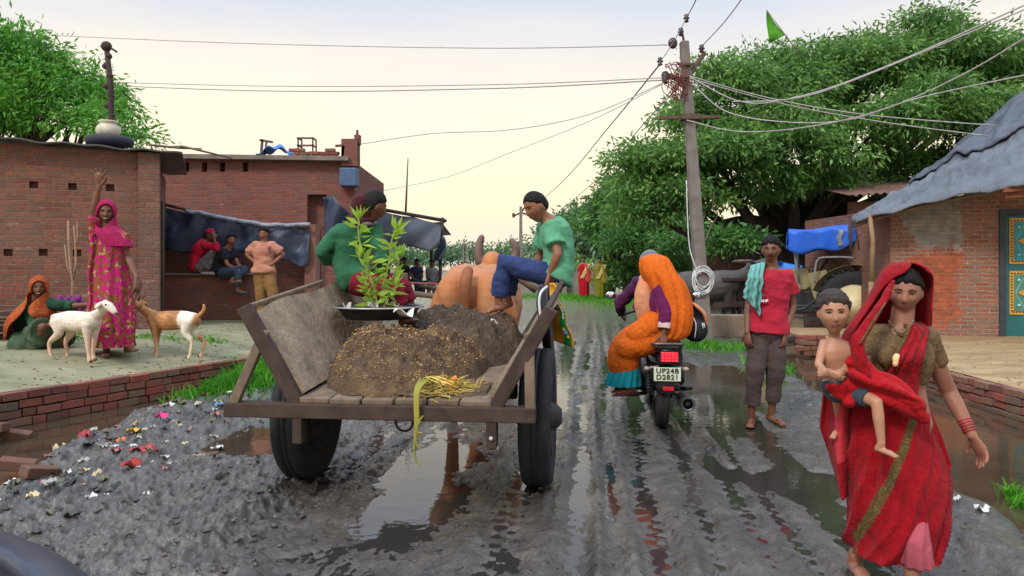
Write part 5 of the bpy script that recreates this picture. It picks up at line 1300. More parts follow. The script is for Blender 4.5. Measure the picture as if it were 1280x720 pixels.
lv = [(P(48.5,366,d), .11, .12, 112, 112), (P(47,375,d), .13,.13,158,158), (P(45,383,d+.02), .175,.19,178,170), (P(42,394,d+.03), .235,.26,178,150), (P(36,404,d+.04), .22,.28,170,100), (P(29,415,d+.06), .16,.25,165,60), (P(23,424,d+.08), .11,.20,160,50)]
part('headscarf_drape', arcveil(lv, fold=.05, seed=2), M_orv, sq.root)

# ---------------------------------------------------------------- three boys at the low wall
d = 13.45
J = dict(pel=P(247,334,d), nk=P(259,301,d-.02), mid=P(249,315,d), shr=P(256,306,d-.16), shl=P(262,306,d+.14), elr=P(271,311,d-.2), ell=P(273,310,d+.1), wrr=P(268,299,d-.22), wrl=P(264,303,d+.05),
 hpr=P(248,336,d-.1), hpl=P(250,336,d+.1), knr=P(268,315,d-.17), knl=P(271,316,d+.12), anr=P(258,338,d-.14), anl=P(262,338,d+.12), tor=P(268,341.3,d-.16), tol=P(272,341.3,d+.12))
bo = Fig('boy in a bright red shirt and cap squatting on the wall ledge under the tarpaulin', P(257,342.5,d), J, .95, (P(262.5,294.5,d-.03), (.75,-.6,-.15), (.2,0,1), .225), SK2, .013)
bo.body(hands={'r': dict(dir=(-.3,.1,1)), 'l': dict(on=False)}).face(); bo.hair()
bo.shirt(cloth('bright_red', srgb(214,28,62)), -.14, .02, 1.7, (.075,.06), .02, .012, 8, 'sweatshirt'); bo.trousers(cloth('grey_trouser', srgb(128,122,124)), .95)
bo.shell('cap', lambda X, Y, Z: Z-np.interp(Y, [-.4,0,.4], [.02,.10,.16]), .10, cloth('magenta_cap', srgb(176,30,76)), .01, 6, 0, .02)
b = MB(); b.ell(bo.hw((0,.42,.17)), (.28*.225,.20*.225,.03*.225), bo.HM, 16, 8); part('cap_brim', b.mesh(True), cloth('magenta_cap', srgb(176,30,76)), bo.root)
for q in 'rl': b = MB(); b.tube([J['an'+q]+V((-.06,0,-.05)), J['to'+q]+V((-.03,0,-.005)), J['to'+q]+V((.05,0,-.008))], [.045,.05,.035], 10, flat=.6, ref=UPV, caps='round'); part('shoe', b.mesh(True), plain('pale_shoe', srgb(176,168,166), .6), bo.root)
J = dict(pel=P(279,340,d-.1), nk=P(285,310,d-.12), mid=P(280,325,d-.08), shr=P(277,315,d-.26), shl=P(291,314,d+.04), elr=P(284,331,d-.30), ell=P(297,329,d-.05), wrr=P(291,334,d-.38), wrl=P(302,338,d-.25),
 hpr=P(278,342,d-.2), hpl=P(283,342,d), knr=P(297,338,d-.42), knl=P(305,337,d-.2), anr=P(297,361,d-.44), anl=P(291,350,d-.46), tor=P(304,366,d-.52), tol=P(302,352,d-.5))
bo = Fig('boy in a black T-shirt and grey jeans sitting on the wall ledge', P(282,342.5,d-.1), J, .97, (P(289,300,d-.14), (.5,-.85,-.02), (0,0,1), .222), SK1, .013)
bo.body(hands={'r': dict(dir=(.8,-.3,-.2)), 'l': dict(dir=(0,-.3,-1))}).face().hair(off=.07)
bo.shirt(cloth('black_cotton', srgb(38,38,48)), -.12, .02, .6, (.078,.08), .01, .012, 8, 't_shirt'); bo.trousers(cloth('grey_jeans', srgb(70,82,100)), .95)
b = MB(); b.tube([J['anr']+V((-.06,0,-.05)), J['tor']+V((-.03,0,0)), J['tor']+V((.05,0,0))], [.045,.05,.035], 10, flat=.6, ref=UPV, caps='round'); part('shoe', b.mesh(True), plain('dark_shoe', srgb(58,54,60), .6), bo.root)
d = 12.7; cz2 = float(court_z(np.array([-4.1]), np.array([12.7]))[0])
J = dict(pel=P(330,340,d), nk=P(330,303,d), shr=P(318,306.5,d), shl=P(342,306.5,d), elr=P(308.5,318,d+.05), ell=P(354,318,d+.05), wrr=P(319,328,d-.08), wrl=P(340,330,d-.08), hpr=P(325,342,d), hpl=P(336,342,d), knr=P(326,368,d-.03), knl=P(341,367,d-.06), anr=P(328,0,d), anl=P(346,0,d), tor=P(326,0,d-.15), tol=P(348,0,d-.15))
for q in 'rl': J['an'+q].z = cz2+.08; J['to'+q].z = cz2+.025
bo = Fig('boy in a peach shirt and mustard trousers standing with both hands on his hips', V((-4.1,12.7,cz2)), J, .98, (P(329.5,292.5,d-.02), (-.02,-1,-.05), (0,0,1), .228), SK1, .012)
bo.body(hands={'r': dict(dir=(.9,-.2,-.3), nrm=(0,1,0)), 'l': dict(dir=(-.9,-.2,-.3), nrm=(0,1,0))}).face().hair(off=.09, amp=.05)
bo.shirt(cloth('peach_cotton', srgb(206,142,118)), -.02, .024, .75, (.085,.085), .02, .014, 8); bo.trousers(cloth('mustard_cotton', srgb(150,112,66)), .95, (.11,.092,.078,.072), top=.2)
b = MB(); b.box(P(337,312,d-.125), (.05,.01,.10)); part('pocket_print', b, plain('print_dark', srgb(112,60,78)), bo.root)

# ---------------------------------------------------------------- two boys on the cart
d = 6.15
J = dict(pel=P(447,348,d), nk=P(449,277,d), mid=P(438,312,d+.02), shr=P(472,290,d+.08), shl=P(421,291,d-.05), elr=P(478,325,d-.05), ell=P(401,314,d-.12), wrr=P(480,345,d+.1), wrl=P(418,332,d+.15),
 hpr=P(458,350,d+.09), hpl=P(442,352,d-.09), knr=P(505,361,d+.12), knl=P(494,366,d-.12), anr=P(517,392,d+.12), anl=P(508,396,d-.10), tor=P(535,399,d+.14), tol=P(524,402,d-.08))
lb = Fig('boy in a green sweatshirt and maroon hood sitting on the left cart side', P(447,355,d), J, .92, (P(468,258,d), (.82,.50,-.22), (.15,0,1), .252), SK2, .0085)
lb.body(hands={'l': dict(on=False)}).face().hair(off=.045, amp=.02)
lb.shirt(cloth('green_fleece', srgb(54,112,80), .22), -.08, .020, 1.55, (.086,.064), .015, .016, 7, 'sweatshirt', .95)
lb.trousers(cloth('maroon_trouser', srgb(142,26,52)), .75, (.115,.10,.075,.07), top=.12)
b = MB(); 
b.ell(P(450,256,d-.04), (.072,.08,.085)); b.ell(P(453,266,d-.03), (.085,.085,.07)); b.tube([P(437,273,d-.04), P(448,278,d-.10), P(464,276,d-.05)], [.03,.04,.03], 10, caps='round'); b.ell(P(457,252,d-.01), (.075,.08,.08))
part('hood', fuse(b, .008, 2, lambda co: .008*fbm(co[:,0]*22, co[:,1]*22, co[:,2]*22, 3, 4)), cloth('maroon_knit', srgb(78,34,38), .25), lb.root)
b = MB(); b.tube([P(435,277,d-.04), P(449,281,d-.10), P(462,279,d-.06), P(470,279,d+.03)], [.02,.022,.022,.02], 8, sub=3); part('collar', b.mesh(True), cloth('grey_collar', srgb(136,132,124)), lb.root)

J = dict(pel=P(693,344,d), nk=P(684,274,d), mid=P(698,306,d), shr=P(683,285,d+.16), shl=P(694,284,d-.12), elr=P(676,318,d+.25), ell=P(697,318,d-.20), wrr=P(668,340,d+.25), wrl=P(687,342,d-.17),
 hpr=P(687,344,d+.09), hpl=P(688,344,d-.09), knr=P(640,332,d+.12), knl=P(629,330,d-.10), anr=P(634,374,d+.10), anl=P(623,378,d-.10), tor=P(622,391,d+.08), tol=P(609,391,d-.12))
rb = Fig('boy in a green T-shirt and blue jeans sitting on the right cart side', P(690,352,d), J, .93, (P(669.5,259,d-.03), (-.80,-.48,-.36), (-.28,-.05,1), .252), SK1, .0085)
rb.body(hands={'l': dict(dir=(-.25,-.2,-1), nrm=(-.8,.3,0), curl=.25), 'r': dict(on=False)}).face(down=.8).hair(off=.035, amp=.015, front=.30)
rb.shirt(cloth('green_cotton', srgb(104,176,136), .14), -.04, .026, .66, (.085,.088), .03, .013, 8, 't_shirt', .95)
rb.trousers(cloth('blue_denim', srgb(56,72,122), .22), .93, (.100,.088,.074,.070), top=.1, amp=.014)

# ---------------------------------------------------------------- mother and child in front
d = 3.55
M_sari = cloth('red_sari', srgb(168,14,30), .24, fold=26, crease=2.2); M_sari2 = cloth('red_sari_light', srgb(214,60,70), .12, fold=20); M_bord = pattern('gold_border', srgb(92,74,44), (srgb(120,98,58), srgb(140,112,62), srgb(60,44,28)), 60)
M_blouse = pattern('gold_blouse', srgb(116,92,64), (srgb(134,110,76), srgb(100,76,50), srgb(88,64,44)), 60)
gm_ = gz(1.85, 3.5)
J = dict(pel=P(1116,532,d), nk=P(1127,405,d), shr=P(1091,417,d+.02), shl=P(1159,420,d), elr=P(1068,473,d-.02), ell=P(1186,489,d+.06), wrr=P(1095,495,d-.20), wrl=P(1215,544,d-.05),
 hpr=P(1099,538,d), hpl=P(1134,538,d), knr=P(1092,625,d+.05), knl=P(1139,622,d-.10), anr=P(1070,702,d+.12), anl=P(1141,705,d-.16))
J['tor'] = V((J['anr'].x-.03, J['anr'].y-.17, 0)); J['tol'] = V((J['anl'].x+.01, J['anl'].y-.18, 0))
for q in 'rl': J['an'+q].z = max(gz(J['an'+q].x, J['an'+q].y), WL)+.085; J['to'+q].z = max(gz(J['to'+q].x, J['to'+q].y), WL)+.026
mo = Fig('woman in a red sari with gold border carrying a child on her hip', V((1.83,3.55,gm_)), J, .97, (P(1131,365,d-.02), (-.50,-1,-.16), (.03,-.1,1), .215), SKM, .0062, sex='f')
mo.body(hands={'l': dict(dir=(.35,-.15,-.75), curl=.75, nrm=(-.8,-.2,-.3)), 'r': dict(on=False)}).face(down=.7, lip=plain('lip_rose', srgb(128,62,62), .4, .1))
mo.hair(off=.05, amp=.02)
b = MB(); b.loft(mo.trings(.44, .90, .009, 16, 1.0))
for q, e0 in (('r',.5),('l',.5)): b.tube([mo.spine(.84).lerp(J['sh'+q],.3), J['sh'+q], J['sh'+q].lerp(J['el'+q], e0)], [.07,.056,.048], 14)
for px in (1110,1144): b.ell(P(px,446,d-.095), (.048,.046,.052))
part('blouse', fuse(b, .0065, 3, lambda co: .004*fbm(co[:,0]*18, co[:,1]*18, co[:,2]*24, 3, 4)), M_blouse, mo.root)
def fd2(q, t_):
    n_ = float(vnoise(np.array([q*1.2]), np.array([t_*3]), 0, 5)[0])
    n2 = float(vnoise(np.array([q*2.5+9]), np.array([t_*2.2]), 3, 6)[0]); a = q*9+t_*15+3.2*n_; return .070*math.sin(a)*(.35+.65*t_)*(.7+.7*n2)+.050*(1-2*abs(math.sin(q*7+t_*12+n_*3))**.7)*(.5+.5*t_)+.06*math.sin(q*4+t_*5+n2)*t_+.03*n2
lev = [(P(1114,496,d),.125,.105,0),(P(1113,515,d),.170,.135,0),(P(1113,540,d),.185,.15,0),(P(1120,570,d),.205,.165,0),(P(1123,600,d),.215,.18,0),(P(1120,640,d),.210,.19,0),(P(1115,672,d+.02),.195,.19,0),(P(1112,690,d+.02),.185,.185,0)]
rs_ = ringloft(lev, 150, 130, fd2); b = MB(); b.loft(rs_, True, False)
for fi, f in enumerate(b.f):
    p = b.v[f[0]]; px = 640+F*p[0]/p[1]; py = 330+F*(CZ-p[2])/p[1]
    if p[1] < d+.03:
        x0 = np.interp(py, [520,560,600,640,680], [1142,1128,1112,1090,1062]); wd = np.interp(py, [520,680], [5,9])
        if abs(px-x0) < wd: b.mi[fi] = 1
part('sari_skirt', thick(b, .006, [M_sari, M_bord]), [M_sari, M_bord], mo.root)
b = MB(); rs_ = ringloft([(P(1152,634,d-.12),.010,.02,0),(P(1149,652,d-.15),.032,.04,0),(P(1145,676,d-.16),.060,.06,0),(P(1146,706,d-.15),.066,.07,0)], 60, 30, lambda q, t_: .10*math.sin(q*8+t_*4)*t_); b.loft(rs_, True, False)
part('petticoat', apply_mods(b.mesh(True), [('SOLIDIFY', dict(thickness=.004))]), cloth('pink_petticoat', srgb(190,92,106)), mo.root)
# flying fold of the sari at her left hip
def tfront(px, py, off=.02):
    t_ = np.interp(py, [405,425,445,480,500,535], [.98,.86,.72,.42,.3,0]); c = mo.spine(t_); pr = np.array(Fig.FEM); a_ = np.interp(t_, pr[:,0], pr[:,1])*mo.S+.01; dd_ = np.interp(t_, pr[:,0], pr[:,2])*mo.S+.03
    x = (px-640)/F*(c.y-dd_); k = min(abs((x-c.x)/a_), .97); bust = .035*math.exp(-((py-446)/16)**2); return c.y-dd_*math.sqrt(1-k*k)-off-bust
b = MB()
def pal(i, j):
    lx = np.interp(j, [0,.25,.5,.75,1], [1141,1128,1110,1092,1078]); rx_ = np.interp(j, [0,.25,.5,.75,1], [1164,1158,1152,1149,1146]); px = lerp(lx, rx_, i); py = np.interp(j, [0,.12,.5,1], [404,412,455,505])
    p = P(px, py, tfront(px, py, .016+.008*math.sin(i*22+j*3)))
    if j < .12: p.y += (.12-j)/.12*.10
    return p
b.grid(pal, 40, 60)
for fi, f in enumerate(b.f):
    ii = fi//60
    if ii < 3 or (26 < ii < 29): b.mi[fi] = 1
part('sari_front', thick(b, .006, [M_sari, M_bord], 1), [M_sari, M_bord], mo.root)
b = MB()
def ff(i, j):
    px = lerp(1140, np.interp(j,[0,.4,.75,1],[1158,1176,1190,1172]), i); py = lerp(500, np.interp(i,[0,1],[600,610]), j); return P(px, py, d-.12+.10*i+.03*math.sin(i*8+j*3))
b.grid(ff, 24, 40); part('sari_flap', solid(b, .008, 0), M_sari, mo.root)
# veil over her head: full over the crown, falling wide on the child's side
lv = [(P(1133,328,d+.0),.012,.012,180,180),(P(1133,331,d),.066,.078,165,165),(P(1132,340,d),.098,.118,146,146),(P(1131,349,d),.112,.125,122,126),(P(1128,362,d+.01),.125,.135,108,112),(P(1121,385,d+.02),.150,.14,104,106),(P(1113,408,d+.03),.185,.15,106,98),(P(1105,428,d+.03),.19,.17,116,88),(P(1100,450,d+.03),.165,.19,128,66),(P(1098,480,d+.02),.16,.20,136,50)]
vme = arcveil(lv, 70, 70, .022, 1, .007, 8); part('sari_veil', vme, M_sari, mo.root)
# veil edge rolled down to the waist on the child's side
b = MB(); b.tube([P(1116,352,d-.12), P(1103,378,d-.16), P(1085,405,d-.19), P(1072,428,d-.21), P(1075,450,d-.23), P(1082,470,d-.24)], [.012,.022,.028,.033,.036,.03], 12, flat=.7, sub=6, caps='round')
part('veil_fold', fuse(b, .006, 2, lambda co: .006*fbm(co[:,0]*20+co[:,2]*14, co[:,1]*20, co[:,2]*10, 3, 4)), M_sari, mo.root)
b = MB(); b.tube([P(1107,378,d-.19), P(1089,406,d-.225), P(1075,430,d-.25)], [.006,.007,.006], 6, flat=.5, sub=6); part('veil_border', b.mesh(True), M_bord, mo.root)
# gathered cloth over the child's leg and her forearm
b = MB()
for k, (pts, rr) in enumerate(([[(1072,470),(1090,474),(1112,484),(1136,500),(1154,520)],[.035,.05,.062,.055,.03]],[[(1080,482),(1100,494),(1122,506),(1142,516)],[.03,.045,.05,.03]],[[(1066,452),(1078,458),(1090,470)],[.035,.045,.04]],[[(1070,462),(1066,482),(1062,505)],[.04,.035,.02]],[[(1085,478),(1092,500),(1106,512)],[.035,.04,.03]],[[(1040,484),(1055,490),(1075,494),(1098,500)],[.03,.05,.055,.05]])):
    b.tube([P(px,py,d-.22+.015*k) for px, py in pts], rr, 14, flat=.75, sub=5, caps='round')
def dsp(co): return .012*np.sin((co[:,0]*.55+co[:,2])*85+4*fbm(co[:,0]*9, co[:,1]*9, co[:,2]*9, 2, 4))*.6+.014*fbm(co[:,0]*12, co[:,1]*12, co[:,2]*16, 3, 4)
part('sari_gather', fuse(b, .006, 2, dsp), cloth('red_sari_bright', srgb(196,22,34), .18, fold=26, crease=2.0, slant=-.9), mo.root)
b = MB()
def hp_(i, j):
    px = lerp(np.interp(j,[0,.5,1],[1030,1025,1042]), np.interp(j,[0,.5,1],[1066,1068,1066]), i); py = lerp(482, np.interp(i,[0,.45,1],[585,626,612]), j); return P(px, py, d+.10+.05*math.sin(i*7+j*1.5)-.08*i)
b.grid(hp_, 30, 50)
for fi, f in enumerate(b.f): b.mi[fi] = 1 if 13 <= fi//50 <= 25 and fi % 50 < 34 else 0
part('sari_end', thick(b, .006, [M_sari, M_sari2]), [M_sari, M_sari2], mo.root)
# necklace, bangle, brooch knot
b = MB()
for k in range(17):
    f = k/16; px = lerp(1112,1141,f); py = 402+14*math.sin(f*math.pi); p = P(px, py, tfront(px, py, .004)-.008); b.ell(p, (.007,.005,.009), seg=8, rings=6)
part('necklace', b.mesh(True), plain('bead_gold', srgb(120,96,66), .4), mo.root)
b = MB(); b.ell(P(1121,449,d-.175), (.020,.012,.026)); b.ell(P(1119,454,d-.175), (.012,.010,.016)); part('flower_brooch', b.mesh(True), plain('cream_flower', srgb(226,190,140), .7), mo.root)
b = MB(); wx = J['wrl']; ax = (J['wrl']-J['ell']).normalized()
for k in range(5): b.lathe(wx-ax*(.02+.013*k), [(.030,-.004),(.034,0),(.030,.004)], ax, 20, caps=False)
part('bangle', b.mesh(True), plain('bangle_red', srgb(150,40,44), .3), mo.root)
# ---- the child
d = 3.46
J = dict(pel=P(1052,482,d), nk=P(1043,423,d), mid=P(1046,452,d), shr=P(1027,430,d), shl=P(1058,431,d+.03), elr=P(1023,456,d-.05), ell=P(1062,462,d-.06), wrr=P(1032,465,d-.14), wrl=P(1043,467,d-.14),
 hpr=P(1044,487,d), hpl=P(1062,487,d-.03), knr=P(1046,492,d+.12), knl=P(1096,503,d-.17), anr=P(1050,530,d+.14), anl=P(1102,556,d-.20), tor=P(1040,548,d+.10), tol=P(1121,572,d-.26))
ch = Fig('bare-chested small child with short hair carried on the hip of the woman in red', P(1052,500,d), J, .47, (P(1042,391,d-.03), (-.30,-1,-.02), (-.05,0,1), .195), SKB, .0055, child=True)
ch.body(hands={'r': dict(dir=(.6,-.5,-.2), curl=1.0, nrm=(.3,.5,.2)), 'l': dict(dir=(-.7,-.3,.1), curl=1.0, nrm=(-.2,.6,.1))}, hk=1.15).face(lip=plain('lip_rose', srgb(128,62,62)))
ch.hair(off=.07, amp=.06, front=.24, mat=plain('child_hair', srgb(52,42,38), .7, .3, 60, .5, 0, 160, .006), seed=4)
b = MB(); b.loft(ch.trings(-.14,.22,.012,8)); b.tube([J['hpl'],J['knl'].lerp(J['hpl'],.3)],[.055,.045],12); b.tube([J['hpr'],J['knr']],[.055,.045],12); part('shorts', fuse(b,.006,2), cloth('grey_shorts', srgb(66,80,92)), ch.root)

# ---------------------------------------------------------------- the two far women and the figures under the stall
def far_woman(label, px, pyh, pyf, d, main, end, lean=0):
    z0 = gz((px-640)/F*d, d); 
    J = dict(pel=P(px,pyh+25,d), nk=P(px,pyh+8,d), shr=P(px-5,pyh+9.5,d), shl=P(px+5,pyh+9.5,d), elr=P(px-8,pyh+18,d), ell=P(px+8.5,pyh+18,d), wrr=P(px-8,pyh+26,d-.1), wrl=P(px+10,pyh+25,d-.15), hpr=P(px-3,pyh+26,d), hpl=P(px+3,pyh+26,d), knr=P(px-2,pyh+38,d), knl=P(px+4,pyh+38,d), anr=P(px-1,pyf-2.5,d), anl=P(px+4,pyf-2,d), tor=P(px-2,pyf-.5,d-.2), tol=P(px+4,pyf,d-.2))
    f = Fig(label, V(((px-640)/F*d, d, z0)), J, .98, (P(px+.3,pyh+3.5,d), (-.1,-1,0), (0,0,1), .24), SK1, .022, sex='f'); f.body().face().hair(off=.08)
    rg_ = ringloft([(P(px,pyh+9,d),.12,.10,0),(P(px,pyh+12,d),.19,.14,0),(P(px,pyh+20,d),.17,.14,0),(P(px,pyh+27,d),.21,.17,0),(P(px+.8,pyh+38,d),.22,.19,0),(P(px+1.5,pyf-3,d),.20,.18,0)], 48, 40, lambda q, t_: .06*math.sin(q*9+t_*6)*t_+.04*math.sin(q*5-t_*7)); b = MB(); b.loft(rg_); part('sari', b.mesh(True), main, f.root)
    b = MB()
    def pl(i, j): return P(lerp(px+1+lerp(0,2,j), px+7+lerp(0,3,j), i)-8*(.5-j)*0, lerp(pyh+9, pyh+32, j), d-.17+.03*math.sin(i*9))
    def pl2(i, j): return P(lerp(px+5-9*j, px+7-9*j+3, i), lerp(pyh+9, pyh+27, j), d-.18)
    b.grid(pl, 8, 14); part('sari_end', solid(b, .02, 0), end, f.root)
    b = MB(); b.grid(pl2, 4, 14); part('sari_border', solid(b, .02, 0), plain('pale_gold', srgb(196,170,110), .6), f.root); return f
M_fr = cloth('far_red_sari', srgb(196,26,40)); M_fg = cloth('far_green_sari', srgb(136,134,40))
far_woman('small far woman in a red sari walking up the lane', 729, 321, 373, 31.5, M_fr, cloth('far_red_light', srgb(222,84,80)))
far_woman('small far woman in an olive green sari walking up the lane', 749, 322, 374, 31.0, M_fg, cloth('far_green_light', srgb(156,152,60)))
def sitter(label, px, py, d, shirt_m, trouser_m, face_x):
    J = dict(pel=P(px,py+24,d), nk=P(px,py+6.5,d), shr=P(px-6,py+9,d-.05), shl=P(px+6,py+9,d+.05), elr=P(px-7,py+18,d-.12), ell=P(px+7,py+18,d), wrr=P(px-2,py+22,d-.35), wrl=P(px+6,py+23,d-.3), hpr=P(px-2,py+25,d-.05), hpl=P(px+2.5,py+25,d+.05), knr=P(px+6*face_x-2,py+26,d-.42), knl=P(px+6*face_x+4,py+26,d-.40), anr=P(px+6*face_x-2,py+42,d-.42), anl=P(px+6*face_x+5,py+42,d-.42), tor=P(px+6*face_x-3,py+44,d-.6), tol=P(px+6*face_x+6,py+44,d-.6))
    f = Fig(label, P(px,py+44,d), J, .95, (P(px,py+1.5,d), (face_x,-.8,0), (0,0,1), .23), SK2, .02); f.body().face().hair(); f.shirt(shirt_m, -.1, .02, .6); f.trousers(trouser_m, .95)
sitter('seated figure in a dark blue shirt under the stall awning, between the other two', 521, 327, 22.3, cloth('navy_shirt', srgb(58,66,92)), cloth('navy_trouser', srgb(52,60,84)), .3)
sitter('seated figure in a pale shirt at the right end under the stall awning', 540, 328, 22.5, cloth('pale_shirt', srgb(142,146,146)), cloth('grey_trouser', srgb(128,122,124)), -.3)
sitter('seated figure in a dark grey shirt at the left under the stall awning', 505, 325, 22.6, cloth('dark_grey_shirt', srgb(72,70,70)), cloth('black_cotton', srgb(38,38,48)), .4)
# ================================================================ ox cart
M_cw = wood('cart_wood', srgb(122,104,88), (3,3,3), .85, .45, .5); M_cd = wood('cart_dark_wood', srgb(74,58,52), (3,3,3), .8, .5, .5); M_board = plain('dung_smeared_board', srgb(136,118,98), .9, .4, 5, .6, 0, 30, .02)
M_rub = plain('cart_tyre', srgb(34,36,40), .75, .25, 20, .3); M_iron = plain('black_iron', srgb(48,44,44), .6)
CO = V((-.63,5.3,0)); CRZ = -TH
cart = thing('ox_cart', 'wooden ox cart with flared plank sides and two truck tyres hauling dung', 'cart', CO, CRZ)
CM = ROOTM[cart.name]
def cl(x, y, z): return CM @ V((x,y,z))
def bedz(y): return lerp(.685, .80, (y+.78)/2.0)
def cpart(name, b, mat, root=None, smooth=False, bv=.008, label=None):
    me = b.mesh(smooth); 
    if bv: me = bev(me, bv); boxuv(me)
    return part(name, me, mat, root or cart, label, world=False)
b = MB()
for k in range(6):
    x = lerp(-.50,.50,k/5); b.bar((x,-.76+.02*math.sin(k*5),bedz(-.78)-.022),(x,1.42,bedz(1.42)-.022),.035,.19,(1,0,0))
cpart('floor', b, M_cw)
b = MB(); b.bar((-1.07,-.74,.600),(.86,-.74,.605),.10,.09,(0,0,1)); cpart('rear_beam', b, M_cd)
b = MB(); b.bar((-.62,-.70,.600),(.62,-.70,.600),.09,.06); b.bar((-.66,.1,.60),(.66,.1,.60),.1,.1); cpart('cross_beam', b, M_cd)
for s_ in (-1,1):
    x0 = s_*.58
    b = MB()
    def bd(i, j):
        y = lerp(-.70,1.30,i); zb = bedz(y); return (s_*lerp(.585,.925+.02*math.sin(i*5),j), y, lerp(zb+.01, lerp(1.20,1.395,i)+.015*math.sin(i*11+s_)*(1 if s_ < 0 else .5), j))
    b.grid(bd, 24, 12); me = solid(b, .035, 0, False, lambda co: .006*fbm(co[:,0]*5, co[:,1]*5, co[:,2]*9, 3, 4)); part('side_board', me, M_board, cart, world=False)
    b = MB()
    for f in (.36,.70): b.bar((s_*(lerp(.585,.93,f)+.026), -.6, lerp(.72,1.20,f)), (s_*(lerp(.585,.93,f)+.026), 1.28, lerp(.80,1.39,f)), .03,.02)
    cpart('board_batten', b, M_cd, bv=.004)
    b = MB(); b.bar((x0-s_*.01,-.72,.56),(s_*.955,-.74,1.235),.085,.075,(0,1,0)); cpart('stake', b, M_cd)
    b = MB(); b.bar((x0,1.15,.70),(s_*.95,1.18,1.40),.07,.06,(0,1,0)); cpart('stake', b, M_cd)
    b = MB(); b.bar((s_*.82,-.735,1.09),(s_*(1.03 if s_ < 0 else .83),-.76,.60),.06,.05,(0,1,0)); cpart('brace', b, M_cw)
    b = MB(); b.bar((s_*.60,-.735,.60),(s_*.60,-.735,.40),.06,.10,(0,1,0)); cpart('beam_stub', b, M_cd)
b = MB(); b.bar((-.62,-.745,.30),(-.62,-.745,.29),.01,.01); 
b = MB(); b.bar((.925,-.66,1.225),(.955,1.25,1.405),.035,.03); cpart('top_rail', b, M_cd)
b = MB(); b.bar((-.95,-.66,1.235),(-.96,.6,1.36),.035,.03); cpart('top_rail', b, M_cw)
for x, s_ in ((-.83,-1),(.82,1)):
    b = MB(); kw = .84; prof = [(.26,-.09),(.34,-.115),(.40,-.125),(.445,-.115),(.465,-.09),(.468,-.03),(.462,-.028),(.462,-.012),(.468,-.01),(.468,.01),(.462,.012),(.462,.028),(.468,.03),(.465,.09),(.445,.115),(.40,.125),(.34,.115),(.26,.09)]
    b.lathe((x,0,.448), [(r_, w_*kw) for r_, w_ in prof], (1,0,0), 64); wh = part('wheel', b.mesh(True), M_rub, cart, world=False)
    b = MB(); b.lathe((x,0,.448), [(.05,-.16),(.08,-.13),(.10,-.08),(.25,-.07),(.268,-.10),(.268,.10),(.25,.07),(.10,.08),(.08,.13),(.05,.16)], (1,0,0), 32); part('rim', b.mesh(True), M_iron, wh, world=False)
b = MB(); b.bar((-.85,0,.448),(.85,0,.448),.08,.08); b.bar((-.45,0,.45),(-.45,0,.62),.12,.08); b.bar((.45,0,.45),(.45,0,.62),.12,.08); cpart('axle', b, M_iron)
b = MB(); b.lathe((.14,-.2,.56), [(.03,-.06),(.06,-.05),(.06,.05),(.03,.06)], (0,1,0), 20); b.tube([(.03+.055*math.cos(q),-.62,.515+.055*math.sin(q)) for q in np.linspace(0,6.28,16)], .008, 6); part('iron_ring', b.mesh(True), M_iron, cart, world=False)
b = MB(); b.tube([(-.28,1.3,.80),(-.20,2.1,.98),(-.16,3.4,1.12)], .04, 8); b.tube([(.28,1.3,.80),(.24,2.1,.98),(.18,3.4,1.12)], .04, 8); part('shaft', b.mesh(True), M_cd, cart, world=False)
b = MB(); b.bar((-.86,1.25,1.36),(-.45,1.32,1.34),.05,.16); cpart('front_board', b, M_cw)
b = MB(); b.bar((.55,1.32,.82),(.80,1.36,1.22),.04,.13,(0,1,0)); cpart('front_board', b, plain('grey_plank', srgb(140,128,116), .85, .3, 6))
# rust chain-like hook plate hanging under the right stub
b = MB(); b.ell((.60,-.80,.47),(.012,.006,.012)); part('bolt', b.mesh(True), plain('pale_metal', srgb(190,190,190), .3), cart, world=False)

# ---- the load
t = NT('dung'); v = t.coord(); n1 = t.noise(v, 7, 6, .7); n2 = t.noise(v, 40, 4, .7); n3 = t.noise(v, 1.6, 3, .5)
c = t.ramp(n1, [(.3, srgb(54,41,31)), (.5, srgb(92,70,48)), (.7, srgb(124,97,64))]); c = t.mix(t.ramp(n2, [(.60, 0.0), (.70, .8)]), c, srgb(158,116,64)); c = t.mix(t.ramp(n2, [(.32, .8), (.42, 0.0)]), c, srgb(30,24,20))
t.col(c); t.set(Roughness=.85); t.bump(t.math('ADD', n1, n2), .9, .03); M_dung = t.m
t = NT('dark_dung'); v = t.coord(); n1 = t.noise(v, 9, 6, .7); n2 = t.noise(v, 45, 4, .7)
c = t.ramp(n1, [(.3, srgb(54,42,32)), (.55, srgb(88,69,51)), (.75, srgb(116,94,68))]); t.col(c); t.set(Roughness=.7); t.bump(t.math('ADD', n1, n2), .9, .03); M_dung2 = t.m
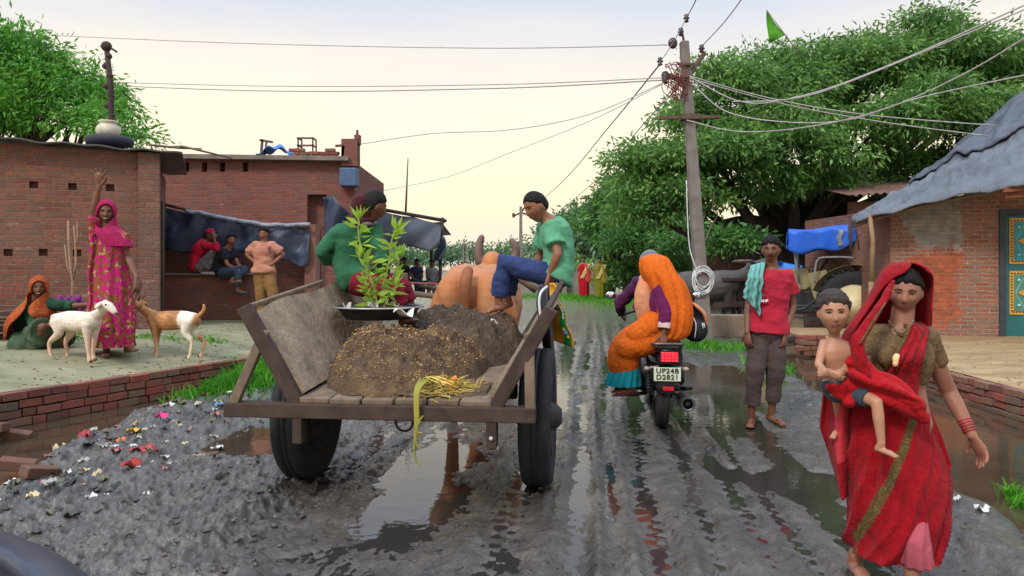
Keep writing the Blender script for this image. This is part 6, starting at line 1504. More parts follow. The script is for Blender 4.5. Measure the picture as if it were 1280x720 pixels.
def heap(xc, yc, rx, ry, hgt, seed, amp, nn=110, hp=1.0):
    b = MB(); g = np.linspace(-1,1,nn); U, W_ = np.meshgrid(g, g, indexing='ij'); x = xc+U*rx; y = yc+W_*ry
    r = np.sqrt(U**2+W_**2); base = hgt*np.clip(1-r**3.2,0,1)**.75*(.9+.45*fbm(x*3.2, y*3.2, seed, 3, seed)); e = np.clip((1-r)*4,0,1)
    cl_ = amp*(.8*fbm(x*6,y*6,seed,4,seed+3,.6)+.6*(1-2*np.abs(fbm(x*11,y*11,seed,4,seed+7,.6))))*e
    z = np.array([bedz(q) for q in y.ravel()]).reshape(y.shape)+.004+base+cl_-.03*(1-e)
    idx = np.arange(nn*nn).reshape(nn,nn); f = np.stack([idx[:-1,:-1],idx[1:,:-1],idx[1:,1:],idx[:-1,1:]],-1).reshape(-1,4); keep = (r[:-1,:-1] < 1).reshape(-1); f = f[keep]
    return np.stack([x,y,z],-1).reshape(-1,3), f, (x,y,z,r)
def heap_obj(name, label, args, mat):
    v_, f_, xyz = heap(*args); root = thing(name, label, 'dung heap', cl(args[0],args[1],bedz(args[1])), CRZ); 
    M = ROOTM[root.name].inverted() @ CM; me = npmesh(np.array([M @ V(p) for p in v_]), f_, True); boxuv(me); part('mound', me, mat, root, world=False); return root, xyz
h1, g1 = heap_obj('dung_heap', 'near left heap of dung mixed with straw chaff on the cart floor', (-.12,.15,.56,.88,.27,3,.085,180), M_dung)
h2, g2_ = heap_obj('dung_heap', 'dark wet far right heap of dung on the cart floor beside the sitting boy', (.12,.88,.56,.74,.33,9,.090,180), M_dung2)
rg = np.random.default_rng(77)
def flakes(g, n, L, W, root, mat, name, zoff=.004, sel=None):
    x, y, z, r = g; ok = np.argwhere((r < .93) if sel is None else sel(x,y,r)); k = ok[rg.integers(0,len(ok),n)]
    p = np.stack([x[k[:,0],k[:,1]], y[k[:,0],k[:,1]], z[k[:,0],k[:,1]]+zoff], 1)+rg.normal(size=(n,3))*np.array([.006,.006,.003])
    dd_ = rg.normal(size=(n,3))*np.array([1,1,.35]); dd_ /= np.linalg.norm(dd_,axis=1,keepdims=True)
    v_, f_ = leaf_quads(p, dd_, L*rg.uniform(.5,1.5,n), W*rg.uniform(.6,1.3,n), rg); M = ROOTM[root.name].inverted() @ CM; v_ = np.array([M @ V(q) for q in v_]); o = part(name, npmesh(v_, f_), mat, root, world=False); o['kind'] = 'stuff'; return o
t = NT('chaff'); g_ = t.new('ShaderNodeNewGeometry'); t.col(t.ramp(g_.outputs['Random Per Island'], [(0, srgb(150,108,56)), (.5, srgb(190,146,84)), (1, srgb(216,180,118))])); t.set(Roughness=.8); M_chaff = t.m
flakes(g1, 4600, .016, .007, h1, M_chaff, 'chaff', sel=lambda x,y,r: (r < .93) & (fbm(x*3,y*3,2,2,5)+.25*(x > -.2) > -.12))
flakes(g2_, 260, .016, .008, h2, M_chaff, 'chaff')
# damp crust at the tail of the cart
b = MB(); R.seed(14)
def crust(i, j):
    x = lerp(-.54,.54,i); y = lerp(-.70,-.25,j); n = float(fbm(np.array([x*9]), np.array([y*9]), 0, 4, 3)[0]); m = float(fbm(np.array([x*2.2]), np.array([y*3]), 4, 2, 8)[0]); return cl(x,y,bedz(y)+.005+max(-.012,.030*m+.022*n+.020*j+.012-.03*max(0,1-4*i)-.03*max(0,1-4*(1-i))-.02*max(0,1-3*j)))
b.grid(crust, 110, 50); single('dung_crust', b.mesh(True), M_dung, 'thin dark crust of wet dung spread over the rear end of the cart floor', 'dung crust')
# straw and stalks at the right rear corner
stw = thing('straw_bunch', 'yellow straw bunch with orange peels spilling over the rear edge of the cart', 'straw', cl(.25,-.55,bedz(-.5)))
n = 900; x = rg.normal(.24,.11,n); y = rg.normal(-.50,.10,n); hh = .075*np.exp(-((x-.22)/.16)**2-((y+.48)/.13)**2); z = np.array([bedz(q) for q in y])+.012+hh*rg.uniform(.2,1,n)
dd_ = rg.normal(size=(n,3))*np.array([1,.7,.25]); dd_ /= np.linalg.norm(dd_,axis=1,keepdims=True); v_, f_ = leaf_quads(np.stack([x,y,z],1), dd_, .07*rg.uniform(.3,1.5,n), .006*rg.uniform(.6,1.6,n), rg)
t = NT('straw'); g_ = t.new('ShaderNodeNewGeometry'); t.col(t.ramp(g_.outputs['Random Per Island'], [(0, srgb(140,120,48)), (.5, srgb(190,164,70)), (1, srgb(222,200,110))])); t.set(Roughness=.7); M_straw = t.m
v_ = np.array([CM @ V(q) for q in v_]); o = part('straw_stems', npmesh(v_, f_), M_straw, stw); o['kind'] = 'stuff'
b = MB(); R.seed(2)
for k in range(9): b.tube([cl(.02+R.uniform(0,.25),-.45+R.uniform(-.1,.1),bedz(-.5)+.05), cl(.2+R.uniform(-.05,.05),-.56,bedz(-.5)+.09), cl(.30+R.uniform(-.05,.1),-.70,bedz(-.7)+.06+R.uniform(0,.03))], .004, 5, sub=3)
part('stalk', b.mesh(True), M_straw, stw)
b = MB(); x0 = .155
for k in range(4): b.tube([cl(x0+.02*k-.02,-.62,.79), cl(x0+.008*k-.01,-.805,.74), cl(x0+.006*k-.005,-.82,.55), cl(x0+.010*k-.01,-.82,.36+.07*k), cl(x0+.03+.004*k,-.82,.30+.10*k)], [.005,.008,.009,.007,.004], 6, sub=5)
part('hanging_stalk', b.mesh(True), plain('green_straw', srgb(146,140,56), .7), stw)
for (px, py, r) in ((558,478,.026),(568,474,.024),(565,482,.02)): b = MB(); b.ell(P(px,py,4.72), (r,r*.8,r*.7), seg=12, rings=8); part('orange_peel', b.mesh(True), plain('orange_peel_m', srgb(224,120,40), .6), stw)
b = MB()
for k in range(8): b.tube([P(560+R.uniform(-4,10),482,4.70), P(565+R.uniform(-12,14),495,4.62), P(562+R.uniform(-20,22),512+R.uniform(-8,12),4.50)], .0025, 4, sub=3)
part('fibre', b.mesh(True), plain('orange_fibre', srgb(176,122,52), .8), stw)
# scraps of white packaging on the load
b = MB(); c0 = P(505,394,5.45); b.grid(lambda i,j: c0+V((lerp(-.07,.07,i), lerp(-.05,.05,j), .02+.03*math.sin(i*5+j*3))), 8, 6); single('food_packet', solid(b,.003,0), plain('white_packet', srgb(208,204,196), .4, .1), 'crumpled white food packet lying on top of the dung', 'packet')
b = MB(); c0 = P(618,402,5.4); b.grid(lambda i,j: c0+V((lerp(-.025,.025,i), lerp(-.02,.02,j), .02*math.sin(i*4+j*2))), 6, 4); single('paper_scrap', solid(b,.003,0), plain('white_packet', srgb(208,204,196)), 'small white paper scrap on the dark dung near the boy foot', 'scrap')
# steel basin with a young plant
bx = thing('basin', 'dark shallow metal basin standing on the cart load behind the chaff heap', 'basin', P(474,398,5.75)); b = MB()
c0 = P(474,398,5.75); b.lathe(c0, [(.24,0),(.27,.02),(.31,.085),(.335,.09),(.335,.098),(.30,.095),(.265,.03),(.22,.015)], (0,0,1), 48); part('bowl', b.mesh(True), plain('dark_steel', srgb(66,66,70), .45, .3, 6, .1, .6), bx)
b = MB(); b.lathe(c0, [(.337,.086),(.345,.092),(.337,.098)], (0,0,1), 48, caps=False); part('rim', b.mesh(True), plain('worn_steel', srgb(170,168,166), .4, .2, 6, .1, .5), bx)
b = MB(); b.ell(c0+V((0,0,.06)), (.29,.29,.045)); R.seed(6)
part('soil', b.mesh(True), M_dung2, bx)
for k in range(5): 
    b = MB(); q = c0+V((R.uniform(-.22,.22), R.uniform(-.22,-.05), .10)); b.grid(lambda i,j: q+V((lerp(-.03,.03,i), lerp(-.02,.02,j), .03*math.sin(i*4+j*3+k))), 5, 4); single('paper_scrap', solid(b,.003,0), plain('grey_paper', srgb(170,168,164), .7), 'grey crumpled paper scrap lying in the metal basin', 'scrap', 'grey scraps in the basin')
pl_t = thing('sapling', 'leafy yellow green sapling with thin stems growing from the metal basin', 'plant', c0+V((0,0,.06)))
STM = [[(470,392),(468,365),(460,330),(449,300),(448,275)],[(474,392),(478,360),(486,330),(490,300),(494,288)],[(472,392),(470,372),(462,345),(450,322)],[(476,392),(480,370),(492,345),(500,322)],[(468,392),(464,375),(458,352)],[(478,392),(484,372),(496,358)]]
P_, D_ = [], []; b = MB()
for k, st_ in enumerate(STM):
    pts = [P(px,py,5.72-.05*(k%3)) for px, py in st_]; b.tube(pts, [.009]+[.007]*(len(pts)-2)+[.003], 6, sub=4)
    for u in np.linspace(.30,1,15 if k < 2 else 10):
        q = u*(len(pts)-1); i = min(int(q), len(pts)-2); p = pts[i].lerp(pts[i+1], q-i)
        for s_ in range(2): P_.append(p); D_.append((rg.normal()*.9, rg.normal()*.8, .35+rg.normal()*.35-.2*(u<.6)))
    for s_ in range(5): P_.append(pts[-1]); D_.append((rg.normal()*.5, rg.normal()*.5, 1))
part('stem', b.mesh(True), plain('green_stem', srgb(150,146,84), .7), pl_t)
D_ = np.array(D_); D_ /= np.linalg.norm(D_,axis=1,keepdims=True); v_, f_ = leaf_quads(np.array(P_), D_, rg.uniform(.085,.145,len(P_)), rg.uniform(.028,.044,len(P_)), rg); part('leaves', npmesh(v_, f_), L_YG, pl_t)
# yellow sack with a green printed band, and a black rubber sheet, hanging on the right side of the cart
sk = thing('printed_sack', 'yellow plastic sack with a green printed band hanging on the right cart side', 'sack', P(703,432,5.75))
def skp(i, j, off=0):
    px = lerp(np.interp(j,[0,.3,1],[687,687,690]), np.interp(j,[0,.5,1],[692,707,718]), i); py = lerp(354, np.interp(i,[0,1],[424,434]), j); p = P(px, py, 5.72-.16*i-off); p.y -= .05*math.sin(i*3.1)*math.sin(j*3); p.x += .008*math.sin(j*17); return p
b = MB(); b.grid(lambda i,j: skp(i,j), 24, 40)
for fi, f in enumerate(b.f):
    ii, jj = (fi//40)/24, (fi%40)/40
    if .55 < ii < .88 and jj > .10: b.mi[fi] = 1
    elif .90 < ii and int(jj*30)%2: b.mi[fi] = 0
me = b.mesh(True); M_y = plain('yellow_sack', srgb(226,158,40), .45, .15, 5, .2, 0, 30, .01); M_g = plain('green_band', srgb(34,158,76), .45, .12)
me.materials.append(M_y); me.materials.append(M_g); me = apply_mods(me, [('SOLIDIFY', dict(thickness=.012, offset=0))]); part('bag', me, [M_y, M_g], sk)
b = MB()
for j0 in (.20,.26,.31,.37,.42,.48,.53): 
    a = skp(.68,j0,.012); b.tube([a, skp(.75,j0+.012,.012), skp(.78,j0+.035,.012), skp(.70,j0+.03,.012)], .005, 5, sub=3)
part('print', b.mesh(True), plain('white_print', srgb(236,236,226), .5), sk)
b = MB(); b.ell(skp(.72,.78,.010), (.022,.006,.022)); part('print', b.mesh(True), plain('blue_print', srgb(120,150,210), .5), sk); b = MB(); b.ell(skp(.66,.74,.010), (.012,.006,.014)); b.ell(skp(.76,.86,.010), (.012,.006,.012)); part('print', b.mesh(True), plain('yellow_print', srgb(226,210,90), .5), sk)
b = MB()
def rbs(i, j):
    px = lerp(np.interp(j,[0,.25,1],[676,672,684]), np.interp(j,[0,1],[684,692]), i); py = lerp(356, 452, j); p = P(px, py, 5.35-.1*i+.4*(1-j)*.5); return p
b.grid(rbs, 12, 24); single('rubber_sheet', solid(b,.03,0), plain('black_rubber', srgb(40,40,46), .5, .2), 'black rubber sheet hanging over the right cart side beside the yellow sack', 'sheet')
b = MB(); b.tube([P(684,358,5.40), P(676,366,5.30), P(674,380,5.25), P(677,405,5.22)], .010, 6, sub=4); single('white_cord', b.mesh(True), plain('white_cable', srgb(200,200,200)), 'white cord looped along the edge of the black rubber sheet', 'cord')

# ================================================================ animals
def animal(name, label, base, chains, ells, mat, vox, disp=None, smooth=3):
    root = thing(name, label, name.replace('_',' '), base); b = MB()
    for pts, rr, fl in chains: b.tube(pts, rr, 16, flat=fl, sub=4, caps='round')
    for c, r, rot in ells: b.ell(c, r, rot)
    part('body', fuse(b, vox, smooth, disp), mat, root); return root
# ---- the bull pulling the cart, seen from behind
t = NT('bull_hide'); v = t.coord(); n = t.noise(v, 2.5, 4, .5); sx = t.new('ShaderNodeSeparateXYZ'); t.link(v, sx.inputs[0])
c = t.ramp(n, [(.3, srgb(150,84,36)), (.7, srgb(184,114,56))])
ax_ = t.math('ABSOLUTE', sx.outputs[0]); pm = t.math('MULTIPLY', t.ramp(ax_, [(.06, 0.0), (.12, 1.0), (.26, 1.0), (.34, 0.0)]), t.ramp(t.math('MULTIPLY', sx.outputs[2], .6), [(.30, 0.0), (.42, 1.0), (.68, 1.0), (.80, 0.0)]))
pm2 = t.math('MULTIPLY', pm, t.ramp(t.math('MULTIPLY', t.math('ADD', sx.outputs[1], 2.0), .5), [(.78, 1.0), (.90, 0.0)]))
c = t.mix(t.math('MULTIPLY', pm2, .75), c, srgb(204,166,120)); t.col(c); t.set(Roughness=.65); t.b.inputs['Sheen Weight'].default_value = .1; t.bump(t.noise(t.coord('Object',(60,14,14)), 4, 3), .12, .01); M_bull = t.m
BO = V((-.40,7.35,0)); gb = gz(-.4,8)
def bl_(x, y, z): return BO+V((x*CT+y*ST, -x*ST+y*CT, z))
ch_ = [([bl_(0,.02,1.14),bl_(0,.5,1.12),bl_(0,1.1,1.10),bl_(0,1.6,1.12)],[.27,.36,.39,.33],1.0), ([bl_(-.15,-.02,1.28),bl_(-.15,.4,1.32),bl_(-.12,1.2,1.32),bl_(-.06,1.6,1.36)],[.15,.18,.17,.16],1.0), ([bl_(.15,-.02,1.28),bl_(.15,.4,1.32),bl_(.12,1.2,1.32),bl_(.06,1.6,1.36)],[.15,.18,.17,.16],1.0),
 ([bl_(0,1.5,1.15),bl_(0,1.9,1.28),bl_(0,2.25,1.42)],[.28,.22,.17],1.0), ([bl_(0,2.2,1.46),bl_(0,2.5,1.34),bl_(0,2.72,1.15)],[.15,.13,.085],1.0)]
for s_ in (-1,1):
    ch_ += [([bl_(s_*.20,.12,1.22),bl_(s_*.25,.10,.98),bl_(s_*.21,.16,.74),bl_(s_*.19,.0,.52),bl_(s_*.19,.06,.18),bl_(s_*.19,.03,gb+.06)],[.17,.20,.125,.075,.055,.065],1.0),
            ([bl_(s_*.2,1.5,1.0),bl_(s_*.19,1.52,.6),bl_(s_*.19,1.5,.3),bl_(s_*.19,1.47,gb+.06)],[.16,.085,.06,.07],1.0)]
bull = animal('bull', 'brown humped bull with pale hindquarters and curved horns pulling the cart', BO, ch_, [(bl_(0,1.50,1.50),(.13,.22,.155),None),(bl_(-.19,-.03,1.33),(.07,.10,.06),None),(bl_(.19,-.03,1.33),(.07,.10,.06),None),(bl_(-.18,.30,1.40),(.11,.13,.09),None),(bl_(.18,.30,1.40),(.11,.13,.09),None),(bl_(-.18,-.10,1.10),(.17,.19,.30),None),(bl_(.18,-.10,1.10),(.17,.19,.30),None),(bl_(-.26,2.28,1.42),(.13,.04,.07),None),(bl_(.26,2.28,1.42),(.13,.04,.07),None)], M_bull, .014)
for px in ((600,328),(598,320),(598.5,308),(602,297)),((634,330),(643,322),(645,310),(640,301)):
    b = MB(); b.tube([P(x,y,9.5) for x, y in px], [.062,.058,.052,.038], 12, sub=4, caps='round'); part('horn', b.mesh(True), plain('horn', srgb(104,84,76), .5, .3, 6), bull)
b = MB(); b.tube([bl_(0,-.16,1.43),bl_(0,-.31,1.33),bl_(0,-.36,1.08),bl_(0,-.33,.75)], [.05,.058,.046,.03], 14, sub=4, caps='round'); part('tail', b.mesh(True), plain('tail_hide', srgb(134,78,44), .7), bull)
b = MB(); b.ell(bl_(0,-.33,.70), (.05,.05,.14)); part('tail_tuft', b.mesh(True), HAIR, bull)
b = MB(); b.tube([bl_(-.5,1.78,1.18),bl_(0,1.76,1.46),bl_(.5,1.78,1.18)], .045, 8, sub=3); single('yoke', b.mesh(True), plain('twig', srgb(110,92,78)), 'wooden yoke bar lying across the neck of the bull', 'yoke')
b = MB(); b.tube([P(493,352,6.3), P(520,354,6.6), P(556,355,7.6)], .010, 6); single('goad_stick', b.mesh(True), plain('goad', srgb(168,92,84), .6), 'thin reddish goad stick held out toward the bull by the left cart boy', 'stick')

# ---- goats
def goat(name, label, O, ang, k, mat, tail_up, head_fwd):
    """faces +x in its own frame"""
    ca, sa = math.cos(ang), math.sin(ang)
    def g(x, y, z): return V((O[0]+(x*ca-y*sa)*k, O[1]+(x*sa+y*ca)*k, O[2]+z*k))
    ch = [([g(-.27,0,.50),g(-.12,0,.485),g(.08,0,.475),g(.24,0,.50)],[.088,.108,.115,.098],1.0), ([g(.20,0,.52),g(.34,0,.59),g(.45,0,.67)],[.080,.056,.046],1.0), ([g(.44,0,.70),g(.52,0,.675),g(.595,0,.615)],[.058,.047,.030],1.0), ([g(-.30,0,.52),g(-.14,0,.555),g(.15,0,.555),g(.26,0,.54)],[.06,.055,.05,.055],1.0)]
    for s_ in (-1,1):
        o1, o2 = (.03,-.05) if s_ > 0 else (-.05,.04)
        ch += [([g(-.25,s_*.07,.47),g(-.21,s_*.085,.34),g(-.32+o1,s_*.08,.22),g(-.30+o1,s_*.08,.07),g(-.28+o1,s_*.08,.018)],[.082,.050,.024,.018,.025],1.0), ([g(.22,s_*.065,.45),g(.22+o2*.5,s_*.07,.27),g(.22+o2,s_*.07,.10),g(.24+o2,s_*.07,.018)],[.058,.030,.019,.026],1.0)]
    ch += [([g(-.36,0,.56),g(-.41,0,.62),g(-.41,0,.69)] if tail_up else [g(-.36,0,.55),g(-.42,0,.53),g(-.43,0,.46)],[.028,.024,.014],1.0)]
    el = []
    for s_ in (-1,1):
        el.append((g(.425,s_*.085,.695),(.055*k,.05*k,.022*k), Matrix.Rotation(ang+.4*s_,3,'Z') @ Matrix.Rotation(s_*-.9,3,'X')))
    r = animal(name, label, V(O), ch, el, mat, .0085*max(k,1), None, 2)
    for s_ in (-1,1):
        b = MB(); b.ell(g(.51,s_*.047,.705), (.012*k,.010*k,.012*k), seg=10, rings=6); part('eye', b.mesh(True), IRIS, r)
        b = MB(); b.tube([g(.44,s_*.028,.74),g(.41,s_*.045,.79),g(.375,s_*.055,.81)], [.014*k,.010*k,.004*k], 8, sub=3); part('horn', b.mesh(True), plain('horn', srgb(104,84,76)), r)
    for x, y in ((-.255,.08),(-.33,-.08),(.19,.07),(.28,-.07)):
        b = MB(); b.ell(g(x+.012,y,.018), (.030*k,.024*k,.022*k), seg=10, rings=6); part('hoof', b.mesh(True), plain('hoof_m', srgb(92,70,58), .7), r)
    b = MB(); b.ell(g(.612,0,.605), (.014*k,.018*k,.014*k), seg=8, rings=6); part('nose', b.mesh(True), IRIS, r); return r
t = NT('white_goat_hair'); v = t.coord(); sx = t.new('ShaderNodeSeparateXYZ'); t.link(v, sx.inputs[0]); c = t.ramp(t.noise(t.coord('Object',(8,14,20)), 2, 5, .65), [(.3, srgb(186,170,152)), (.6, srgb(226,214,198))])
c = t.mix(t.ramp(t.math('MULTIPLY', sx.outputs[2], 1.0), [(.18, .75), (.42, 0.0)]), c, srgb(206,160,124)); t.col(c); t.set(Roughness=.8); t.bump(t.noise(v, 70, 3), .25, .006); M_wg = t.m
t = NT('tan_goat_hair'); v = t.coord(); sx = t.new('ShaderNodeSeparateXYZ'); t.link(v, sx.inputs[0]); n = t.noise(t.coord('Object',(8,14,20)), 2, 5, .65)
c = t.ramp(n, [(.3, srgb(150,94,50)), (.65, srgb(196,142,88))]); xx = t.math('ADD', sx.outputs[0], t.math('MULTIPLY', t.math('SUBTRACT', n, .5), .12))
c = t.mix(t.math('MULTIPLY', t.ramp(t.math('MULTIPLY', xx, 1.0), [(.09, 0.0), (.11, 1.0), (.27, 1.0), (.31, 0.0)]), .9), c, srgb(236,226,210))
c = t.mix(t.ramp(t.math('ADD', sx.outputs[2], 0.0), [(.05, .8), (.30, 0.0)]), c, srgb(222,190,150)); t.col(c); t.set(Roughness=.8); t.bump(t.noise(v, 70, 3), .25, .006); M_tg = t.m
zc = lambda X, Y: float(court_z(np.array([X]), np.array([Y]))[0])
gx, gy = P(97,0,8.55).x, 8.55; goat('goat', 'white goat with pinkish legs held by the squatting woman', (gx, gy, zc(gx,gy)), -.34, .92, M_wg, False, 1)
gx, gy = P(216,0,9.3).x, 9.3; goat('goat', 'tan goat with a white band round its hindquarters and raised tail', (gx, gy, zc(gx,gy)), math.pi-.06, .96, M_tg, True, 1)
# ---- grey buffalo behind the pole
M_buf = plain('buffalo_hide', srgb(74,70,66), .6, .3, 4, .3); O = PZ(885,.05,17.2)
def bf(x, y, z): return O+V((x, y, z))
ch = [([bf(-.5,0,.95),bf(0,0,.92),bf(.45,0,.98)],[.34,.38,.34],1.0), ([bf(.4,0,1.02),bf(.75,-.1,1.15),bf(1.0,-.15,1.33)],[.27,.19,.15],1.0), ([bf(.95,-.15,1.36),bf(1.2,-.2,1.46),bf(1.36,-.2,1.54)],[.15,.11,.085],1.0)]
for x in (-.55,.4):
    for s_ in (-1,1): ch.append(([bf(x,s_*.18,.8),bf(x+.03,s_*.18,.4),bf(x,s_*.18,.05)],[.14,.08,.07],1.0))
bu = animal('buffalo', 'dark grey buffalo stretching its muzzle up behind the utility pole', O, ch, [(bf(.92,-.36,1.36),(.05,.14,.07),None)], M_buf, .02)
for s_ in (-1,1): b = MB(); b.tube([bf(.98,-.15+s_*.10,1.46),bf(.80,-.15+s_*.26,1.52),bf(.58,-.15+s_*.24,1.50)], [.05,.04,.015], 10, sub=3); part('horn', b.mesh(True), plain('horn', srgb(104,84,76)), bu)
# ================================================================ motorcycle with two riders (seen from behind)
MO = V((P(826,0,7.12).x, 7.12, gz(1.4,7.12)-.01)); bike = thing('motorcycle', 'black motorcycle with a lit red tail lamp ridden away down the lane', 'motorcycle', MO, -TH)
M_blk = plain('black_plastic', srgb(26,26,28), .35, .2, 6, .1, 0, 120); M_blkp = plain('black_gloss', srgb(20,20,24), .15, .1, 4, 0); M_chr = plain('chrome', srgb(190,190,192), .2, .1, 4, 0, 1); M_grm = plain('grey_metal', srgb(96,96,98), .4, .2, 8, .1, .7)
BMx = ROOTM[bike.name]
def bp_(name, b, mat, smooth=True, root=None, bv=0):
    me = b.mesh(smooth)
    if bv: me = bev(me, bv)
    return part(name, me, mat, root or bike, world=False)
def bw(x, y, z): return BMx @ V((x,y,z))
WR = .305
for y0, wd in ((0,.062),(1.28,.048)):
    b = MB(); b.lathe((0,y0,WR), [(WR-.085,-wd*.75),(WR-.05,-wd),(WR-.02,-wd*.85),(WR-.003,-wd*.45),(WR,-.012),(WR-.006,-.010),(WR-.006,.010),(WR,.012),(WR-.003,wd*.45),(WR-.02,wd*.85),(WR-.05,wd),(WR-.085,wd*.75)], (1,0,0), 48, caps=False); wh = bp_('wheel', b, plain('bike_tyre', srgb(38,36,36), .8, .3, 14, .3))
    b = MB(); b.lathe((0,y0,WR), [(WR-.085,-.04),(WR-.10,-.03),(WR-.10,.03),(WR-.085,.04)], (1,0,0), 40, caps=False)
    for k in range(6): q = k*math.pi/3; b.bar((0,y0,WR),(0,y0+math.cos(q)*(WR-.09),WR+math.sin(q)*(WR-.09)),.03,.02)
    b.lathe((0,y0,WR),[(.03,-.07),(.045,-.05),(.045,.05),(.03,.07)],(1,0,0),20); bp_('rim', b, M_grm, True, wh)
b = MB(); b.tube([(0,-.20,.60),(0,-.30,.52),(0,-.335,.40)],[.10,.085,.07],16,flat=.35,ref=V((0,1,0)),sub=3); bp_('rear_mudguard', b, M_blk)
b = MB(); b.grid(lambda i,j:(lerp(-.07,.07,j), math.sin(lerp(-1.2,.9,i))*(WR+.05), WR+math.cos(lerp(-1.2,.9,i))*(WR+.05)-.02*abs(j-.5)),16,6); bp_('mudguard_inner', b, M_blk)
b = MB(); b.box((.03,-.335,.50),(.135,.03,.24),None,1.15); bp_('plate_bracket', b, M_blk, False, None, .01)
# number plate with its characters
b = MB(); b.box((.028,-.362,.556),(.240,.012,.125)); pl = bp_('number_plate', b, plain('plate_white', srgb(206,216,190), .45, .08, 12, 0), False, None, .006)
def text_mesh(txt, size):
    cu = bpy.data.curves.new('t', 'FONT'); cu.body = txt; cu.size = size; cu.align_x = 'CENTER'; cu.align_y = 'CENTER'; cu.extrude = .002; cu.offset = .0012; cu.space_character = 1.12
    o = bpy.data.objects.new('t', cu); COL.objects.link(o); dg = bpy.context.evaluated_depsgraph_get(); dg.update(); me = bpy.data.meshes.new_from_object(o.evaluated_get(dg)); bpy.data.objects.remove(o); return me
for tx, z in (('UP24B',.586),('D2821',.530)):
    me = text_mesh(tx, .062); me.transform(Matrix.Translation((.028,-.371,z)) @ Matrix.Rotation(math.pi/2,4,'X') @ Matrix.Scale(1.08,4,(1,0,0))); part('characters', me, plain('plate_black', srgb(24,28,26), .6, .05, 8, 0), pl, world=False)
b = MB(); b.box((.045,-.345,.705),(.20,.09,.125),None,.8); bp_('lamp_housing', b, M_blk, False, None, .025)
t = NT('tail_red'); v = t.coord(); bk = t.new('ShaderNodeTexBrick'); t.link(t.coord('UV'), bk.inputs['Vector']); bk.inputs['Scale'].default_value = 1; bk.inputs['Brick Width'].default_value = .03; bk.inputs['Row Height'].default_value = .024; bk.inputs['Mortar Size'].default_value = .004; bk.offset = 0
bk.inputs['Color1'].default_value = (1,.05,.08,1); bk.inputs['Color2'].default_value = (.9,.03,.06,1); bk.inputs['Mortar'].default_value = (.18,.0,.01,1); t.col(srgb(170,16,28)); t.set(Roughness=.2); t.link(bk.outputs['Color'], t.b.inputs['Emission Color']); t.b.inputs['Emission Strength'].default_value = .9
b = MB(); b.box((.045,-.392,.715),(.150,.02,.085)); bp_('tail_lamp', b, t.m, False, None, .008)
b = MB(); b.box((.038,-.350,.425),(.095,.02,.035)); bp_('reflector', b, plain('reflector_red', srgb(196,30,40), .25, .1, 20, 0), False, None, .004)
for s_, x in ((-1,-.15),(1,.195)):
    b = MB(); b.bar((x*.4+.02,-.30,.62),(x,-.30,.60),.02,.02); b.ell((x,-.31,.598),(.030,.030,.022)); bp_('indicator', b, plain('indicator', srgb(150,138,122), .25))
b = MB(); b.tube([(-.10,-.02,.80),(-.10,-.27,.82),(-.06,-.335,.825),(.14,-.335,.825),(.18,-.27,.82),(.18,-.02,.80)],.014,8,sub=3); b.box((.04,-.31,.80),(.19,.05,.035)); bp_('grab_rail', b, M_grm)
b = MB(); b.tube([(.03,-.25,.765),(.02,0,.775),(.01,.4,.73),(0,.62,.74)],[.10,.13,.13,.09],16,flat=.42,sub=4,caps='round'); bp_('seat', b, M_blk)
b = MB(); b.tube([(.03,-.28,.68),(.02,0,.66),(0,.35,.60)],[.09,.135,.13],16,flat=.75,sub=4,caps='round'); bp_('side_panel', b, M_blkp)
b = MB(); b.tube([(0,.55,.80),(0,.75,.86),(0,1.0,.84)],[.10,.15,.10],16,flat=.85,sub=4,caps='round'); bp_('fuel_tank', b, M_blkp)
b = MB(); b.box((0,.62,.42),(.30,.36,.34)); b.lathe((0,.62,.62),[(.10,-.06),(.12,-.03),(.10,0),(.12,.03),(.10,.06),(.12,.09)],(0,.3,1),20); b.lathe((.16,.55,.38),[(.10,-.03),(.10,.03),(.06,.04)],(1,0,0),24); b.lathe((-.16,.55,.38),[(.10,-.03),(.10,.03),(.06,-.05)],(1,0,0),24); bp_('engine', b, M_grm)
b = MB(); b.tube([(.10,.75,.40),(.16,.5,.24),(.19,.2,.26),(.20,.05,.27)],[.022,.024,.03,.05],12,sub=4); b.tube([(.20,.08,.27),(.205,-.10,.275),(.21,-.36,.29)],[.055,.066,.062],20,caps=False); b.tube([(.21,-.30,.288),(.21,-.33,.289)],[.03,.03],16); ex = bp_('exhaust', b, plain('exhaust_metal', srgb(78,76,74), .4, .3, 10, .1, .6))
b = MB(); b.lathe((.21,-.355,.29),[(.060,-.008),(.068,.0),(.060,.008),(.045,.006),(.045,-.006),(.060,-.008)],(0,1,.05),24,caps=False); bp_('exhaust_tip', b, M_grm, True, ex)
b = MB(); b.bar((-.09,0,WR),(-.09,.5,.36),.035,.05); b.bar((.09,0,WR),(.09,.5,.36),.035,.05); bp_('swingarm', b, M_blk)
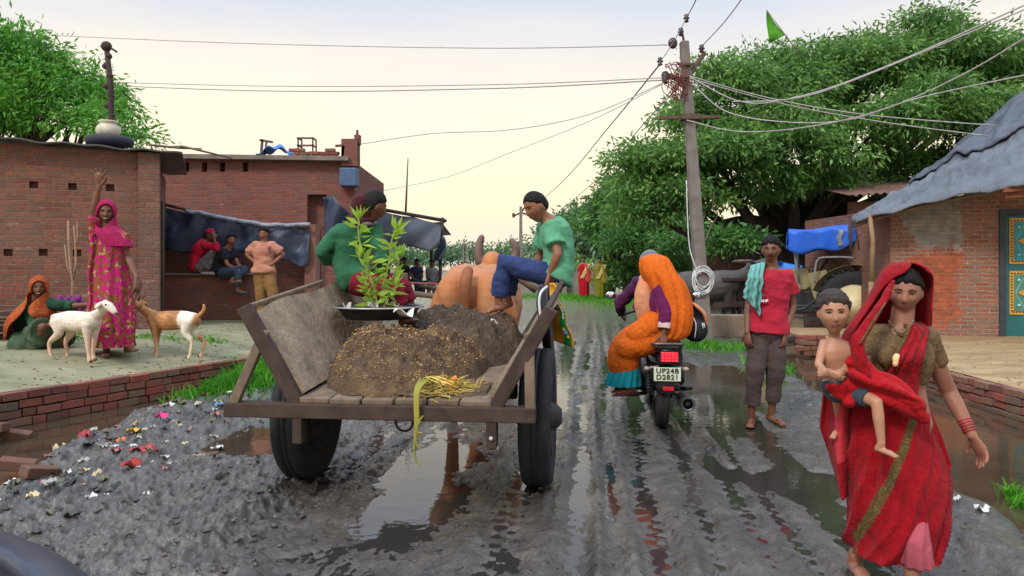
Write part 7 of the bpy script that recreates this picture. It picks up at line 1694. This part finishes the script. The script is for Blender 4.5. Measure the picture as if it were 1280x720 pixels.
for s_ in (-1,1):
    b = MB(); b.tube([(s_*.115,-.02,.32),(s_*.12,.06,.66)],.016,10)
    for k in range(9): b.lathe((s_*(.116+.0005*k),-.01+.007*k,.38+.026*k),[(.02,-.006),(.032,0),(.02,.006)],(0,.2,1),14,caps=False)
    bp_('shock_absorber', b, M_grm)
    b = MB(); b.bar((s_*.12,.30,.32),(s_*.27,.30,.32),.03,.03); b.box((s_*.27,.29,.33),(.11,.04,.03)); bp_('footpeg', b, M_blk)
    b = MB(); b.tube([(s_*.08,1.28,.31),(s_*.08,1.02,.90)],.024,10); bp_('fork', b, M_chr)
    b = MB(); b.tube([(s_*.02,1.0,.98),(s_*.18,.96,1.04),(s_*.30,.86,1.02),(s_*.37,.80,1.01)],[.013,.013,.018,.018],10,sub=3); bp_('handlebar', b, M_blk)
    b = MB(); b.tube([(s_*.30,.88,1.03),(s_*.37,.90,1.16),(s_*.43,.90,1.20)],.008,6); ms = bp_('mirror', b, M_blk)
    b = MB(); b.ell((s_*.455,.90,1.215),(.062,.02,.042)); bp_('mirror_shell', b, M_blk, True, ms); b = MB(); b.ell((s_*.455,.884,1.215),(.054,.008,.035)); bp_('mirror_glass', b, plain('mirror_glass_m', srgb(220,222,224), .04, .02, 4, 0, 1), True, ms)
b = MB(); b.grid(lambda i,j:(lerp(-.065,.065,j), 1.28+math.sin(lerp(-1.0,1.1,i))*(WR+.035), WR+math.cos(lerp(-1.0,1.1,i))*(WR+.035)-.02*abs(j-.5)),16,6); bp_('front_mudguard', b, M_blkp); b = MB(); b.ell((0,1.08,.92),(.10,.09,.10)); bp_('headlamp', b, M_blk)
b = MB(); b.bar((-.13,.15,.30),(-.30,.05,.30),.03,.03); b.box((-.31,.02,.305),(.22,.10,.022)); bp_('footboard', b, M_blk, False)
b = MB(); b.bar((-.10,.05,.31),(-.10,.55,.36),.02,.08); bp_('chain_cover', b, M_grm, False)
# ---- the rider in front
d = 7.75
M_mar = cloth('maroon_shirt', srgb(82,34,72), .2)
J = dict(pel=bw(0,.46,.83), nk=bw(-.03,.62,1.40), mid=bw(-.02,.50,1.12), shr=bw(.19,.62,1.34), shl=bw(-.23,.62,1.34), elr=bw(.34,.70,1.12), ell=bw(-.37,.66,1.13), wrr=bw(.35,.80,1.03), wrl=bw(-.35,.84,1.04), hpr=bw(.09,.48,.82), hpl=bw(-.09,.48,.82), knr=bw(.20,.86,.66), knl=bw(-.20,.86,.66), anr=bw(.19,.42,.36), anl=bw(-.2,.45,.36), tor=bw(.21,.60,.32), tol=bw(-.22,.60,.32))
rd = Fig('motorcycle rider in a maroon shirt and grey helmet mostly hidden behind the passenger', bw(0,.46,.36), J, 1.0, (bw(-.055,.66,1.545), (.0,1,.03), (0,0,1), .235), SK2, .011)
rd.body(hands={'l': dict(dir=(.2,.5,-.3)), 'r': dict(dir=(0,.5,-.3))}).face().hair(off=.06); rd.shirt(M_mar, -.1, .03, 1.8, (.085,.055), .02, .014, 8); rd.trousers(cloth('black_trouser', srgb(40,40,46)), .98, (.115,.095,.08,.075))
rd.shell('helmet', lambda X,Y,Z: np.where(Y > .1, Z-.12, Z-.02+.2*np.minimum(Y,0)), .13, plain('helmet_grey', srgb(92,92,100), .25, .1, 4, 0), .0, 6, .05, .09)
for q in 'rl': b = MB(); a, to = J['an'+q], J['to'+q]; b.tube([a+V((0,-.05,-.04)), a.lerp(to,.5)+V((0,0,-.02)), to], [.045,.05,.04], 10, flat=.75, ref=UPV, caps='round'); b.tube([a+V((0,0,.10)), a], [.052,.048], 10); part('shoe', b.mesh(True), plain('black_shoe', srgb(30,28,30), .5), rd.root)
# ---- the passenger, sitting sideways with her legs to the left, orange veil down her back
M_or = pattern('orange_veil_print', srgb(236,112,24), (srgb(230,106,24), srgb(236,118,34), srgb(206,88,24)), 30, 1.1, .25); M_pur = cloth('purple_blouse', srgb(112,32,86), .2); M_tl = cloth('teal_petticoat', srgb(26,156,166), .12)
t_ = M_or.node_tree
J = dict(pel=bw(.02,-.06,.90), nk=bw(-.03,-.02,1.36), mid=bw(.0,-.08,1.12), shr=bw(-.02,-.19,1.30), shl=bw(-.09,.17,1.30), elr=bw(.02,-.27,1.10), ell=bw(-.2,.3,1.1), wrr=bw(.00,-.30,.92), wrl=bw(-.15,.45,1.0), hpr=bw(-.03,-.13,.86), hpl=bw(-.03,.06,.86), knr=bw(-.33,-.16,.76), knl=bw(-.34,.04,.76), anr=bw(-.30,-.12,.40), anl=bw(-.31,.06,.40), tor=bw(-.42,-.16,.345), tol=bw(-.43,.04,.345))
pz = Fig('passenger in an orange veil and purple blouse sitting sideways on the motorcycle', bw(0,-.05,.84), J, .95, (bw(-.06,.0,1.50), (-.75,.65,-.05), (0,0,1), .225), SK2, .009, sex='f')
pz.body(hands={'r': dict(dir=(.0,-.25,-1), curl=.9, nrm=(-.3,1,0)), 'l': dict(on=False)}).face().hair(off=.05)
b = MB(); b.loft(pz.trings(.2,.92,.02,14)); b.tube([pz.spine(.84).lerp(J['shr'],.3), J['shr'], J['shr'].lerp(J['elr'],.6), J['elr'], J['elr'].lerp(J['wrr'],.6)], [.085,.078,.068,.062,.058], 14); b.tube([pz.spine(.84).lerp(J['shl'],.3), J['shl'], J['ell']], [.085,.075,.065], 14)
part('blouse', fuse(b,.009,2,lambda co:.008*fbm(co[:,0]*12,co[:,1]*12,co[:,2]*16,3,4)), M_pur, pz.root)
b = MB(); e = J['elr'].lerp(J['wrr'],.58); ax = (J['wrr']-J['elr']).normalized(); b.lathe(e,[(.056,-.025),(.060,0),(.058,.03)],ax,20,caps=False); part('sleeve_trim', b.mesh(True), plain('pale_pink_trim', srgb(206,170,168), .7), pz.root)
# sari round hips and legs
def fo(q, t_): return .06*math.sin(q*8+t_*6)*(.3+t_)+.04*math.sin(q*13-t_*8)
b = MB(); b.loft(pz.trings(-.14,.45,.03,10)); 
for q in 'rl': b.tube([J['hp'+q],J['hp'+q].lerp(J['kn'+q],.5),J['kn'+q]],[.125,.12,.10],14,caps='round')
b.tube([bw(-.02,-.04,.88),bw(-.18,-.05,.86),bw(-.33,-.06,.74),bw(-.35,-.06,.62),bw(-.345,-.05,.53)],[.16,.155,.15,.15,.13],18,sub=3); b.tube([bw(.0,-.12,1.05),bw(-.10,-.16,.98),bw(-.22,-.15,.88)],[.10,.12,.11],14,caps='round')
def dsp2(co): return .007*(1-2*np.abs(fbm(co[:,0]*8+co[:,2]*7,co[:,1]*6,co[:,2]*9-co[:,0]*4,3,4)))
part('sari', fuse(b,.009,2,dsp2), M_or, pz.root)
b = MB(); b.loft(ringloft([(bw(-.335,-.05,.58),.13,.14,0),(bw(-.345,-.05,.50),.150,.16,0),(bw(-.355,-.05,.405),.165,.17,0)],70,24,lambda q,t_:.07*math.sin(q*14+t_*3)*(.3+t_)+.03*math.sin(q*23)),True,False); part('petticoat', apply_mods(b.mesh(True),[('SOLIDIFY',dict(thickness=.006))]), M_tl, pz.root)
for q in 'rl': b = MB(); a, to = J['an'+q], J['to'+q]; b.tube([a+V((.03,0,-.055)), a.lerp(to,.5)+V((0,0,-.04)), to+V((0,0,-.018))], [.04,.045,.04], 10, flat=.35, ref=UPV, caps='round'); part('sandal', b.mesh(True), plain('maroon_sandal', srgb(96,30,44), .5), pz.root)
# veil: over the head and down the back, wide closed drape
lv = [(bw(-.06,.0,1.64),.03,.04,180,180),(bw(-.06,-.01,1.61),.115,.12,172,172),(bw(-.05,-.02,1.55),.15,.165,150,150),(bw(-.02,-.05,1.46),.165,.18,125,150),(bw(.04,-.09,1.36),.17,.17,110,165),(bw(.085,-.12,1.22),.170,.16,95,175),(bw(.11,-.15,1.06),.160,.155,92,180),(bw(.11,-.16,.92),.14,.13,110,180),(bw(.08,-.17,.86),.11,.10,120,180)]
# arcs are measured from the far side; turn the drape so that its closed side faces the camera
def backveil(levels, n=80, nlev=70):
    b = MB(); m = len(levels)-1
    def fn(i, j):
        u = i*m; k = min(int(u), m-1); f = u-k
        def cr(e):
            a = levels[max(k-1,0)][e]; b_ = levels[k][e]; c = levels[k+1][e]; d_ = levels[min(k+2,m)][e]; return .5*((b_*2)+(c-a)*f+(a*2-b_*5+c*4-d_)*f*f+(b_*3-a-c*3+d_)*f**3)
        c, rx, ry, al, ar = cr(0), cr(1), cr(2), cr(3), cr(4); q = math.radians(lerp(-al, ar, j)); w_ = 1+.060*math.sin(q*7+i*5)*min(1,i*2)+.045*(1-2*abs(math.sin(q*6.5+i*7+2)))*min(1,i*2); return c+V((math.sin(q)*rx*w_, -math.cos(q)*ry*w_, 0))
    b.grid(fn, nlev, n); return solid(b, .008, 0)
part('veil', backveil(lv), M_or, pz.root)
b = MB(); b.tube([bw(-.13,.02,1.42),bw(-.16,-.06,1.30),bw(-.17,-.10,1.15),bw(-.15,-.10,1.0)],[.06,.085,.085,.06],14,flat=.75,sub=4,caps='round'); part('peach_shawl', fuse(b,.009,2,lambda co:.007*fbm(co[:,0]*14,co[:,1]*14,co[:,2]*18,3,4)), cloth('peach_cloth', srgb(232,156,116)), pz.root)
t = NT('checked_cloth'); ck = t.new('ShaderNodeTexChecker'); t.link(t.coord('Object'), ck.inputs['Vector']); ck.inputs['Scale'].default_value = 60; ck.inputs['Color1'].default_value = srgb(206,214,226); ck.inputs['Color2'].default_value = srgb(70,92,150); t.col(ck.outputs['Color']); t.set(Roughness=.9)
b = MB(); b.tube([bw(-.16,.12,1.41),bw(-.09,.02,1.43),bw(-.02,-.02,1.41)],[.04,.055,.045],12,sub=3,caps='round'); part('checked_collar', b.mesh(True), t.m, pz.root)
# black bag hanging at her right side with a peach cloth flap
bg_ = thing('backpack', 'round black backpack hanging at the right side of the motorcycle passenger', 'backpack', bw(.31,.05,.80)); b = MB(); b.ell(bw(.31,.08,.985),(.115,.12,.175)); b.ell(bw(.33,.0,.93),(.11,.09,.12)); b.ell(bw(.27,.05,1.08),(.085,.11,.09)); part('pouch', fuse(b,.012,4), plain('black_nylon', srgb(26,27,32), .6, .2, 10, .3), bg_)
b = MB(); b.tube([bw(.24,.0,1.20),bw(.32,-.02,1.16),bw(.40,-.02,1.08),bw(.425,.0,.98)],[.03,.04,.045,.03],12,flat=.4,sub=4,caps='round'); part('flap', b.mesh(True), cloth('peach_cloth', srgb(232,156,116)), bg_)
b = MB(); b.tube([bw(.37,-.10,1.0),bw(.38,-.105,.95)],.004,5); b.tube([bw(.385,-.09,1.0),bw(.395,-.095,.955)],.004,5); b.tube([bw(.25,-.08,1.1),bw(.31,-.11,1.0),bw(.30,-.10,.86)],.006,6,sub=3); part('strap_mark', b.mesh(True), plain('white_print', srgb(236,236,226)), bg_)

# ================================================================ tractor with a blue canopy
TO = V((P(1067,0,15).x, 15.0, .0)); tr = thing('tractor', 'cream and black tractor with a blue tarpaulin canopy parked behind the standing man', 'tractor', TO, -.40)
def tp_(name, b, mat, smooth=False, root=None, bv=0):
    me = b.mesh(smooth)
    if bv: me = bev(me, bv)
    return part(name, me, mat, root or tr, world=False)
M_cr = plain('cream_paint', srgb(206,192,150), .45, .2, 5, .1); M_ol = plain('olive_cream_paint', srgb(146,136,98), .5, .25, 4, .15); M_tyre = plain('tractor_tyre', srgb(36,38,44), .85, .25, 14, .3); M_eng = plain('engine_black', srgb(36,36,40), .6, .3, 10, .3)
def twheel(x, y, r, w, hub):
    b = MB(); z = r; b.lathe((x,y,z),[(r*.58,-w*.42),(r*.75,-w*.5),(r*.90,-w*.48),(r*.95,-w*.36),(r*.96,0),(r*.95,w*.36),(r*.90,w*.48),(r*.75,w*.5),(r*.58,w*.42)],(0,1,0),56,caps=False)
    nl = int(r*34)
    for k in range(nl):
        q = 2*math.pi*k/nl
        for s_ in (-1,1):
            a = Matrix.Rotation(-q, 3, 'Y'); p = V((x,y,z))+a @ V((0, s_*w*.24, r*.965)); b.box(p, (.05,w*.46,.05), a @ Matrix.Rotation(s_*.6,3,'Z'))
    wh = tp_('wheel', b, M_tyre, True)
    b = MB(); b.lathe((x,y,z),[(r*.58,-w*.38),(r*.52,-w*.20),(r*.30,-w*.10),(r*.28,-w*.26),(r*.18,-w*.30),(r*.05,-w*.30)],(0,1,0),40); b.lathe((x,y,z),[(r*.58,w*.38),(r*.52,w*.2),(r*.05,w*.2)],(0,1,0),40); rim = tp_('rim', b, hub, True, wh)
    b = MB()
    for k in range(8): q = k*math.pi/4; b.ell((x+math.cos(q)*r*.23,y-w*.30,z+math.sin(q)*r*.23),(.022,.02,.022),seg=8,rings=6)
    tp_('wheel_bolt', b, M_eng, True, wh)
twheel(0,-.15,.70,.36,M_cr); twheel(0,1.35,.70,.36,M_cr); twheel(-1.75,.05,.40,.20,M_cr); twheel(-1.75,1.1,.40,.20,M_cr)
b = MB(); b.box((-.75,.6,.72),(1.6,.42,.46)); b.box((-1.45,.6,.80),(.9,.40,.40)); b.box((-.1,.6,.70),(.5,.6,.5)); b.box((-.9,.20,.58),(.7,.14,.18)); b.box((-1.7,.6,.45),(.14,1.0,.10)); tp_('engine', b, M_eng, False, None, .03)
b = MB(); b.prism([(-1.95,.36,.95),(-1.95,.36,1.25),(-1.85,.36,1.36),(-.85,.36,1.42),(-.75,.36,1.05),(-.9,.36,.95)], (0,.5,0)); tp_('hood', b, M_ol, False, None, .04)
b = MB(); b.prism([(-.88,.30,1.30),(-.50,.26,1.38),(-.32,.26,.82),(-.50,.26,.70),(-.72,.30,.72)], (0,.05,0)); tp_('side_panel', b, M_ol, False, None, .012)
for y0 in (-.15,1.35):
    b = MB(); b.grid(lambda i,j:(math.sin(lerp(-1.25,.95,i))*.80, y0-.20+.40*j, .72+math.cos(lerp(-1.25,.95,i))*.76),24,4); fdr = tp_('fender', b, M_cr, True); 
    b = MB(); b.grid(lambda i,j:(math.sin(lerp(-1.25,.95,i))*.80*lerp(.80,1,j), y0+.20*(-1 if y0 > 1 else 1), .72+math.cos(lerp(-1.25,.95,i))*.76*lerp(.80,1,j)),24,2); tp_('fender_side', b, M_ol, True, fdr)
b = MB(); b.box((-.05,.6,1.12),(.42,.46,.10)); b.bar((.16,.6,1.12),(.24,.6,1.52),.44,.08,(0,1,0)); tp_('seat', b, M_eng, False, None, .03)
b = MB(); b.tube([(-.62,.6,1.38),(-.48,.6,1.60)],.025,8); b.tube([(-.46+.05*math.cos(q),.6+.20*math.sin(q),1.60+.19*math.cos(q)*.5) for q in np.linspace(0,6.28,24)],.016,8); tp_('steering_wheel', b, M_eng, True)
b = MB()
for y0 in (.05,1.15): 
    b.tube([(-1.02,y0,1.10),(-1.08,y0,1.55),(-1.12,y0,2.05)],.028,8); b.tube([(.55,y0,1.15),(.60,y0,2.12)],.028,8); b.tube([(-.72,y0,1.10),(-.68,y0,1.56),(-.45,y0,1.64),(.1,y0,1.60),(.35,y0,1.35)],.022,8,sub=3)
b.tube([(-1.12,.05,2.05),(-1.12,1.15,2.05)],.028,8); b.tube([(.60,.05,2.12),(.60,1.15,2.12)],.028,8); b.tube([(-1.12,.05,2.05),(.60,.05,2.12)],.024,8); b.tube([(-1.12,1.15,2.05),(.60,1.15,2.12)],.024,8); tp_('canopy_frame', b, plain('frame_grey', srgb(120,122,128), .4), True)
b = MB()
def cnp(i, j):
    x = lerp(-1.22,.82,i); q = lerp(-1,1,j); sag = -.06*math.sin(i*9)*math.cos(q*1.5)
    y = .6+.68*max(-1,min(1,q*1.6)); z = 2.16+.06*i+.08*math.cos(q*1.5)+sag*.6
    if abs(q) > .625: z = 2.17+.06*i-(abs(q)-.625)/.375*(.34+.10*math.sin(i*5+.5)+.05*math.sin(i*17)); y += (.03*math.sin(i*26))*(1 if q > 0 else -1)
    return (x, y, z)
b.grid(cnp, 60, 40); part('canopy', solid(b,.01,0), plain('canopy_blue', srgb(30,92,200), .45, .2, 3, .3, 0, 16, .02), tr, world=False)
b = MB(); b.grid(lambda i,j:(-1.24+.04*math.sin(j*7)-.03*i, lerp(-.06,1.26,j), lerp(2.16,1.86+.05*math.sin(j*9),i)),8,24); part('canopy_valance', solid(b,.01,0), plain('canopy_blue', srgb(30,92,200)), tr, world=False)
b = MB(); b.grid(lambda i,j:(lerp(-.30,-.20,i)+.02*math.sin(j*9), -.115-.01*math.sin(j*5), lerp(2.18,1.86,j)),4,10); part('pale_strap', solid(b,.01,0), plain('pale_tarp', srgb(168,172,184)), tr, world=False)
b = MB(); b.tube([(-.5,-.2,.95),(-.9,-.15,.6),(-1.3,-.1,.5)],.03,8); b.tube([(-.35,-.25,1.0),(-.8,-.2,.55)],.02,8); b.box((-.62,-.05,.40),(.5,.3,.08)); tp_('step', b, M_eng)

# ================================================================ litter on the mud bank, stones
PINK = plain('litter_pink', srgb(206,48,120), .5); LITC = [('pale grey', srgb(168,166,158)), ('cream', srgb(198,182,140)), ('dark grey', srgb(66,66,66)), ('tan', srgb(160,132,100)), ('pink', srgb(178,112,114)), ('brown', srgb(110,84,66)), ('white', srgb(206,206,200)), ('olive', srgb(112,108,82))]
_scr = []
def scrap(label, X, Y, s_, mat, group, seed, cat='scrap', name='plastic_scrap', z=None):
    rr = random.Random(seed); a, e, f_ = rr.uniform(0,6), rr.uniform(.4,1), rr.uniform(1,5); z0 = max(gz(X,Y), WL) if z is None else z; b = MB()
    def fn(i, j, dz=0):
        x, y = (i-.5)*2, (j-.5)*2*e; r_ = 1+.3*math.sin(i*5+j*4+f_)
        return (x*r_, y*r_, .25+.5*(.5+.5*math.sin(i*f_*1.6+j*3+a))*(1-.5*abs(i-.5))+.28*math.sin(j*9+i*7)+.18*math.sin(i*13+f_)+dz)
    b.grid(lambda i, j: fn(i, j), 7, 6); b.grid(lambda i, j: fn(i, j, -.06), 7, 6)
    me = bpy.data.meshes.new('scrap'); me.from_pydata(b.v, [], b.f); me.polygons.foreach_set('use_smooth', [True]*len(me.polygons)); me.update()
    o = bpy.data.objects.new(name, me); COL.objects.link(o); setmat(me, mat); o.location = (X, Y, z0); o.scale = (s_, s_, s_); o.rotation_euler = (0, 0, a); o['label'] = label; o['category'] = cat
    if group: o['group'] = group
R.seed(33)
named = [('bright pink plastic bag lying at the foot of the left grass clump', 172+28, 532-2, .10, PINK), ('long red plastic strip lying among the rubbish bank', 180, 575, .13, plain('litter_red', srgb(160,56,62), .45)), ('crumpled yellow packet in the middle of the rubbish bank', 165, 549, .08, plain('litter_yellow', srgb(220,180,70), .45)), ('cream crumpled paper lying near the left ditch edge', 72, 559, .10, plain('litter_cream', srgb(196,178,130), .6)),
 ('pale blue plastic scrap lying below the left grass clump', 272, 512, .07, plain('litter_blue', srgb(110,150,196), .4)), ('red plastic wrapper at the ditch edge of the rubbish bank', 105, 550, .11, plain('litter_red', srgb(190,60,70))), ('white and red wrapper lying at the edge of the brown puddle behind the cart wheel', 272, 558, .07, plain('litter_white', srgb(214,210,206), .45)), ('white plastic scrap on the mud at the far left edge', 14, 601, .07, plain('litter_white', srgb(214,210,206))),
 ('red cloth rag half buried in the rubbish bank', 165, 594, .09, plain('litter_darkred', srgb(150,52,46), .8)), ('orange scrap lying among the rubbish near the yellow packet', 150, 560, .06, plain('litter_orange', srgb(216,120,70), .5)), ('white folded packet on the ditch bank at the lower right', 1228, 642, .06, plain('litter_white', srgb(214,210,206)))]
for k, (lb, px, py, s_, m_) in enumerate(named):
    Y = 1.5*F/(py-330); X = (px-640)/F*Y; scrap(lb, X, Y, s_*.62, m_, None, 100+k, 'litter')
for k in range(230):
    X = wall_x(6)+0; Y = R.uniform(4.3,8.8); dl_ = float(np.interp(Y,[3,5,6.5,7.6,9],[1.9,1.75,1.25,.85,.55]))+R.gauss(.55,.36); X = float(wall_x(Y))+dl_
    if gz(X,Y) < WL+.01: continue
    nm, c = R.choice(LITC if R.random() < .55 else LITC[:1]+LITC[2:3]+LITC[-1:]); 
    scrap('small %s scrap half trodden into the rubbish bank on the left' % nm, X, Y, R.uniform(.014,.040), plain('litter_'+nm.replace(' ','_')+'_scrap', c, .55), nm+' scraps on the rubbish bank', 200+k)
for k in range(26):
    Y = R.uniform(4.2,6.2); X = float(np.interp(Y,[2,4.2,5.1,6.5],[2.7,2.75,2.95,3.5]))-R.uniform(.05,.7)
    if gz(X,Y) < WL+.01: continue
    nm, c = R.choice(LITC[:3]+LITC[-2:]); scrap('small %s scrap on the right ditch bank beside the walking woman' % nm, X, Y, R.uniform(.012,.03), plain('litter_'+nm.replace(' ','_')+'_scrap', c), nm+' scraps on the right bank', 400+k)
# clods of mud thrown up by wheels (uncountable)
rg = np.random.default_rng(8); n = 2200; Y = 2.6+rg.random(n)**1.5*8; X = rg.uniform(-.72,.62,n)*Y; h_ = H(X,Y); ok = (h_ > WL+.004); X, Y, h_ = X[ok], Y[ok], h_[ok]; n = len(X); s_ = rg.uniform(.004,.014,n)*(1+.8*(X < -1.2))
base = np.array([(1,0,0),(-1,0,0),(0,1,0),(0,-1,0),(0,0,.7),(0,0,-.5),(.7,.6,.3),(-.6,.7,.25)],float); tri = np.array([(0,6,4),(6,2,4),(2,7,4),(7,1,4),(1,3,4),(3,0,4),(0,2,6),(2,1,7),(0,3,5),(3,1,5),(1,2,5),(2,0,5)])
jit = rg.normal(size=(n,8,3))*.22; an_ = rg.uniform(0,6.28,n); ca, sa = np.cos(an_)[:,None], np.sin(an_)[:,None]; bb = base[None]+jit; bb = np.stack([bb[:,:,0]*ca*1.5-bb[:,:,1]*sa, bb[:,:,0]*sa*1.5+bb[:,:,1]*ca, bb[:,:,2]*.7],-1)*s_[:,None,None]
vv = (bb+np.stack([X,Y,h_+s_*.2],1)[:,None,:]).reshape(-1,3); ff_ = (tri[None]+np.arange(n)[:,None,None]*8).reshape(-1,3); o = bpy.data.objects.new('mud_clods', npmesh(vv, ff_, True)); COL.objects.link(o); setmat(o.data, bpy.data.materials['mud']); o['kind'] = 'stuff'; o['label'] = 'small clods of wet mud strewn over the lane'; o['category'] = 'mud clods'

# small stones and crumbs on the two yards
def crumbs(name, label, X, Y, Z, mat, s0, s1):
    n = len(X); s_ = rg.uniform(s0, s1, n); bb = base[None]+rg.normal(size=(n,8,3))*.25; bb = bb*s_[:,None,None]*np.array([1.2,1,.6]); v_ = (bb+np.stack([X,Y,Z+s_*.2],1)[:,None,:]).reshape(-1,3)
    o = bpy.data.objects.new(name, npmesh(v_, (tri[None]+np.arange(n)[:,None,None]*8).reshape(-1,3), True)); COL.objects.link(o); setmat(o.data, mat); o['kind'] = 'stuff'; o['label'] = label; o['category'] = 'pebbles'
Y = rg.uniform(6.6,13,900); X = np.array([float(wall_x(y)) for y in Y])-.1-rg.random(900)**1.4*4; crumbs('pebbles', 'small pebbles and crumbs of brick on the left courtyard', X, Y, court_z(X, Y), LOOSE, .004, .016)
Y = rg.uniform(5,13,420); X = 5.2+rg.random(420)**1.5*4; crumbs('pebbles', 'small pebbles and crumbs of brick on the right terrace', X, Y, np.full(420,.242), LOOSE, .004, .014)
bpy.data.scenes.remove(TMPS)
